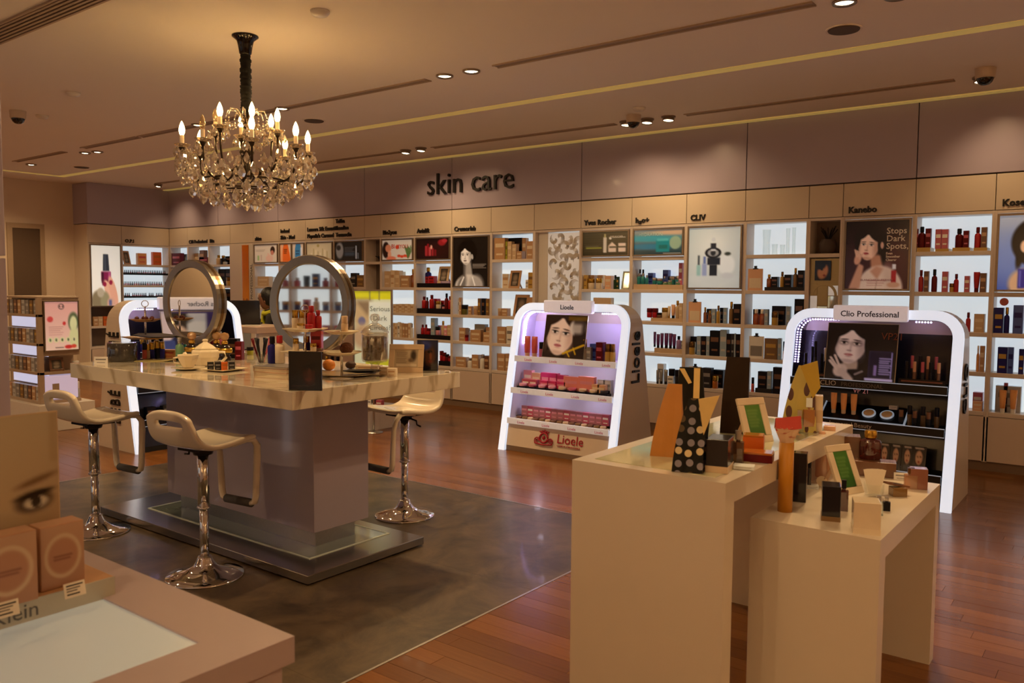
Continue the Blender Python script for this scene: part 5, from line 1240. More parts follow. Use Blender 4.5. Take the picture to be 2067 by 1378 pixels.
# two tier stands
def tier_stand(label, px, py, tiers, dark=False, ring=True, top=None, square=True):
    p = onc(px, py)
    t = thing('cake_stand', label, 'cake stand', p, FACE+.4)
    zt = 0
    for z, r in tiers:
        seg = 4 if square else 28
        build('plate', MB().lathe([(r*.6, z-.004), (r, z+.012), (r, z+.016), (r*.6, z), (0, z)], seg=seg, smooth=not square), mat('wood_glaze', '#b58d5c', .3, coat=.4) if dark else CERAM, t, bevel=.0 )
        zt = max(zt, z)
    build('rod', MB().lathe([(.008, .0), (.006, zt+(.10 if ring else .02)), (.003, zt+(.105 if ring else .021))], seg=10), CHROME, t)
    build('foot', MB().lathe([(.07, 0), (.07, .004), (.012, .012)], seg=20), CHROME, t)
    if ring: build('carry_ring', MB().tube([(.022*math.cos(2*PI*k/16), 0, zt+.122+.022*math.sin(2*PI*k/16)) for k in range(16)], .003, 6, closed=True), CHROME, t)
    return t
def on_stand(t, z, dx, dy):
    return (t.location.x+dx*math.cos(YAW)-dy*math.sin(YAW), t.location.y+dx*math.sin(YAW)+dy*math.cos(YAW), CT+z)
s1 = tier_stand('two tier cake stand with dark plates at the left end of the counter', 295, 724, [(.147, .16), (.27, .10)], True)
for j, (dx, dy) in enumerate([(-.05, -.02), (-.02, .02), (.01, -.01), (.035, .03), (.055, -.02)]):
    o = build('chocolate_ball', MB().lathe([(0, -.016), (.012, -.011), (.016, 0), (.012, .011), (0, .016)], seg=12), mat('cherry_red_brown', '#5c1c14', .25, coat=.5), None, Vector(on_stand(s1, .281, dx, dy))+Vector((0, 0, .008))); tag(o, 'dark red-brown ball on the upper plate of the left cake stand, %s from left' % ordw(j), 'sweet')
o = build('slate_plate', MB().lathe([(.14, 0), (.155, .004), (.155, .009), (.13, .006)], seg=6, smooth=False), BLACK, None, Vector(on_stand(s1, .165, .08, -.02)), (0, .06, .3)); tag(o, 'black angular plate lying on the lower plate of the left cake stand', 'plate')
s2_ = tier_stand('two tier cake stand with square cream plates in front of the right mirror', 617, 768, [(.152, .135), (.277, .125)])
s3_ = tier_stand('two tier cake stand with round cream plates at the right of the counter', 690, 762, [(.136, .115), (.255, .1)], False, False, square=False)
for j, (kd, c, dx, dy, w, h, z, d_) in enumerate([('stick', 'cream', -.055, -.0, .038, .1, .292, 'white tube'), ('stick', 'cream', -.02, .01, .04, .1, .292, 'white tube'), ('stick', 'beige', .01, .03, .034, .1, .292, 'beige tube'), ('bottle', 'red', .035, .0, .05, .125, .292, 'red bottle'), ('bottle', 'red', .07, .01, .04, .1, .292, 'red bottle'), ('jar', 'red', .035, -.055, .04, .025, .292, 'red pot'), ('jar', 'cream', -.01, -.055, .04, .03, .292, 'cream pot'),
        ('stick', 'cream', -.05, -.01, .035, .07, .167, 'cream tube'), ('stick', 'navy', .0, .03, .04, .08, .167, 'navy tube'), ('box', 'red', .06, .02, .06, .11, .167, 'red carton'), ('jar', 'cream', .055, -.045, .035, .045, .167, 'cream jar'), ('compact', 'brown', .08, -.02, .04, .03, .167, 'brown pot')]):
    goods(kd, c, w, h, w*.9, on_stand(s2_, z, dx, dy), FACE, '%s, %s item of the %s plate of the square cake stand' % (d_, ordw(j if z > .2 else j-7), 'upper' if z > .2 else 'lower'), c2='red' if c == 'red' else None)
goods('stick', 'beige', .04, .1, .04, on_stand(s3_, .256, .02, -.01), FACE, 'beige tube standing on the upper plate of the round cake stand', c2='beige')
for j, (dx, dy) in enumerate([(-.07, 0), (-.045, -.03), (-.03, .02), (-.01, -.04)]):
    o = build('bark_chip', MB().box(-.02, .02, -.008, .008, 0, .012), mat('bark_brown', '#6a2c14', .6), None, on_stand(s3_, .256, dx, dy), (0, 0, j)); tag(o, 'reddish bark chip on the upper plate of the round cake stand, %s from left' % ordw(j), 'decoration')
def ball(name, r, p, m, label, cat, sq=1):
    b = MB().lathe([(0, -r*sq)]+[(r*math.sin(PI*k/10), -r*sq*math.cos(PI*k/10)) for k in range(1, 10)]+[(0, r*sq)], seg=18)
    o = build(name, b, m, None, (p[0], p[1], p[2]+r*sq)); return tag(o, label, cat)
ball('fir_cone', .04, on_stand(s3_, .137, .03, -.01), mat('cone_brown', '#5a2e14', .7, var=.5, scale=90, bump=1), 'round brown cone on the lower plate of the round cake stand', 'decoration', .85)
ball('orange_fruit', .04, onc(664, 748), mat('orange_peel', '#c9781c', .45, bump=.3, scale=120), 'small orange lying under the round cake stand', 'fruit', .9)
ball('dried_pod', .035, onc(708, 744), mat('pod_brown', '#3a2414', .7, bump=.6, scale=60), 'dark brown dried pod under the round cake stand', 'decoration', .7)
o = build('serving_plate', MB().lathe([(.08, 0), (.17, .01), (.175, .014), (.08, .006), (0, .006)], seg=32), mat('stone_glaze', '#8d7a5c', .3, coat=.3), None, onc(700, 757)); tag(o, 'large stone coloured plate under the round cake stand', 'plate')
o = build('black_leaf_dish', MB().lathe([(.04, 0), (.1, .012), (.105, .016), (.04, .006), (0, .005)], seg=20, sx=1.3, sy=.5), BLACK, None, onc(735, 752, CT+.016), (0, 0, FACE+.3)); tag(o, 'long black dish beside the glass jar foot', 'dish')
# footed apothecary jar
p = onc(757, 758)
t = thing('apothecary_jar', 'tall footed glass jar filled with grey pebbles on the counter', 'jar', p, 0)
build('jar_glass', MB().lathe([(.06, 0), (.062, .006), (.02, .018), (.016, .03), (.03, .045), (.022, .06), (.03, .075), (.072, .085), (.078, .1), (.078, .24), (.074, .25), (.072, .24), (.073, .1), (.06, .09), (0, .088)], seg=32), thin_glass('jar_glass', '#f2efea', .1), t)
build('filling', MB().lathe([(.06, .094), (.07, .1), (.07, .225), (.06, .232), (0, .233)], seg=24), mat('grey_potpourri', '#5c5248', .8, var=.5, scale=60, bump=1), t)
build('lid', MB().lathe([(.082, .252), (.084, .258), (.06, .285), (.03, .305), (.014, .315), (.026, .33), (.03, .345), (.022, .362), (0, .367)], seg=28), MATS['jar_glass'], t)
# low round glass jar, left
p = onc(247, 722)
t = thing('candle_jar', 'low dark glass jar with a lid at the left end of the counter', 'jar', p, 0)
build('jar_glass', MB().lathe([(.09, 0), (.096, .012), (.096, .12), (.09, .128)], seg=28), mat('smoked_glass', '#3a3634', .06, coat=.5), t)
build('lid', MB().lathe([(.1, .126), (.1, .135), (.04, .15), (.01, .155), (.012, .17), (.0, .178)], seg=28), GLASS, t)
# counter top displays with printed cards
k = Ink(60, 70, '#0d0807').ell(.66, .55, .26, .36, '#3a1a12', .6).ell(.6, .3, .3, .2, '#24150d', .6).ell(.74, .36, .3, .12, '#0a0606', .5).ell(.64, .58, .07, .16, '#5a2c20', .7).ell(.62, .72, .1, .05, '#6a2a24', .5).ell(.66, .66, .22, .2, '#4c2318', .9, 0, .5).ell(.95, .6, .12, .5, '#140b09', .6).line((.06, .9), (.6, .88), .008, '#4a3a34')
def counter_card(label, px0, px1, py0, py1, ink, rz, z=CT, back=None):
    p0 = at(px0, py1, 'Z', z); pm_ = at((px0+px1)/2, py1, 'Z', z); s = scale_at(pm_)
    w = (px1-px0)/s/max(.4, abs(math.cos(rz-FACE))); h = (py1-py0)/s
    t = thing('printed_display_card', label, 'display card', (pm_.x, pm_.y, z), rz)
    build('card', MB().box(-w/2, w/2, 0, .012, 0, h), back or BLACK, t)
    pr = link('print', ink.mesh(w-.006, h-.006), t, (-w/2+.003, -.0015, .003)); pr.data.materials.append(PRINTGLOSS)
    build('foot', MB().prism([(.012, 0), (.10, 0), (.012, h*.7)], 'X', -.008, .008), BLACK, t)
    return t
counter_card('black display card with a face in shadow at the front corner of the counter', 582, 650, 709, 788, k, FACE-.12)
k = Ink(50, 70, '#0a0c1c').grad('#1c2452', '#0a0a14').ell(.6, .5, .3, .36, '#4a2a1c', .5).ell(.36, .16, .34, .16, '#2a3a8a', .6).ell(.62, .38, .12, .05, '#100a0a', .4).ell(.66, .52, .06, .14, '#7a4426', .7).ell(.64, .7, .1, .05, '#6a2c22', .5).ell(.16, .6, .2, .5, '#0a0c1a', .6)
counter_card('dark blue display card with a face at the right end of the counter', 842, 884, 686, 748, k, FACE-.1)
# picture frame standing on the counter
p = onc(818, 752)
k = Ink(40, 34, '#b9a88c').lines(.08, .55, .2, 8, .08, '#6a5c4c', .012).ell(.8, .35, .12, .3, '#3a3028', .8).ell(.7, .6, .1, .12, '#6a5844', .8).rect(.1, .82, .95, .95, '#d8cab0', .02)
picture_frame(.215, .18, p, FACE-.05, 'beige', 'cream picture frame leaning back on the right of the counter', None, k, .3, .034)
# books
pb = onc(545, 764)
for j, (w, h, c, l) in enumerate([(.25, .034, 'beige', 'thick pale book at the bottom of the stack on the counter'), (.245, .022, 'tan', 'tan book in the middle of the stack on the counter'), (.24, .012, 'grey', 'thin grey magazine on top of the stack on the counter')]):
    z = CT+sum((.034, .022, .012)[:j])
    t = thing('book', l, 'book', (pb[0], pb[1], z), FACE-.5+.05*j)
    build('cover', MB().box(-w/2, w/2, 0, .19, 0, .003).box(-w/2, w/2, 0, .19, h-.003, h).box(-w/2, -w/2+.003, 0, .19, .003, h-.003), pm(c), t)
    build('pages', MB().box(-w/2+.003, w/2-.004, .003, .186, .003, h-.003), mat('paper', '#d8c8a8', .8, var=.08), t)
zb = CT+.068
pp = at(565, 733, 'Z', zb); goods('bottle', 'cream', .062, .165, .062, (pp.x, pp.y, zb), 0, 'cream cylinder bottle with a red cap standing on the books', c2='red')
pp = at(550, 733, 'Z', zb); goods('bottle', 'navy', .055, .16, .055, (pp.x, pp.y, zb), 0, 'dark blue bottle with black cap standing on the books', c2='black')
# plate of wrapped tea sachets
p = onc(452, 748)
o = build('serving_plate', MB().lathe([(.09, 0), (.14, .012), (.145, .016), (.09, .005), (0, .005)], seg=4, smooth=False), CERAM, None, p, (0, 0, FACE+.3)); tag(o, 'cream square plate of wrapped sweets in the middle of the counter', 'plate')
for j, (dx, c) in enumerate([(-.075, 'charcoal'), (-.03, 'charcoal'), (.01, 'orange'), (.055, 'charcoal'), (-.055, 'grey'), (.03, 'grey')]):
    dy = -.02 if j < 4 else .045
    q = (p[0]+dx*math.cos(YAW)-dy*math.sin(YAW), p[1]+dx*math.sin(YAW)+dy*math.cos(YAW), CT+.006)
    t = goods('box', c, .036, .05, .036, q, FACE+.4, '%s wrapped sweet on the square plate, %s from left' % (c, ordw(j)))
# perfume bottles shaped with round stoppers: four fancy testers in two pairs
def fancy(px, py, label, c):
    p = onc(px, py)
    t = thing('ornate_bottle', label, 'perfume bottle', p, FACE)
    build('body', MB().lathe([(.036, 0), (.042, .006), (.042, .04), (.03, .05), (.05, .075), (.05, .095), (.03, .12), (.014, .128)], seg=24, sy=.6), mat('ornate_dark_glass', '#241a16', .08, coat=.6), t)
    build('band', MB().lathe([(.051, .07), (.053, .085), (.051, .1)], seg=24, sy=.6), pm('gold', 'metal'), t)
    build('collar', MB().lathe([(.016, .126), (.022, .13), (.022, .145), (.016, .15)], seg=16), pm('gold', 'metal'), t)
    build('stopper', MB().lathe([(.008, .148), (.026, .162), (.032, .18), (.026, .198), (0, .208)], seg=18, sy=.6), thin_glass('amber_stopper', '#d8aa70', .1, body=.4), t)
for j, (a, b) in enumerate([(388, 730), (404, 727), (438, 730), (454, 732)]):
    fancy(a, b, 'ornate dark bottle with a round amber stopper, %s of four behind the teapot' % ordw(j), 0)
for j, (a, b, kd, c, w, h, d_) in enumerate([(307, 722, 'stick', 'navy', .04, .12, 'navy tube left of the tray'), (317, 717, 'stick', 'black', .04, .13, 'black tube left of the tray'), (327, 718, 'stick', 'navy', .04, .12, 'dark blue tube left of the tray'),
        (363, 727, 'bottle', 'green', .055, .16, 'pale green bottle in front of the left mirror'), (374, 723, 'bottle', 'teal', .045, .14, 'teal bottle in front of the left mirror'), (342, 720, 'box', 'apricot', .12, .06, 'orange carton in front of the left mirror'), (292, 716, 'stick', 'coral', .03, .12, 'coral lip gloss at the left end of the counter'), (299, 714, 'stick', 'beige', .03, .11, 'beige lip gloss at the left end of the counter'),
        (273, 712, 'box', 'navy', .05, .13, 'dark navy carton behind the dark glass jar'), (505, 716, 'jar', 'lime', .05, .06, 'lime pot with black lid on the counter between the mirrors'), (776, 757, 'box', 'beige', .05, .05, 'clear boxed cube in front of the picture frame'), (792, 760, 'box', 'cream', .05, .05, 'second clear boxed cube in front of the picture frame'), (745, 748, 'box', 'cream', .16, .035, 'flat cream carton behind the glass jar'), (473, 722, 'box', 'black', .07, .14, 'black carton right of the ornate bottles'), (484, 726, 'box', 'darkred', .05, .13, 'dark red carton right of the ornate bottles'), (903, 752, 'box', 'white', .03, .012, 'tiny white card at the right end of the counter')]):
    goods(kd, c, w, h, min(w, .06), onc(a, b), FACE-.1, d_, c2='black' if c in ('lime',) else None)
# brush cup
p = onc(528, 733)
t = thing('brush_cup', 'cup of make-up brushes and lip glosses between the mirrors', 'cup', p, 0)
build('cup', MB().lathe([(.03, 0), (.034, .08), (.032, .08), (.028, .004), (0, .004)], seg=20), GLASS, t)
for j in range(6):
    a = j*1.05; build('brush', MB().tube([(.012*math.cos(a), .012*math.sin(a), .006), (.05*math.cos(a), .05*math.sin(a), .13), (.058*math.cos(a), .058*math.sin(a), .17)], [.006, .007, .012], 7), pm(('black', 'rose', 'black', 'charcoal', 'darkred', 'black')[j]), t)
# leaf shaped tray with a magazine
p = onc(325, 728)
m = MB(); n = 12
vs = []
for i in range(n+1):
    u = i/n; x = -.17+.34*u; z = .004+.03*max(0, u-.55)**2*8; wd_ = .085*math.sin(PI*min(1, .08+.9*u))
    vs += [(x, -wd_, z), (x, wd_, z)]
m.add(vs, [(2*i, 2*i+2, 2*i+3, 2*i+1) for i in range(n)], 0, True)
o = build('leaf_tray', m, mat('leaf_tray_olive', '#a89a60', .4), None, p, (0, 0, FACE+.2)); so = o.modifiers.new('thickness', 'SOLIDIFY'); so.thickness = .004; so.offset = 1; tag(o, 'curling olive leaf shaped tray in front of the left cake stand', 'tray')
o = goods('box', 'white', .09, .05, .004, onc(204, 735), FACE, 'small white card at the left edge of the counter')
# ------------------------------------------------------------------ nesting gift tables, right foreground
def u_table(label, x0, x1, y0, y1, z, th, inlay=None):
    t = thing('nesting_table', label, 'table', ((x0+x1)/2, (y0+y1)/2, 0))
    hw, hd = (x1-x0)/2, (y1-y0)/2
    build('table_top', MB().box(-hw, hw, -hd, hd, z-th, z), TABLEM, t)
    build('end_panel', MB().box(-hw, hw, -hd, -hd+th, 0, z-th), TABLEM, t)
    build('end_panel', MB().box(-hw, hw, hd-th, hd, 0, z-th), TABLEM, t)
    if inlay: build('glass_plate', MB().box(-hw+.06, hw-.06, -hd+.06, hd-.06, z, z+.0015), mat('pale_green_glass', '#c9c8a4', .04, coat=.8, var=.02), t)
    return t
T1 = u_table('taller white nesting table holding gift bags, right foreground', -1.635, -1.045, 2.52, 4.0, .95, .075, True)
T2 = u_table('lower white nesting table pulled out to the right, full of perfumes', -1.085, -.646, 2.85, 3.85, .76, .075)
build('lower_brace', MB().box(.165, .2, -.425, -.34, 0, .46), TABLEM, T2)
Z1, Z2 = .9515, .76
def on1t(px, py): p = at(px, py, 'Z', Z1); return (p.x, p.y, Z1)
def on2t(px, py): p = at(px, py, 'Z', Z2); return (p.x, p.y, Z2)
# paper bags: a flat bottomed bag whose top is pinched to a ridge
def paper_bag(label, p, rz, w, d, h, m, lean=0, top=.5, flap=None, twist=0, mats2=None):
    t = thing('gift_bag', label, 'gift bag', p, rz)
    b = MB(); hw, hd = w/2, d/2
    n = 6; vs = []
    for i in range(n+1):
        u = i/n; z = h*u; ww = hw*(1-(1-top)*u**1.15); dd = hd*(1-.93*u); sx_ = lean*u*u
        fold = .35*dd if 0 < i < n else 0
        vs += [(sx_-ww, -dd, z), (sx_-ww*.3, -dd-fold*.15, z), (sx_+ww*.35, -dd+fold*.1, z), (sx_+ww, -dd, z), (sx_+ww-fold*.7, 0, z), (sx_+ww, dd, z), (sx_, dd, z), (sx_-ww, dd, z), (sx_-ww+fold*.7, 0, z)]
    k = 9; fs = []
    for i in range(n):
        fs += [(i*k+j, i*k+(j+1) % k, (i+1)*k+(j+1) % k, (i+1)*k+j) for j in range(k)]
    fs.append(tuple(range(k-1, -1, -1)))
    b.add(vs, fs)
    o = build('paper', b, m, t)
    if flap:
        fm, fw, fh = flap
        build('folded_flap', MB().prism([(lean-fw/2, h+.002), (lean+fw/2, h+.002), (lean*.6+fw*.1, h-fh)], 'Y', -hd*.42-.012, -hd*.42-.006), fm, t, rot=(-.0, 0, 0))
    return t
BR1 = mat('kraft_orange_paper', '#bc7a28', .45, coat=.1, var=.08); BR2 = mat('dark_brown_paper', '#2a1a0c', .5, var=.1, spec=.2); CRM = mat('cream_paper', '#e0c27c', .5); GRY = mat('bag_black', '#14110c', .5, spec=.2)
def dots_mat():
    m = mat('black_dotted_paper', '#0f0d0b', .45, var=0, spec=.2)
    nt = m.node_tree; b = nt.nodes['Principled BSDF']; tc = [n for n in nt.nodes if n.type == 'TEX_COORD'][0]
    vo = nt.nodes.new('ShaderNodeTexVoronoi'); vo.voronoi_dimensions = '2D'; vo.inputs['Scale'].default_value = 27; vo.inputs['Randomness'].default_value = .35
    mp = nt.nodes.new('ShaderNodeMapping'); mp.inputs['Rotation'].default_value = (PI/2, 0, 0)
    nt.links.new(tc.outputs['Object'], mp.inputs['Vector']); nt.links.new(mp.outputs['Vector'], vo.inputs['Vector'])
    mr = nt.nodes.new('ShaderNodeMath'); mr.operation = 'LESS_THAN'; mr.inputs[1].default_value = .33
    nt.links.new(vo.outputs['Distance'], mr.inputs[0])
    rp = nt.nodes.new('ShaderNodeValToRGB'); rp.color_ramp.interpolation = 'CONSTANT'; e = rp.color_ramp.elements
    e[0].color = lin('#d8c496')+[1]; e[1].color = lin('#8a8590')+[1]; e[1].position = .4; e2 = e.new(.7); e2.color = lin('#5a4a34')+[1]
    sp = nt.nodes.new('ShaderNodeSeparateColor'); nt.links.new(vo.outputs['Color'], sp.inputs[0]); nt.links.new(sp.outputs[0], rp.inputs[0])
    mx = nt.nodes.new('ShaderNodeMix'); mx.data_type = 'RGBA'; mx.inputs[6].default_value = lin('#0f0d0b')+[1]
    nt.links.new(mr.outputs[0], mx.inputs[0]); nt.links.new(rp.outputs[0], mx.inputs[7]); nt.links.new(mx.outputs[2], b.inputs['Base Color'])
    return m
p = on1t(1349, 918); paper_bag('orange-brown kraft gift bag at the left of the gift table', p, .3, .125, .08, .27, BR1, .02, .42)
p = on1t(1392, 895); t = paper_bag('black gift bag with a cream ribbon behind the orange-brown bag', p, .35, .13, .08, .31, GRY, .0, .7)
build('ribbon', MB().box(.012, .036, -.045, -.041, .1, .305), CRM, t, rot=(-.12, 0, 0)); build('ribbon', MB().prism([(-.045, .305), (-.025, .305), (.005, .25), (-.008, .245)], 'Y', -.02, -.014), CRM, t)
p = on1t(1392, 948); t = paper_bag('black gift bag with cream and grey dots in front of the others', p, .25, .105, .10, .25, dots_mat(), .035, .8)
build('folded_flap', MB().prism([(.03, .252), (.10, .268), (.05, .13)], 'Y', -.03, -.024), CRM, t)
p = on1t(1482, 872); paper_bag('tall dark brown gift bag in the middle of the gift table', p, .3, .115, .08, .33, BR2, .01, .85)
p = on1t(1612, 868)
def leaf_mat():
    m = mat('leaf_print_paper', '#a89a48', .35, coat=.2, var=0)
    nt = m.node_tree; b = nt.nodes['Principled BSDF']; tc = [n for n in nt.nodes if n.type == 'TEX_COORD'][0]
    vo = nt.nodes.new('ShaderNodeTexVoronoi'); vo.inputs['Scale'].default_value = 17
    mp = nt.nodes.new('ShaderNodeMapping'); mp.inputs['Scale'].default_value = (1.6, 1, .75); mp.inputs['Rotation'].default_value = (0, .6, 0)
    nt.links.new(tc.outputs['Object'], mp.inputs['Vector']); nt.links.new(mp.outputs['Vector'], vo.inputs['Vector'])
    cr = nt.nodes.new('ShaderNodeValToRGB'); cr.color_ramp.interpolation = 'CONSTANT'; e = cr.color_ramp.elements; e[0].color = lin('#4a1c10')+[1]; e[1].position = .36; e[1].color = lin('#b9a64e')+[1]
    nt.links.new(vo.outputs['Distance'], cr.inputs[0]); nt.links.new(cr.outputs[0], b.inputs['Base Color']); return m
t = paper_bag('yellow gift bag with dark red leaves at the far end of the gift table', p, .3, .15, .09, .29, leaf_mat(), .03, .5)
build('folded_flap', MB().add([(0, -.03, .29), (.07, -.03, .315), (.085, -.04, .2), (.055, -.045, .15), (0, -.026, .29), (.07, -.026, .315), (.085, -.036, .2), (.055, -.041, .15)], [(0,1,2,3), (7,6,5,4), (0,4,5,1), (1,5,6,2), (2,6,7,3), (3,7,4,0)]), mat('mustard_paper', '#b5962c', .45), t)
# cartons and bottles on the taller table
def crate(label, p, rz, w, d, h, c, band=None, name='perfume_box', m=None):
    t = thing(name, label, 'box', p, rz)
    build('carton', MB().box(-w/2, w/2, -d/2, d/2, 0, h), m or mat('foil_'+c, PAL[c], .14, coat=.3 if c in ('black', 'charcoal') else .6, var=.05, spec=.3), t, bevel=.002)
    if band: build('label_band', MB().box(-w/2-.0008, w/2+.0008, -d/2-.0008, d/2+.0008, h*band[0], h*band[1]), pm(band[2]), t)
    return t
crate('dark brown perfume carton in front of the dotted bag', on1t(1452, 948), .22, .075, .11, .115, 'charcoal', (.0, .2, 'beige'))
crate('brown perfume box beside the green framed sign on the taller table', on1t(1521, 915), .3, .075, .07, .075, 'amber', (.3, .9, 'orange'))
crate('flat orange and maroon gift box at the edge of the taller table', on1t(1530, 929), .25, .105, .075, .035, 'amber', (.0, .8, 'darkred'))
crate('black carton behind the green framed sign of the taller table', on1t(1518, 868), .3, .1, .08, .12, 'black', (.85, 1.0, 'silver'))
goods('flacon', 'brown', .04, .12, .03, on1t(1489, 935), .3, 'brown glass perfume bottle with a silver ball cap beside the dark carton', glass=True, c2='silver')
goods('box', 'clear', .07, .012, .05, on1t(1502, 945), .3, 'small clear tent card beside the dark carton')
k = Ink(24, 30, '#4a7a34').grad('#5a8a3c', '#3c6a34').lines(.15, .8, .2, 6, .1, '#8ab060', .02, .5)
p = on1t(1536, 893); picture_frame(.14, .19, p, 1.08, 'cream', 'cream framed green sign on the taller table', None, k, .38, .03)
crate('tall pale yellow perfume carton at the far end of the taller table', on1t(1646, 869), .3, .055, .055, .16, 'cream', (.25, .6, 'beige'))
t = goods('flacon', 'apricot', .05, .15, .035, on1t(1632, 871), .3, 'pale yellow perfume bottle beside the pale carton', glass=True, c2='clear')
goods('flacon', 'clear', .035, .10, .03, on1t(1613, 873), .3, 'clear slim bottle in front of the leaf printed bag', glass=True)
# red tent card on the bouquet
# things on the lower table
p = on2t(1584, 1031)
t = thing('tube_vase', 'tall orange cylinder vase on the lower gift table', 'vase', p, 0)
build('tube', MB().lathe([(.0265, 0), (.0265, .258), (.024, .258), (.024, .02), (0, .02)], seg=32), mat('orange_card_tube', '#c0801c', .45, var=.04), t)
random.seed(21)
fl = thing('flower_bouquet', 'pink paper flowers standing in the orange cylinder', 'flowers', (p[0], p[1], Z2+.225))
PETM = [mat('petal_pink', '#e2b09a', .6), mat('petal_rose', '#d88a72', .6), mat('petal_cream', '#e8caa8', .6)]
for j in range(13):
    a = random.uniform(0, 6.28); r = random.uniform(0, .035); z = .045+random.uniform(0, .035)
    m = MB()
    for q in range(5):
        b = 2*PI*q/5+j; c_, s_ = math.cos(b), math.sin(b)
        m.add([(0, 0, 0), (.012*c_-.008*s_, .012*s_+.008*c_, .008), (.024*c_, .024*s_, .012), (.012*c_+.008*s_, .012*s_-.008*c_, .008)], [(0, 1, 2, 3)])
    build('flower_head', m, PETM[j % 3], fl, (r*math.cos(a), r*math.sin(a), z), (random.uniform(-.6, .6), random.uniform(-.6, .6), 0))
build('stems', MB().tube([(0, 0, -.2), (.002, 0, .05)], .012, 7), mat('stem_green', '#5a6a34', .6), fl)
build('wrapping', MB().lathe([(.022, .03), (.045, .085), (.04, .075), (.02, .03)], seg=9, smooth=False), PETM[2], fl)
rt = thing('tent_card', 'red folded tent card above the pink flowers', 'card', (at(1590, 868, 'Y', 3.02)), .45)
build('card', MB().add([(-.045, -.03, 0), (.045, -.03, .012), (.045, .0, .055), (-.045, .0, .043), (-.045, .03, .0), (.045, .03, .012)], [(0, 1, 2, 3), (3, 2, 5, 4)]), mat('red_card', '#b8321c', .5), rt)
build('card_stick', MB().tube([(0, 0, .03), (-.005, 0, -.02), (-.01, 0, -.08)], .0025, 6), mat('stem_green', '#5a6a34', .6), rt)
crate('tall black glossy perfume carton behind the orange cylinder', on2t(1613, 1010), .25, .052, .055, .19, 'black')
goods('stick', 'black', .016, .15, .016, on2t(1633, 985), 0, 'slim black perfume bottle behind the tall black carton', glass=True, c2='black')
goods('box', 'clear', .045, .015, .04, on2t(1640, 985), .4, 'small clear stand at the foot of the slim black bottle')
t = goods('bottle', 'peach', .05, .20, .05, on2t(1657, 962), 0, 'tall pale pink glass bottle in the middle of the lower table', glass=True, c2='peach')
crate('tall pink perfume carton behind the pale pink bottle', on2t(1672, 952), .25, .05, .045, .21, 'peach')
crate('large brown carton at the back of the lower table', on2t(1706, 945), .3, .12, .085, .155, 'brown')
goods('bottle', 'darkred', .09, .13, .06, (lambda q: (q[0], q[1], Z2+.065))(on2t(1755, 955)), .3, 'dark red round perfume bottle with gold neck on the brown box', glass=True, c2='gold')
crate('wide brown box under the dark red perfume bottle', on2t(1765, 958), .25, .17, .09, .065, 'brown')
k2 = Ink(24, 30, '#3f7434').grad('#4a7c38', '#33602c').lines(.15, .8, .2, 6, .1, '#86b060', .02, .5)
p = on2t(1722, 997); picture_frame(.135, .205, p, 1.12, 'cream', 'cream framed green sign on the lower table', None, k2, .42, .028)
crate('black glossy perfume box at the front of the lower table', on2t(1676, 1046), .32, .062, .085, .125, 'black', (.0, .14, 'bronze'))
goods('flacon', 'darkred', .032, .115, .028, on2t(1702, 1030), .3, 'dark red perfume bottle with black cap beside the black box', glass=True, c2='black')
crate('pale gold cube shaped perfume box at the front corner of the lower table', on2t(1747, 1072), .34, .085, .085, .108, 'cream', (.0, .18, 'cream'))
goods('flacon', 'clear', .03, .07, .03, on2t(1773, 1038), .3, 'tiny clear perfume bottle beside the pale cube box', glass=True)
goods('flacon', 'black', .026, .05, .02, on2t(1789, 1030), .3, 'tiny black faced perfume bottle right of the pale cube box', c2='silver')
o = build('glass_bowl', MB().lathe([(.03, 0), (.036, .01), (.04, .05), (.037, .05), (.033, .012), (0, .006)], seg=24), GLASS, None, on2t(1764, 1000)); tag(o, 'small glass bowl holding paper test strips', 'bowl')
for j in range(5):
    a = j*.5-1
    o = build('test_strip', MB().box(-.009, .009, -.0006, .0006, 0, .1), mat('white_paper', '#e4d8c4', .7), None, (lambda q: (q[0]+.012*math.sin(a), q[1]+.004*j-.008, Z2+.008))(on2t(1764, 1000)), (0, a*.22, .4)); tag(o, 'white paper test strip in the glass bowl, %s from left' % ordw(j), 'paper strip')
crate('open brown gift box near the right end of the lower table', on2t(1812, 1000), .6, .055, .05, .035, 'bronze')
o = bx('box_lid', mat('foil_brown', PAL['brown'], .16, coat=.6, var=.05), -.05, .05, -.025, .025, 0, .006); o.location = (lambda q: (q[0], q[1], Z2+.038))(on2t(1806, 997)); o.rotation_euler = (0, .18, .9); tag(o, 'brown lid resting across the open gift box', 'lid')
crate('pink brown perfume carton at the right end of the lower table', on2t(1853, 985), .3, .065, .055, .085, 'rose', None, m=mat('foil_rosewood', '#8a5a4a', .14, coat=.6))
goods('flacon', 'peach', .05, .085, .035, on2t(1838, 985), .3, 'rosy glass perfume bottle in front of the pink brown carton', glass=True, c2='bronze')
goods('box', 'white', .055, .03, .01, on2t(1818, 968), .3, 'white price card at the back right of the lower table')
o = build('cream_disc', MB().lathe([(.022, 0), (.022, .006)], seg=20), CERAM, None, (lambda q: (q[0], q[1], Z2+.022))(on2t(1658, 982)), (1.2, 0, .5)); tag(o, 'round cream disc leaning behind the black perfume box', 'disc')
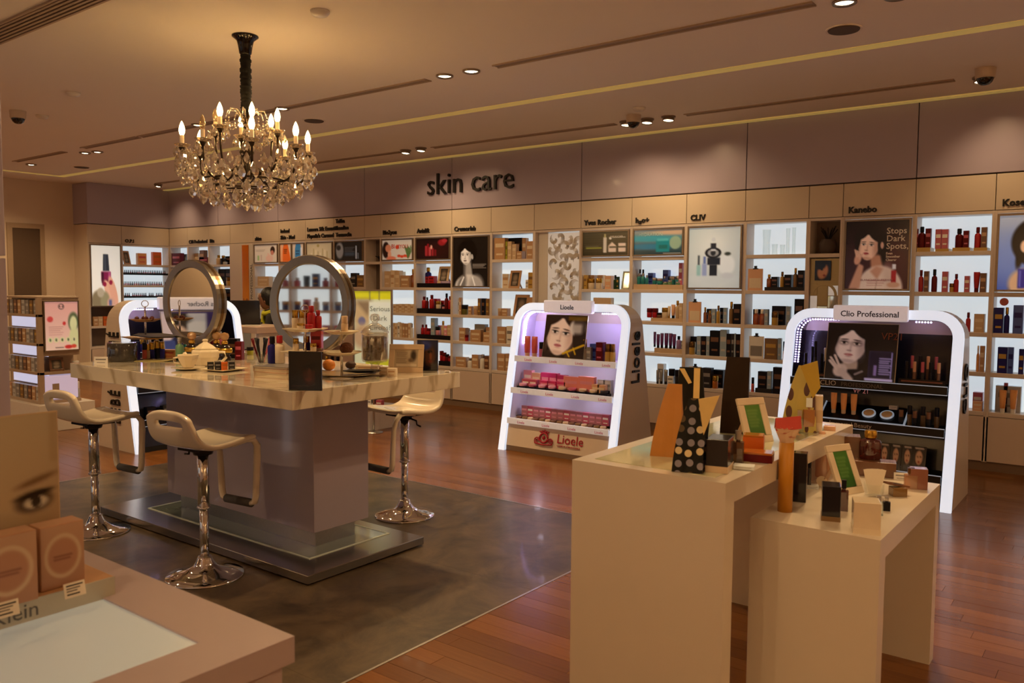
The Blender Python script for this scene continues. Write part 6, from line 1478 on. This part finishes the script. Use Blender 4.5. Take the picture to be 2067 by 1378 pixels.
# ------------------------------------------------------------------ near left: low counter with a lit glass panel
ck = thing('display_counter', 'pinkish white display counter with a lit glass panel, bottom left foreground', 'counter', (-2.3, .5, 0))
CKM = mat('counter_rose_white', '#b6a6aa', .42, coat=.0, var=.02)
def kb(n, m, x0, x1, y0, y1, z0, z1, bevel=0): return bx(n, m, x0+2.3, x1+2.3, y0-.5, y1-.5, z0, z1, ck, bevel)
CX0, CX1, CY0, CY1, CZ = -3.2, -1.47, -.35, 1.14, .80
kb('body', CKM, CX0+.02, CX1-.02, CY0, CY1-.02, 0, CZ-.06)
for a in ((CX0, CX1, CY1-.15, CY1), (CX0, CX1, CY0, CY0+.15), (CX1-.135, CX1, CY0+.15, CY1-.15), (CX0, CX0+.13, CY0+.15, CY1-.15)):
    kb('top_rail', CKM, *a, CZ-.06, CZ)
kb('lit_glass', mat('lit_milk_glass', '#c2ccc6', .2, emit=.16, coat=.2, var=.0), CX0+.13, CX1-.135, CY0+.15, CY1-.15, CZ-.03, CZ-.004)
# stepped riser with the tested perfumes
PLX = -2.03
pr_ = thing('perfume_plinth', 'low cream plinth with a brand name on its front, on the near left counter', 'plinth', (PLX, .55, CZ-.004))
build('board', MB().box(-.5, 0, -.5, .47, 0, .05), mat('plinth_cream', '#c79a6e', .3, coat=.2), pr_, bevel=.002)
build('front_face', MB().box(0, .004, -.5, .47, 0, .05), mat('plinth_front', '#b8b4a4', .4), pr_)
text('Calvin Klein', .05, mat('grey_print', '#5c5a58', .5), pr_, (.0048, .29, .01), rot=(PI/2, 0, PI/2), depth=.0004, align='RIGHT', name='lettering')
PZ = CZ+.046
def onp(px, py): q = at(px, py, 'Z', PZ); return q
SKIN = mat('perfume_carton_salmon', '#b58a6c', .35, coat=.2)
for j, (pxl, pxr, pyb, h, l) in enumerate([(84, 172, 1172, .155, 'salmon perfume carton with a pale ring, right one on the near plinth'), (-40, 78, 1208, .165, 'salmon perfume carton with a pale ring, left one on the near plinth')]):
    b = onp(pxr, pyb); a = onp(pxl, pyb+.34*(pxr-pxl)*.0+ (pxr-pxl)*.36)
    x = b.x; y1 = b.y; y0 = min(y1-.05, at(pxl, pyb+(pxr-pxl)*.33, 'X', x).y)
    t = thing('perfume_carton', l, 'box', (x, (y0+y1)/2, PZ), PI/2)
    w = y1-y0
    build('carton', MB().box(-w/2, w/2, 0, .06, 0, h), SKIN, t, bevel=.002)
    k = Ink(40, 60, '#b58e70').grad('#b99478', '#a87c60').ell(.5, .5, .44, .36, '#cdb494', .08, inner=.8, al=.8).ell(.5, .5, .34, .28, '#aa785c', .3, 0, .7).lines(.28, .72, .5, 2, .05, '#7c4a38', .012)
    pr = link('print', k.mesh(w-.004, h-.004), t, (-w/2+.002, -.0012, .002)); pr.data.materials.append(PRINT)
# big photo card behind them
b = at(121, 1015, 'X', -2.16); y1 = b.y; top = at(118, 828, 'X', -2.16).z
t = thing('photo_card', 'large photo card of a close-up eye standing behind the salmon cartons', 'display card', (-2.16, y1-.42, PZ), PI/2)
hh = top-PZ
build('card', MB().box(0, .42, 0, .006, 0, hh), mat('card_edge', '#c8b08c', .5), t)
k = Ink(90, 90, '#b8a88c').grad('#b0a286', '#a88a6a').ell(.35, .5, .5, .6, '#c4b698', 1, 0, .7)
k.ell(.62, .58, .03, .3, '#a88a68', 1, 0, .5).ell(.66, .86, .16, .05, '#6a4630', .8, 0, .8).ell(.6, .84, .1, .05, '#4a2c20', .8, 0, .6)
k.ell(.86, .53, .1, .06, '#3a2e24', .6, -.12).ell(.87, .535, .07, .035, '#d8d4c4', .4, -.1).ell(.87, .53, .03, .036, '#2a241e', .3).ell(.86, .485, .11, .02, '#1a1410', .6, -.18).ell(.88, .4, .12, .02, '#7a6248', .7, -.28)
k.ell(.40, .55, .11, .06, '#3a2e24', .6, .1).ell(.39, .555, .07, .035, '#d8d4c4', .4).ell(.39, .55, .03, .036, '#2a241e', .3).rect(.955, .0, 1, .3, '#a08a68', .02, .6)
pr = link('print', k.mesh(.414, hh-.006), t, (.003, -.001, .003)); pr.data.materials.append(PRINTGLOSS)
for px, py, l in ((152, 1196, 'right'), (18, 1236, 'left')):
    q = onp(px+14, py); t = thing('price_tag', 'small tilted white price tag on the near plinth, %s one' % l, 'price tag', (q.x+.012, q.y-.02, PZ), PI/2)
    build('card', MB().box(-.024, .024, 0, .002, 0, .034), mat('white_paper', '#e4d8c4', .7), t, rot=(-.25, 0, 0))
    build('print_lines', MB().box(-.019, .019, -.0008, 0, .026, .029).box(-.019, .012, -.0008, 0, .02, .022).box(-.019, .005, -.0008, 0, .014, .016).box(-.019, .01, -.0008, 0, .006, .009), INKDARK, t, rot=(-.25, 0, 0))

# ------------------------------------------------------------------ lit shelving island at the far left
LX, LY0, LY1, DI = -9.3, 3.93, 4.36, .95
lu = thing('display_island', 'lit display island with a pink poster at the far left', 'shelf unit', (LX, LY0, 0))
LUM = mat('island_lacquer', '#a8927e', .4, var=.03)
W_ = LY1-LY0; ZI = (.32, .63, .94, 1.25)
build('plinth', MB().box(-DI-.05, .1, -.06, W_+.1, 0, .29), WHITE, lu, bevel=.004)
build('core', MB().box(-DI, -.16, .13, W_, .29, 1.42), LUM, lu)
build('top_board', MB().box(-DI, 0, 0, W_, 1.42, 1.44), LUM, lu, bevel=.002)
build('corner_post', MB().box(-.05, 0, 0, .05, .32, 1.42), LUM, lu)
for z in ZI: build('shelf', MB().box(-DI, .0, 0, W_, z-.03, z), LUM, lu, bevel=.002)
build('poster_backing', MB().box(-.16, -.012, .05, W_, .80, 1.42), LUM, lu)
for z in ZI[1:]:
    build('lit_strip', MB().box(-DI+.02, -.06, .115, .125, z-.15, z-.032), mat('lit_strip_lilac', '#cfd0ea', .5, emit=.6, var=0), lu)
build('lit_box', MB().box(-.14, -.005, .055, W_-.03, .33, .585), mat('lit_lilac_panel', '#cdc2e0', .5, emit=.34, var=0), lu, bevel=.006)
build('switch_frame', MB().box(-.005, -.002, .13, .2, .42, .50), LUM, lu)
for r, z in enumerate(ZI):
    for j in range(9):
        c = ('brown', 'tan', 'silver', 'grey', 'bronze', 'grey')[(j+r) % 6]
        goods('box', c, .078, .15, .06, (LX-DI+.06+j*.098, LY0+.05, z), 0, '%s carton, %s from left on the %s level of the far left island' % (c, ordw(j), ('lowest', 'second', 'third', 'top')[r]))
k = Ink(54, 78, '#e6bcb4').grad('#dca8a4', '#ecd0c0').ell(.5, .1, .09, .06, '#3a3030', .2, inner=.75).ell(.46, .1, .015, .02, '#3a3030').ell(.54, .1, .015, .02, '#3a3030')
k.ell(.86, .42, .16, .2, '#5a6a4c', .3).ell(.86, .46, .11, .16, '#d8e0b0', .3).ell(.88, .75, .16, .22, '#d4dca8', .4).ell(.16, .36, .09, .06, '#cc4a4c', .4).ell(.58, .45, .05, .04, '#c8383a', .4).lines(.12, .55, .52, 5, .04, '#b07a78', .006)
for q in range(5): k.ell(.15+.18*q, .79, .075, .055, '#d8dcae', .3).ell(.15+.18*q, .79, .025, .03, '#3a4a34', .4)
k.ell(.7, .94, .12, .04, '#c83030', .4).ell(.86, .93, .08, .04, '#d04a3a', .4).line((.3, .95), (.55, .95), .008, '#6a5a54')
poster('backlit pink poster of a girl with flowers on the far left island', k, 0, W_-.06, 0, .545, m=print_mat('backlit_print_dim', .3, .3), rz=PI/2, loc=(LX+.002, LY0+.055, .85), fr=.012)
o = goods('frame', 'brown', .15, .15, .02, (LX-.03, LY0+.2, .63), PI/2, 'small dark printed stand below the pink poster')
for lo, h, l in ((1.25, .15, 'upper'), (.94, .2, 'middle'), (.63, .1, 'lower'), (.32, .18, 'lowest')):
    goods('stick', 'beige' if l == 'upper' else 'silver', .07, h, .07, (LX-.045, LY1+.02 if False else LY1-.03, lo), 0, 'round tin at the right end of the far left island, %s level' % l, c2='beige' if l == 'upper' else 'white')

# ------------------------------------------------------------------ low furniture behind the counter
gd = thing('gondola_unit', 'beige display unit behind the counter with a poster on its end', 'shelf unit', (-6.98, 6.06, 0))
GM = mat('gondola_beige', '#c3a488', .4, var=.03)
build('plinth', MB().box(-.75, .36, 0, .5, 0, .26), WHITE, gd, bevel=.003)
build('back_wall', MB().box(-.72, .0, .30, .36, .26, 1.46), GM, gd)
for x in (-.74, -.02): build('side_wall', MB().box(x, x+.02, .02, .36, .26, 1.46), GM, gd)
for z in (.62, .94, 1.22): build('shelf', MB().box(-.72, -.02, .04, .30, z-.02, z), GM, gd)
k = Ink(50, 110, '#c9d4b4').rect(0, 0, 1, .11, '#c9cc1e').rect(.4, 0, .44, .12, '#8a8a40').rect(.66, 0, .7, .12, '#8a8a40').rect(0, .12, .42, .45, '#b9a47c', .1).poly([(.0, .12), (.5, .12), (.36, .34), (.12, .2)], '#5a4a3a', .1, .6).ell(.2, .4, .1, .06, '#6a6a8a', .4).rect(.4, .14, 1, 1, '#d2dcd0', .03).ell(.2, .6, .24, .16, '#b49a78', .6).rect(.3, .9, 1, 1, '#bcc030', .04)
pt = poster('floor poster stand with yellow top strip asking about dark circles', k, 0, .44, 0, .84, y=6.0, rz=.5, loc=(-6.72, 6.02, .70), m=print_mat('soft_lit_print', .12, .15))
for q, s in enumerate(('Serious', 'Dark', 'Circles?')): text(s, .075, mat('grey_green_print', '#8a948a', .5), pt, (.3, -.004, .61-.1*q), depth=.0005)
build('pole', MB().tube([(.22, .02, -.70), (.22, .02, .1)], .012, 8).lathe([(.1, -.7), (.1, -.692), (.02, -.68)], (.22, .02, 0), seg=20), STEEL, pt)
for r, z in enumerate((.62, .94, 1.22)):
    for j in range(7):
        c = ('brown', 'darkred', 'white', 'bronze')[(j+r) % 4]; goods('bottle' if r != 1 else 'box', c, .07, .16, .06, (-6.98-.67+j*.095, 6.06+.14, z), 0, '%s %s, %s from left, %s board of the beige unit' % (c, 'bottle' if r != 1 else 'carton', ordw(j), ('lower', 'middle', 'upper')[r]))
for j in range(6): goods('box' if j % 2 else 'jar', ('white', 'silver', 'rose')[j % 3], .07, .09, .06, (-6.9+j*.08, 6.2, .26), .3, 'small article on the white plinth of the beige unit, %s from left' % ordw(j))
# cash desk with laptop
DKX, DKY = -8.25, 5.72
dk = thing('service_desk', 'high pale service desk behind the counter', 'desk', (DKX, DKY, 0))
build('desk_top', MB().box(-.75, .62, -.26, .3, 1.05, 1.12), mat('desk_rose_grey', '#b9a092', .35), dk, bevel=.003)
build('desk_front', MB().box(-.7, -.2, -.22, -.18, 0, 1.05), WHITE, dk)
build('desk_leg', MB().box(.55, .6, -.22, .25, 0, 1.05), WHITE, dk)
lt = thing('laptop', 'open black laptop seen from behind on the service desk', 'laptop', (DKX-.0, DKY+.0, 1.12), YAW+.2)
build('base', MB().box(-.19, .19, .0, .26, 0, .018), BLACK, lt, bevel=.004)
build('lid', MB().box(-.19, .19, -.006, .004, 0, .27), mat('laptop_lid', '#16161a', .3, coat=.2), lt, (0, 0, .014), (.16, 0, 0), bevel=.004)
build('lid_mark', MB().lathe([(0, .002), (.016, .002), (.016, 0)], seg=16), mat('lid_mark_grey', '#3a3a40', .2, .8), lt, (0, -.032, .15), (PI/2+.16, 0, 0))
pa = goods('box', 'white', .2, .006, .14, (DKX+.3, DKY-.08, 1.12), YAW, 'sheets of white paper beside the laptop on the service desk')

# ------------------------------------------------------------------ the assistant behind the desk
def skin_body(name, verts, edges, radii, m, parent, root=0, sub=2):
    me = bpy.data.meshes.new(name); me.from_pydata(verts, edges, []); me.update()
    o = link(name, me, parent); me.materials.append(m)
    sk = o.modifiers.new('skin', 'SKIN'); sk.use_smooth_shade = True
    for i, r in enumerate(radii):
        d = me.skin_vertices[0].data[i]; d.radius = (r, r) if not isinstance(r, tuple) else r; d.use_root = (i == root)
    ss = o.modifiers.new('smooth', 'SUBSURF'); ss.levels = 1; ss.render_levels = sub
    return o
PX, PY = -8.53, 6.44
pe = thing('person', 'dark-haired person in black with a yellow-green scarf, working behind the laptop', 'person', (PX, PY, 0), -.85); pe.scale = (.925, .925, .925)
# local frame: faces -y, stands with a slight stoop over the desk
SKN = mat('skin_brown', '#6e4834', .5, var=.05); CLO = mat('black_cloth', '#141214', .8, var=.2); HAIR = mat('black_hair', '#0b0908', .45, var=.3, scale=80, bump=.4)
v = [(0,0,.86), (0,-.02,1.0), (0,-.06,1.14), (0,-.10,1.27), (0,-.14,1.345), (0,-.165,1.42),
     (-.15,-.09,1.27), (-.2,-.14,1.08), (-.14,-.33,1.245), (.15,-.09,1.27), (.2,-.14,1.08), (.14,-.33,1.245),
     (-.09,0,.80), (-.1,-.02,.45), (-.1,.02,.08), (-.1,-.10,.035), (.09,0,.80), (.1,-.02,.45), (.1,.02,.08), (.1,-.10,.035)]
e = [(0,1), (1,2), (2,3), (3,4), (4,5), (3,6), (6,7), (7,8), (3,9), (9,10), (10,11), (0,12), (12,13), (13,14), (14,15), (0,16), (16,17), (17,18), (18,19)]
r = [(.15,.11), (.12,.09), (.135,.1), (.12,.085), .05, .048, .062, .046, .034, .062, .046, .034, .085, .058, .042, .04, .085, .058, .042, .04]
skin_body('body', v, e, r, CLO, pe)
hd = MB()
prof = [(.0, -.125), (.035, -.12), (.058, -.095), (.07, -.05), (.076, 0), (.077, .045), (.066, .09), (.04, .115), (0, .125)]
hd.lathe(prof, seg=20, sy=1.18)
hd.lathe([(0, .03), (.012, .018), (.016, .0), (0, -.02)], (0, -.092, -.015), seg=8)
for sg in (-1, 1):
    hd.lathe([(0, -.03), (.012, -.018), (.015, .008), (0, .03)], (sg*.078, .0, -.01), seg=8)
    hd.lathe([(0, -.008), (.014, 0), (0, .008)], (sg*.03, -.082, .015), seg=8, mi=1)
    hd.box(sg*.03-.018, sg*.03+.018, -.09, -.08, .036, .042, 1)
hd.lathe([(0, -.008), (.024, 0), (0, .008)], (0, -.076, -.062), seg=8, mi=2, sy=.5)
hdo = build('head', hd, [SKN, HAIR, mat('lip_brown', '#6a3430', .5)], pe, (0, -.18, 1.50), (.22, 0, 0))
hm = MB().lathe([(.05, -.10), (.085, -.07), (.108, -.01), (.112, .045), (.1, .1), (.07, .135), (.035, .155), (0, .16)], (0, .056, .012), seg=20, sy=1.0)
hm.lathe([(0, -.075), (.07, -.05), (.09, .0), (.07, .055), (0, .075)], (0, .11, -.0), seg=14)
build('hair', hm, HAIR, hdo)
build('neck', MB().tube([(0, -.13, 1.33), (0, -.165, 1.42)], .045, 12), SKN, pe)
sc_ = MB().tube([(.085*math.cos(2*PI*k/16), -.135+.075*math.sin(2*PI*k/16), 1.335+.012*math.sin(4*PI*k/16)) for k in range(16)], .032, 8, closed=True)
sc_.tube([(-.02, -.22, 1.32), (-.03, -.225, 1.2), (-.035, -.20, 1.06)], [.03, .034, .03], 8)
build('scarf', sc_, mat('scarf_lime', '#a8a41c', .8, var=.2), pe)
for sg in (-1, 1):
    hb = MB().tube([(sg*.14, -.32, 1.25), (sg*.135, -.37, 1.24), (sg*.13, -.405, 1.235)], [.026, .036, .03], 10, sy=.55)
    for q in range(4):
        x = sg*.13+(-.024+.016*q); ln = (.05, .062, .066, .054)[q]
        hb.tube([(x, -.395, 1.237), (x, -.395-ln*.5, 1.24), (x*1.0, -.395-ln, 1.23)], [.0085, .008, .006], 7)
    hb.tube([(sg*.105, -.355, 1.24), (sg*.085, -.38, 1.24), (sg*.083, -.405, 1.233)], [.011, .0095, .007], 7)
    build('hand', hb, SKN, pe)

# ------------------------------------------------------------------ chandelier
CHX, CHY = -4.915, 3.455
ch = thing('chandelier', 'crystal chandelier with candle bulbs hanging over the marble counter', 'chandelier', (CHX, CHY, CEIL))
BRZ = mat('chandelier_bronze', '#3c3128', .3, .85, var=.1)
build('canopy', MB().lathe([(.03, -.13), (.04, -.118), (.048, -.07), (.056, -.035), (.078, -.014), (.088, -.008), (.088, .0)], seg=28), mat('canopy_black', '#1a1512', .2, .5, coat=.4), ch)
random.seed(4)
slv = MB(); pr = []
for k in range(60):
    z = -.12-.395*k/59; pr.append((.031+.01*random.random(), z))
slv.lathe(pr, seg=12)
build('chain_sleeve', slv, mat('black_velvet', '#080706', .9), ch)
Zc = -.92     # height of the central hub under the ceiling
build('stem', MB().lathe([(.012, -.5), (.02, -.53), (.035, -.56), (.02, -.6), (.016, -.7), (.04, -.74), (.05, -.78), (.03, -.82), (.022, -.88), (.05, Zc+.04), (.07, Zc), (.05, Zc-.04), (.02, Zc-.07), (.0, Zc-.1)], seg=20), BRZ, ch)
CRY = thin_glass('crystal', '#fff4e6', .42, body=.34)
BUL = mat('lit_candle_bulb', '#ffc878', .3, emit=26, var=0); BUO = thin_glass('unlit_bulb', '#f0dcb8', .15, body=.25); CND = mat('candle_sleeve', '#e0c698', .5, emit=.12, var=.02)
drop = MB().lathe([(0, 0), (.006, -.006), (.015, -.026), (.017, -.036), (.011, -.05), (0, -.06)], seg=6, smooth=False)
drop_me = drop.mesh('crystal_drop'); drop_me.materials.append(CRY)
bead_me = MB().lathe([(0, -.011), (.011, 0), (0, .011)], seg=6, smooth=False).mesh('crystal_bead'); bead_me.materials.append(CRY)
bul_me = MB().lathe([(.01, 0), (.016, .012), (.0205, .034), (.016, .06), (.007, .084), (0, .096)], seg=14).mesh('candle_bulb'); bul_me.materials.append(BUL)
can_me = MB().lathe([(.0135, 0), (.0145, .004), (.0135, .075), (.01, .078)], seg=12).mesh('candle_sleeve'); can_me.materials.append(CND)
bob_me = MB().lathe([(.012, 0), (.03, .003), (.05, .018), (.053, .022), (.028, .008), (.012, .006)], seg=16).mesh('drip_dish'); bob_me.materials.append(thin_glass('dish_glass', '#ffe9c8', .22, body=.3))
cup_me = MB().lathe([(.008, -.03), (.014, -.02), (.024, -.002), (.0, 0)], seg=12).mesh('candle_cup'); cup_me.materials.append(BRZ)
def arm(a, R, zend, dip, unlit=False):
    ca, sa = math.cos(a), math.sin(a)
    pts = []
    for k in range(13):
        u = k/12; B0, B1, B2, B3 = (.05, Zc+.05), (R*.62, Zc-dip*1.5), (R*1.02, Zc-dip*1.2), (R, zend)
        c_ = ((1-u)**3, 3*u*(1-u)**2, 3*u*u*(1-u), u**3); rr = sum(a*b[0] for a, b in zip(c_, (B0, B1, B2, B3))); z = sum(a*b[1] for a, b in zip(c_, (B0, B1, B2, B3)))
        pts.append((rr*ca, rr*sa, z))
    ar = build('arm', MB().tube(pts, [.011-.004*k/12 for k in range(13)], 7), BRZ, ch)
    x, y, z = R*ca, R*sa, pts[-1][2]+.03
    link('candle_cup', cup_me, ar, (x, y, z)); link('drip_dish', bob_me, ar, (x, y, z-.004)); link('candle_sleeve', can_me, ar, (x, y, z))
    bl = link('candle_bulb', bul_me, ar, (x, y, z+.076))
    if unlit: bl.material_slots[0].link = 'OBJECT'; bl.material_slots[0].material = BUO
    else: lamp('bulb_lamp', 'POINT', (CHX+x, CHY+y, CEIL+z+.12), 4.4, (1, .66, .28), radius=.02, parent=ch)
    for q in range(5):
        b = 2*PI*q/5
        link('crystal_drop', drop_me, ch, (x+.05*math.cos(b), y+.05*math.sin(b), z-.002), (0, 0, b))
    return (x, y, z)
ends = []
for k in range(8): ends.append(arm(.25+k*PI/4, .41, -.80, .085, k == 6))
for k in range(6): ends.append(arm(.6+k*PI/3, .215, -.68, .02, k == 3))
# hanging crystals in tiers below the arms, a bowl shape, and swags between the arm ends
for R, z0, n in ((.43, -.82, 26), (.27, -.93, 18), (.44, -.87, 28), (.41, -.93, 30), (.36, -.99, 28), (.29, -1.035, 24), (.22, -1.06, 18), (.14, -1.08, 12), (.06, -1.085, 5)):
    for k in range(n):
        a = 2*PI*k/n+R*7; rr = R+random.uniform(-.015, .015)
        o = link('crystal_drop', drop_me, ch, (rr*math.cos(a), rr*math.sin(a), z0+random.uniform(-.02, .025)), (0, 0, random.uniform(0, 3)))
        s = random.uniform(1.15, 1.6); o.scale = (s, s, s)
beads = MB()
def bead(p, r=.008): beads.lathe([(0, -r), (r, 0), (0, r)], p, seg=5, smooth=False)
for k in range(8):
    A, B = Vector(ends[k]), Vector(ends[(k+1) % 8])
    for j in range(1, 10):
        u = j/10; p = A.lerp(B, u); p.z -= .10*math.sin(PI*u)+.02; bead(tuple(p))
    for j in range(1, 8):
        u = j/8; p = A.lerp(Vector((0, 0, Zc-.13)), u); p.z -= .05*math.sin(PI*u)+.03; bead(tuple(p))
    C = Vector((.03*math.cos(.25+k*PI/4), .03*math.sin(.25+k*PI/4), -.56))
    D = Vector((.18*math.cos(.25+k*PI/4), .18*math.sin(.25+k*PI/4), -.60))
    for j in range(1, 7): bead(tuple(C.lerp(D, j/7)-Vector((0, 0, .03*math.sin(PI*j/7)))), .007)
    link('crystal_drop', drop_me, ch, tuple(D), (0, 0, k))
    # upward plumes at the crown
    P = [(.02*math.cos(k*PI/4), .02*math.sin(k*PI/4), -.56), (.07*math.cos(k*PI/4), .07*math.sin(k*PI/4), -.50), (.12*math.cos(k*PI/4), .12*math.sin(k*PI/4), -.50), (.135*math.cos(k*PI/4), .135*math.sin(k*PI/4), -.545)]
    build('crown_plume', MB().tube(P, [.006, .007, .006, .004], 6), CRY, ch)
    for j in range(3): bead((P[3][0], P[3][1], P[3][2]-.02-.018*j), .008)
for R, z in ((.4, -.885), (.3, -1.0), (.18, -1.06)):
    n = int(R*110)
    for j in range(n): bead((R*math.cos(2*PI*j/n), R*math.sin(2*PI*j/n), z), .0075)
o = build('bead_strings', beads, CRY, ch); o['kind'] = 'stuff'
def hoop(R, z): return [(R*math.cos(2*PI*k/32), R*math.sin(2*PI*k/32), z) for k in range(32)]
build('ring_band', MB().tube(hoop(.30, -.975), .007, 6, closed=True), BRZ, ch); build('ring_band', MB().tube(hoop(.17, -1.04), .006, 6, closed=True), BRZ, ch)

# ------------------------------------------------------------------ what the mirrors show: the opposite shelf wall and one more kiosk
for j in range(8):
    w = .65; x0 = -10.2+j*w
    t, h = shelf_bay('shelving_bay', 'lit bay on the wall behind the camera, %s from far end, in right mirror' % ordw(j), w, [1, 2, 3, 4, 5])
    t.location = (x0+w, FY0+SD, 0); t.rotation_euler = (0, 0, PI)
    for r in range(5):
        if r == 0 and j % 2: continue
        for q in range(4):
            c = ('rose', 'charcoal', 'navy', 'red', 'beige', 'blue', 'tan')[(j*3+r*2+q) % 7]
            goods(('box', 'bottle', 'jar')[(q+r) % 3], c, .1, .13+.03*(q % 3), .07, (x0+.09+q*.15, FY0+SD-.07, ZL[r+1]), PI, '%s article, %s from left, %s shelf, %s bay behind the camera' % (WORD.get(c, c), ordw(3-q), ROWNAME[r], ordw(j)))
k = Ink(70, 70, '#241a5c').grad('#2a2070', '#1c1450').ell(.25, .3, .2, .2, '#6a4a9c', .12, inner=.85).ell(.25, .26, .1, .1, '#b0582c', .5).rect(.0, .26, .42, .31, '#a87a3a', .03)
k.rect(.5, .04, .66, 1, '#c4cfe0').rect(.66, .04, 1, 1, '#17131a').ell(.95, .6, .3, .42, '#dcc8bc', .1).ell(.8, .58, .08, .04, '#20161a', .4).ell(.8, .49, .1, .02, '#2a1c1c', .5).ell(.94, .2, .3, .2, '#17131a', .3)
KW0 = KW
K4 = kiosk('glowing arch kiosk near the left wall, seen mirrored in the left round mirror', (-6.80, 1.62, 0), 2.27, True, 'Yves Rocher', ('', (), .5), k, (.92, .6, .29), None, lambda q: [], pw=1.1, px=0, sign_size=.066, sign_w=.46)
finish_texts()
def split_letters(o):
    """each letter of the big sign is a part of its own"""
    bm = bmesh.new(); bm.from_mesh(o.data); bm.verts.ensure_lookup_table(); seen_ = set(); isl = []
    for v in bm.verts:
        if v.index in seen_: continue
        st_ = [v]; seen_.add(v.index); g = []
        while st_:
            q = st_.pop(); g.append(q)
            for e in q.link_edges:
                w = e.other_vert(q)
                if w.index not in seen_: seen_.add(w.index); st_.append(w)
        isl.append(g)
    ext = [(min(v.co.x for v in g), max(v.co.x for v in g), g) for g in isl]; ext.sort(key=lambda q: q[0])
    groups = []
    for a, b, g in ext:
        if groups and a < groups[-1][1]-.3*(b-a): groups[-1][1] = max(groups[-1][1], b); groups[-1][2].append(g)
        else: groups.append([a, b, [g]])
    for a, b, gs in groups:
        ids = {v.index for g in gs for v in g}; mp = {}; vs = []; fs = []
        for v in bm.verts:
            if v.index in ids: mp[v.index] = len(vs); vs.append(tuple(v.co))
        for f in bm.faces:
            if f.verts[0].index in ids: fs.append([mp[v.index] for v in f.verts])
        me = bpy.data.meshes.new('letter'); me.from_pydata(vs, [], fs); me.materials.append(INKDARK)
        link('letter', me, o.parent, o.location, o.rotation_euler)
    bm.free(); bpy.data.objects.remove(o)
split_letters(SIGN)
for o in list(bpy.data.objects):
    if o.type == 'MESH' and o.data.users and not o.data.materials: o.data.materials.append(WHITE)
for o in bpy.data.objects:
    if o.parent is None and 'label' in o and len(o['label'].split()) > 16: print('LONG', len(o['label'].split()), o['label'])
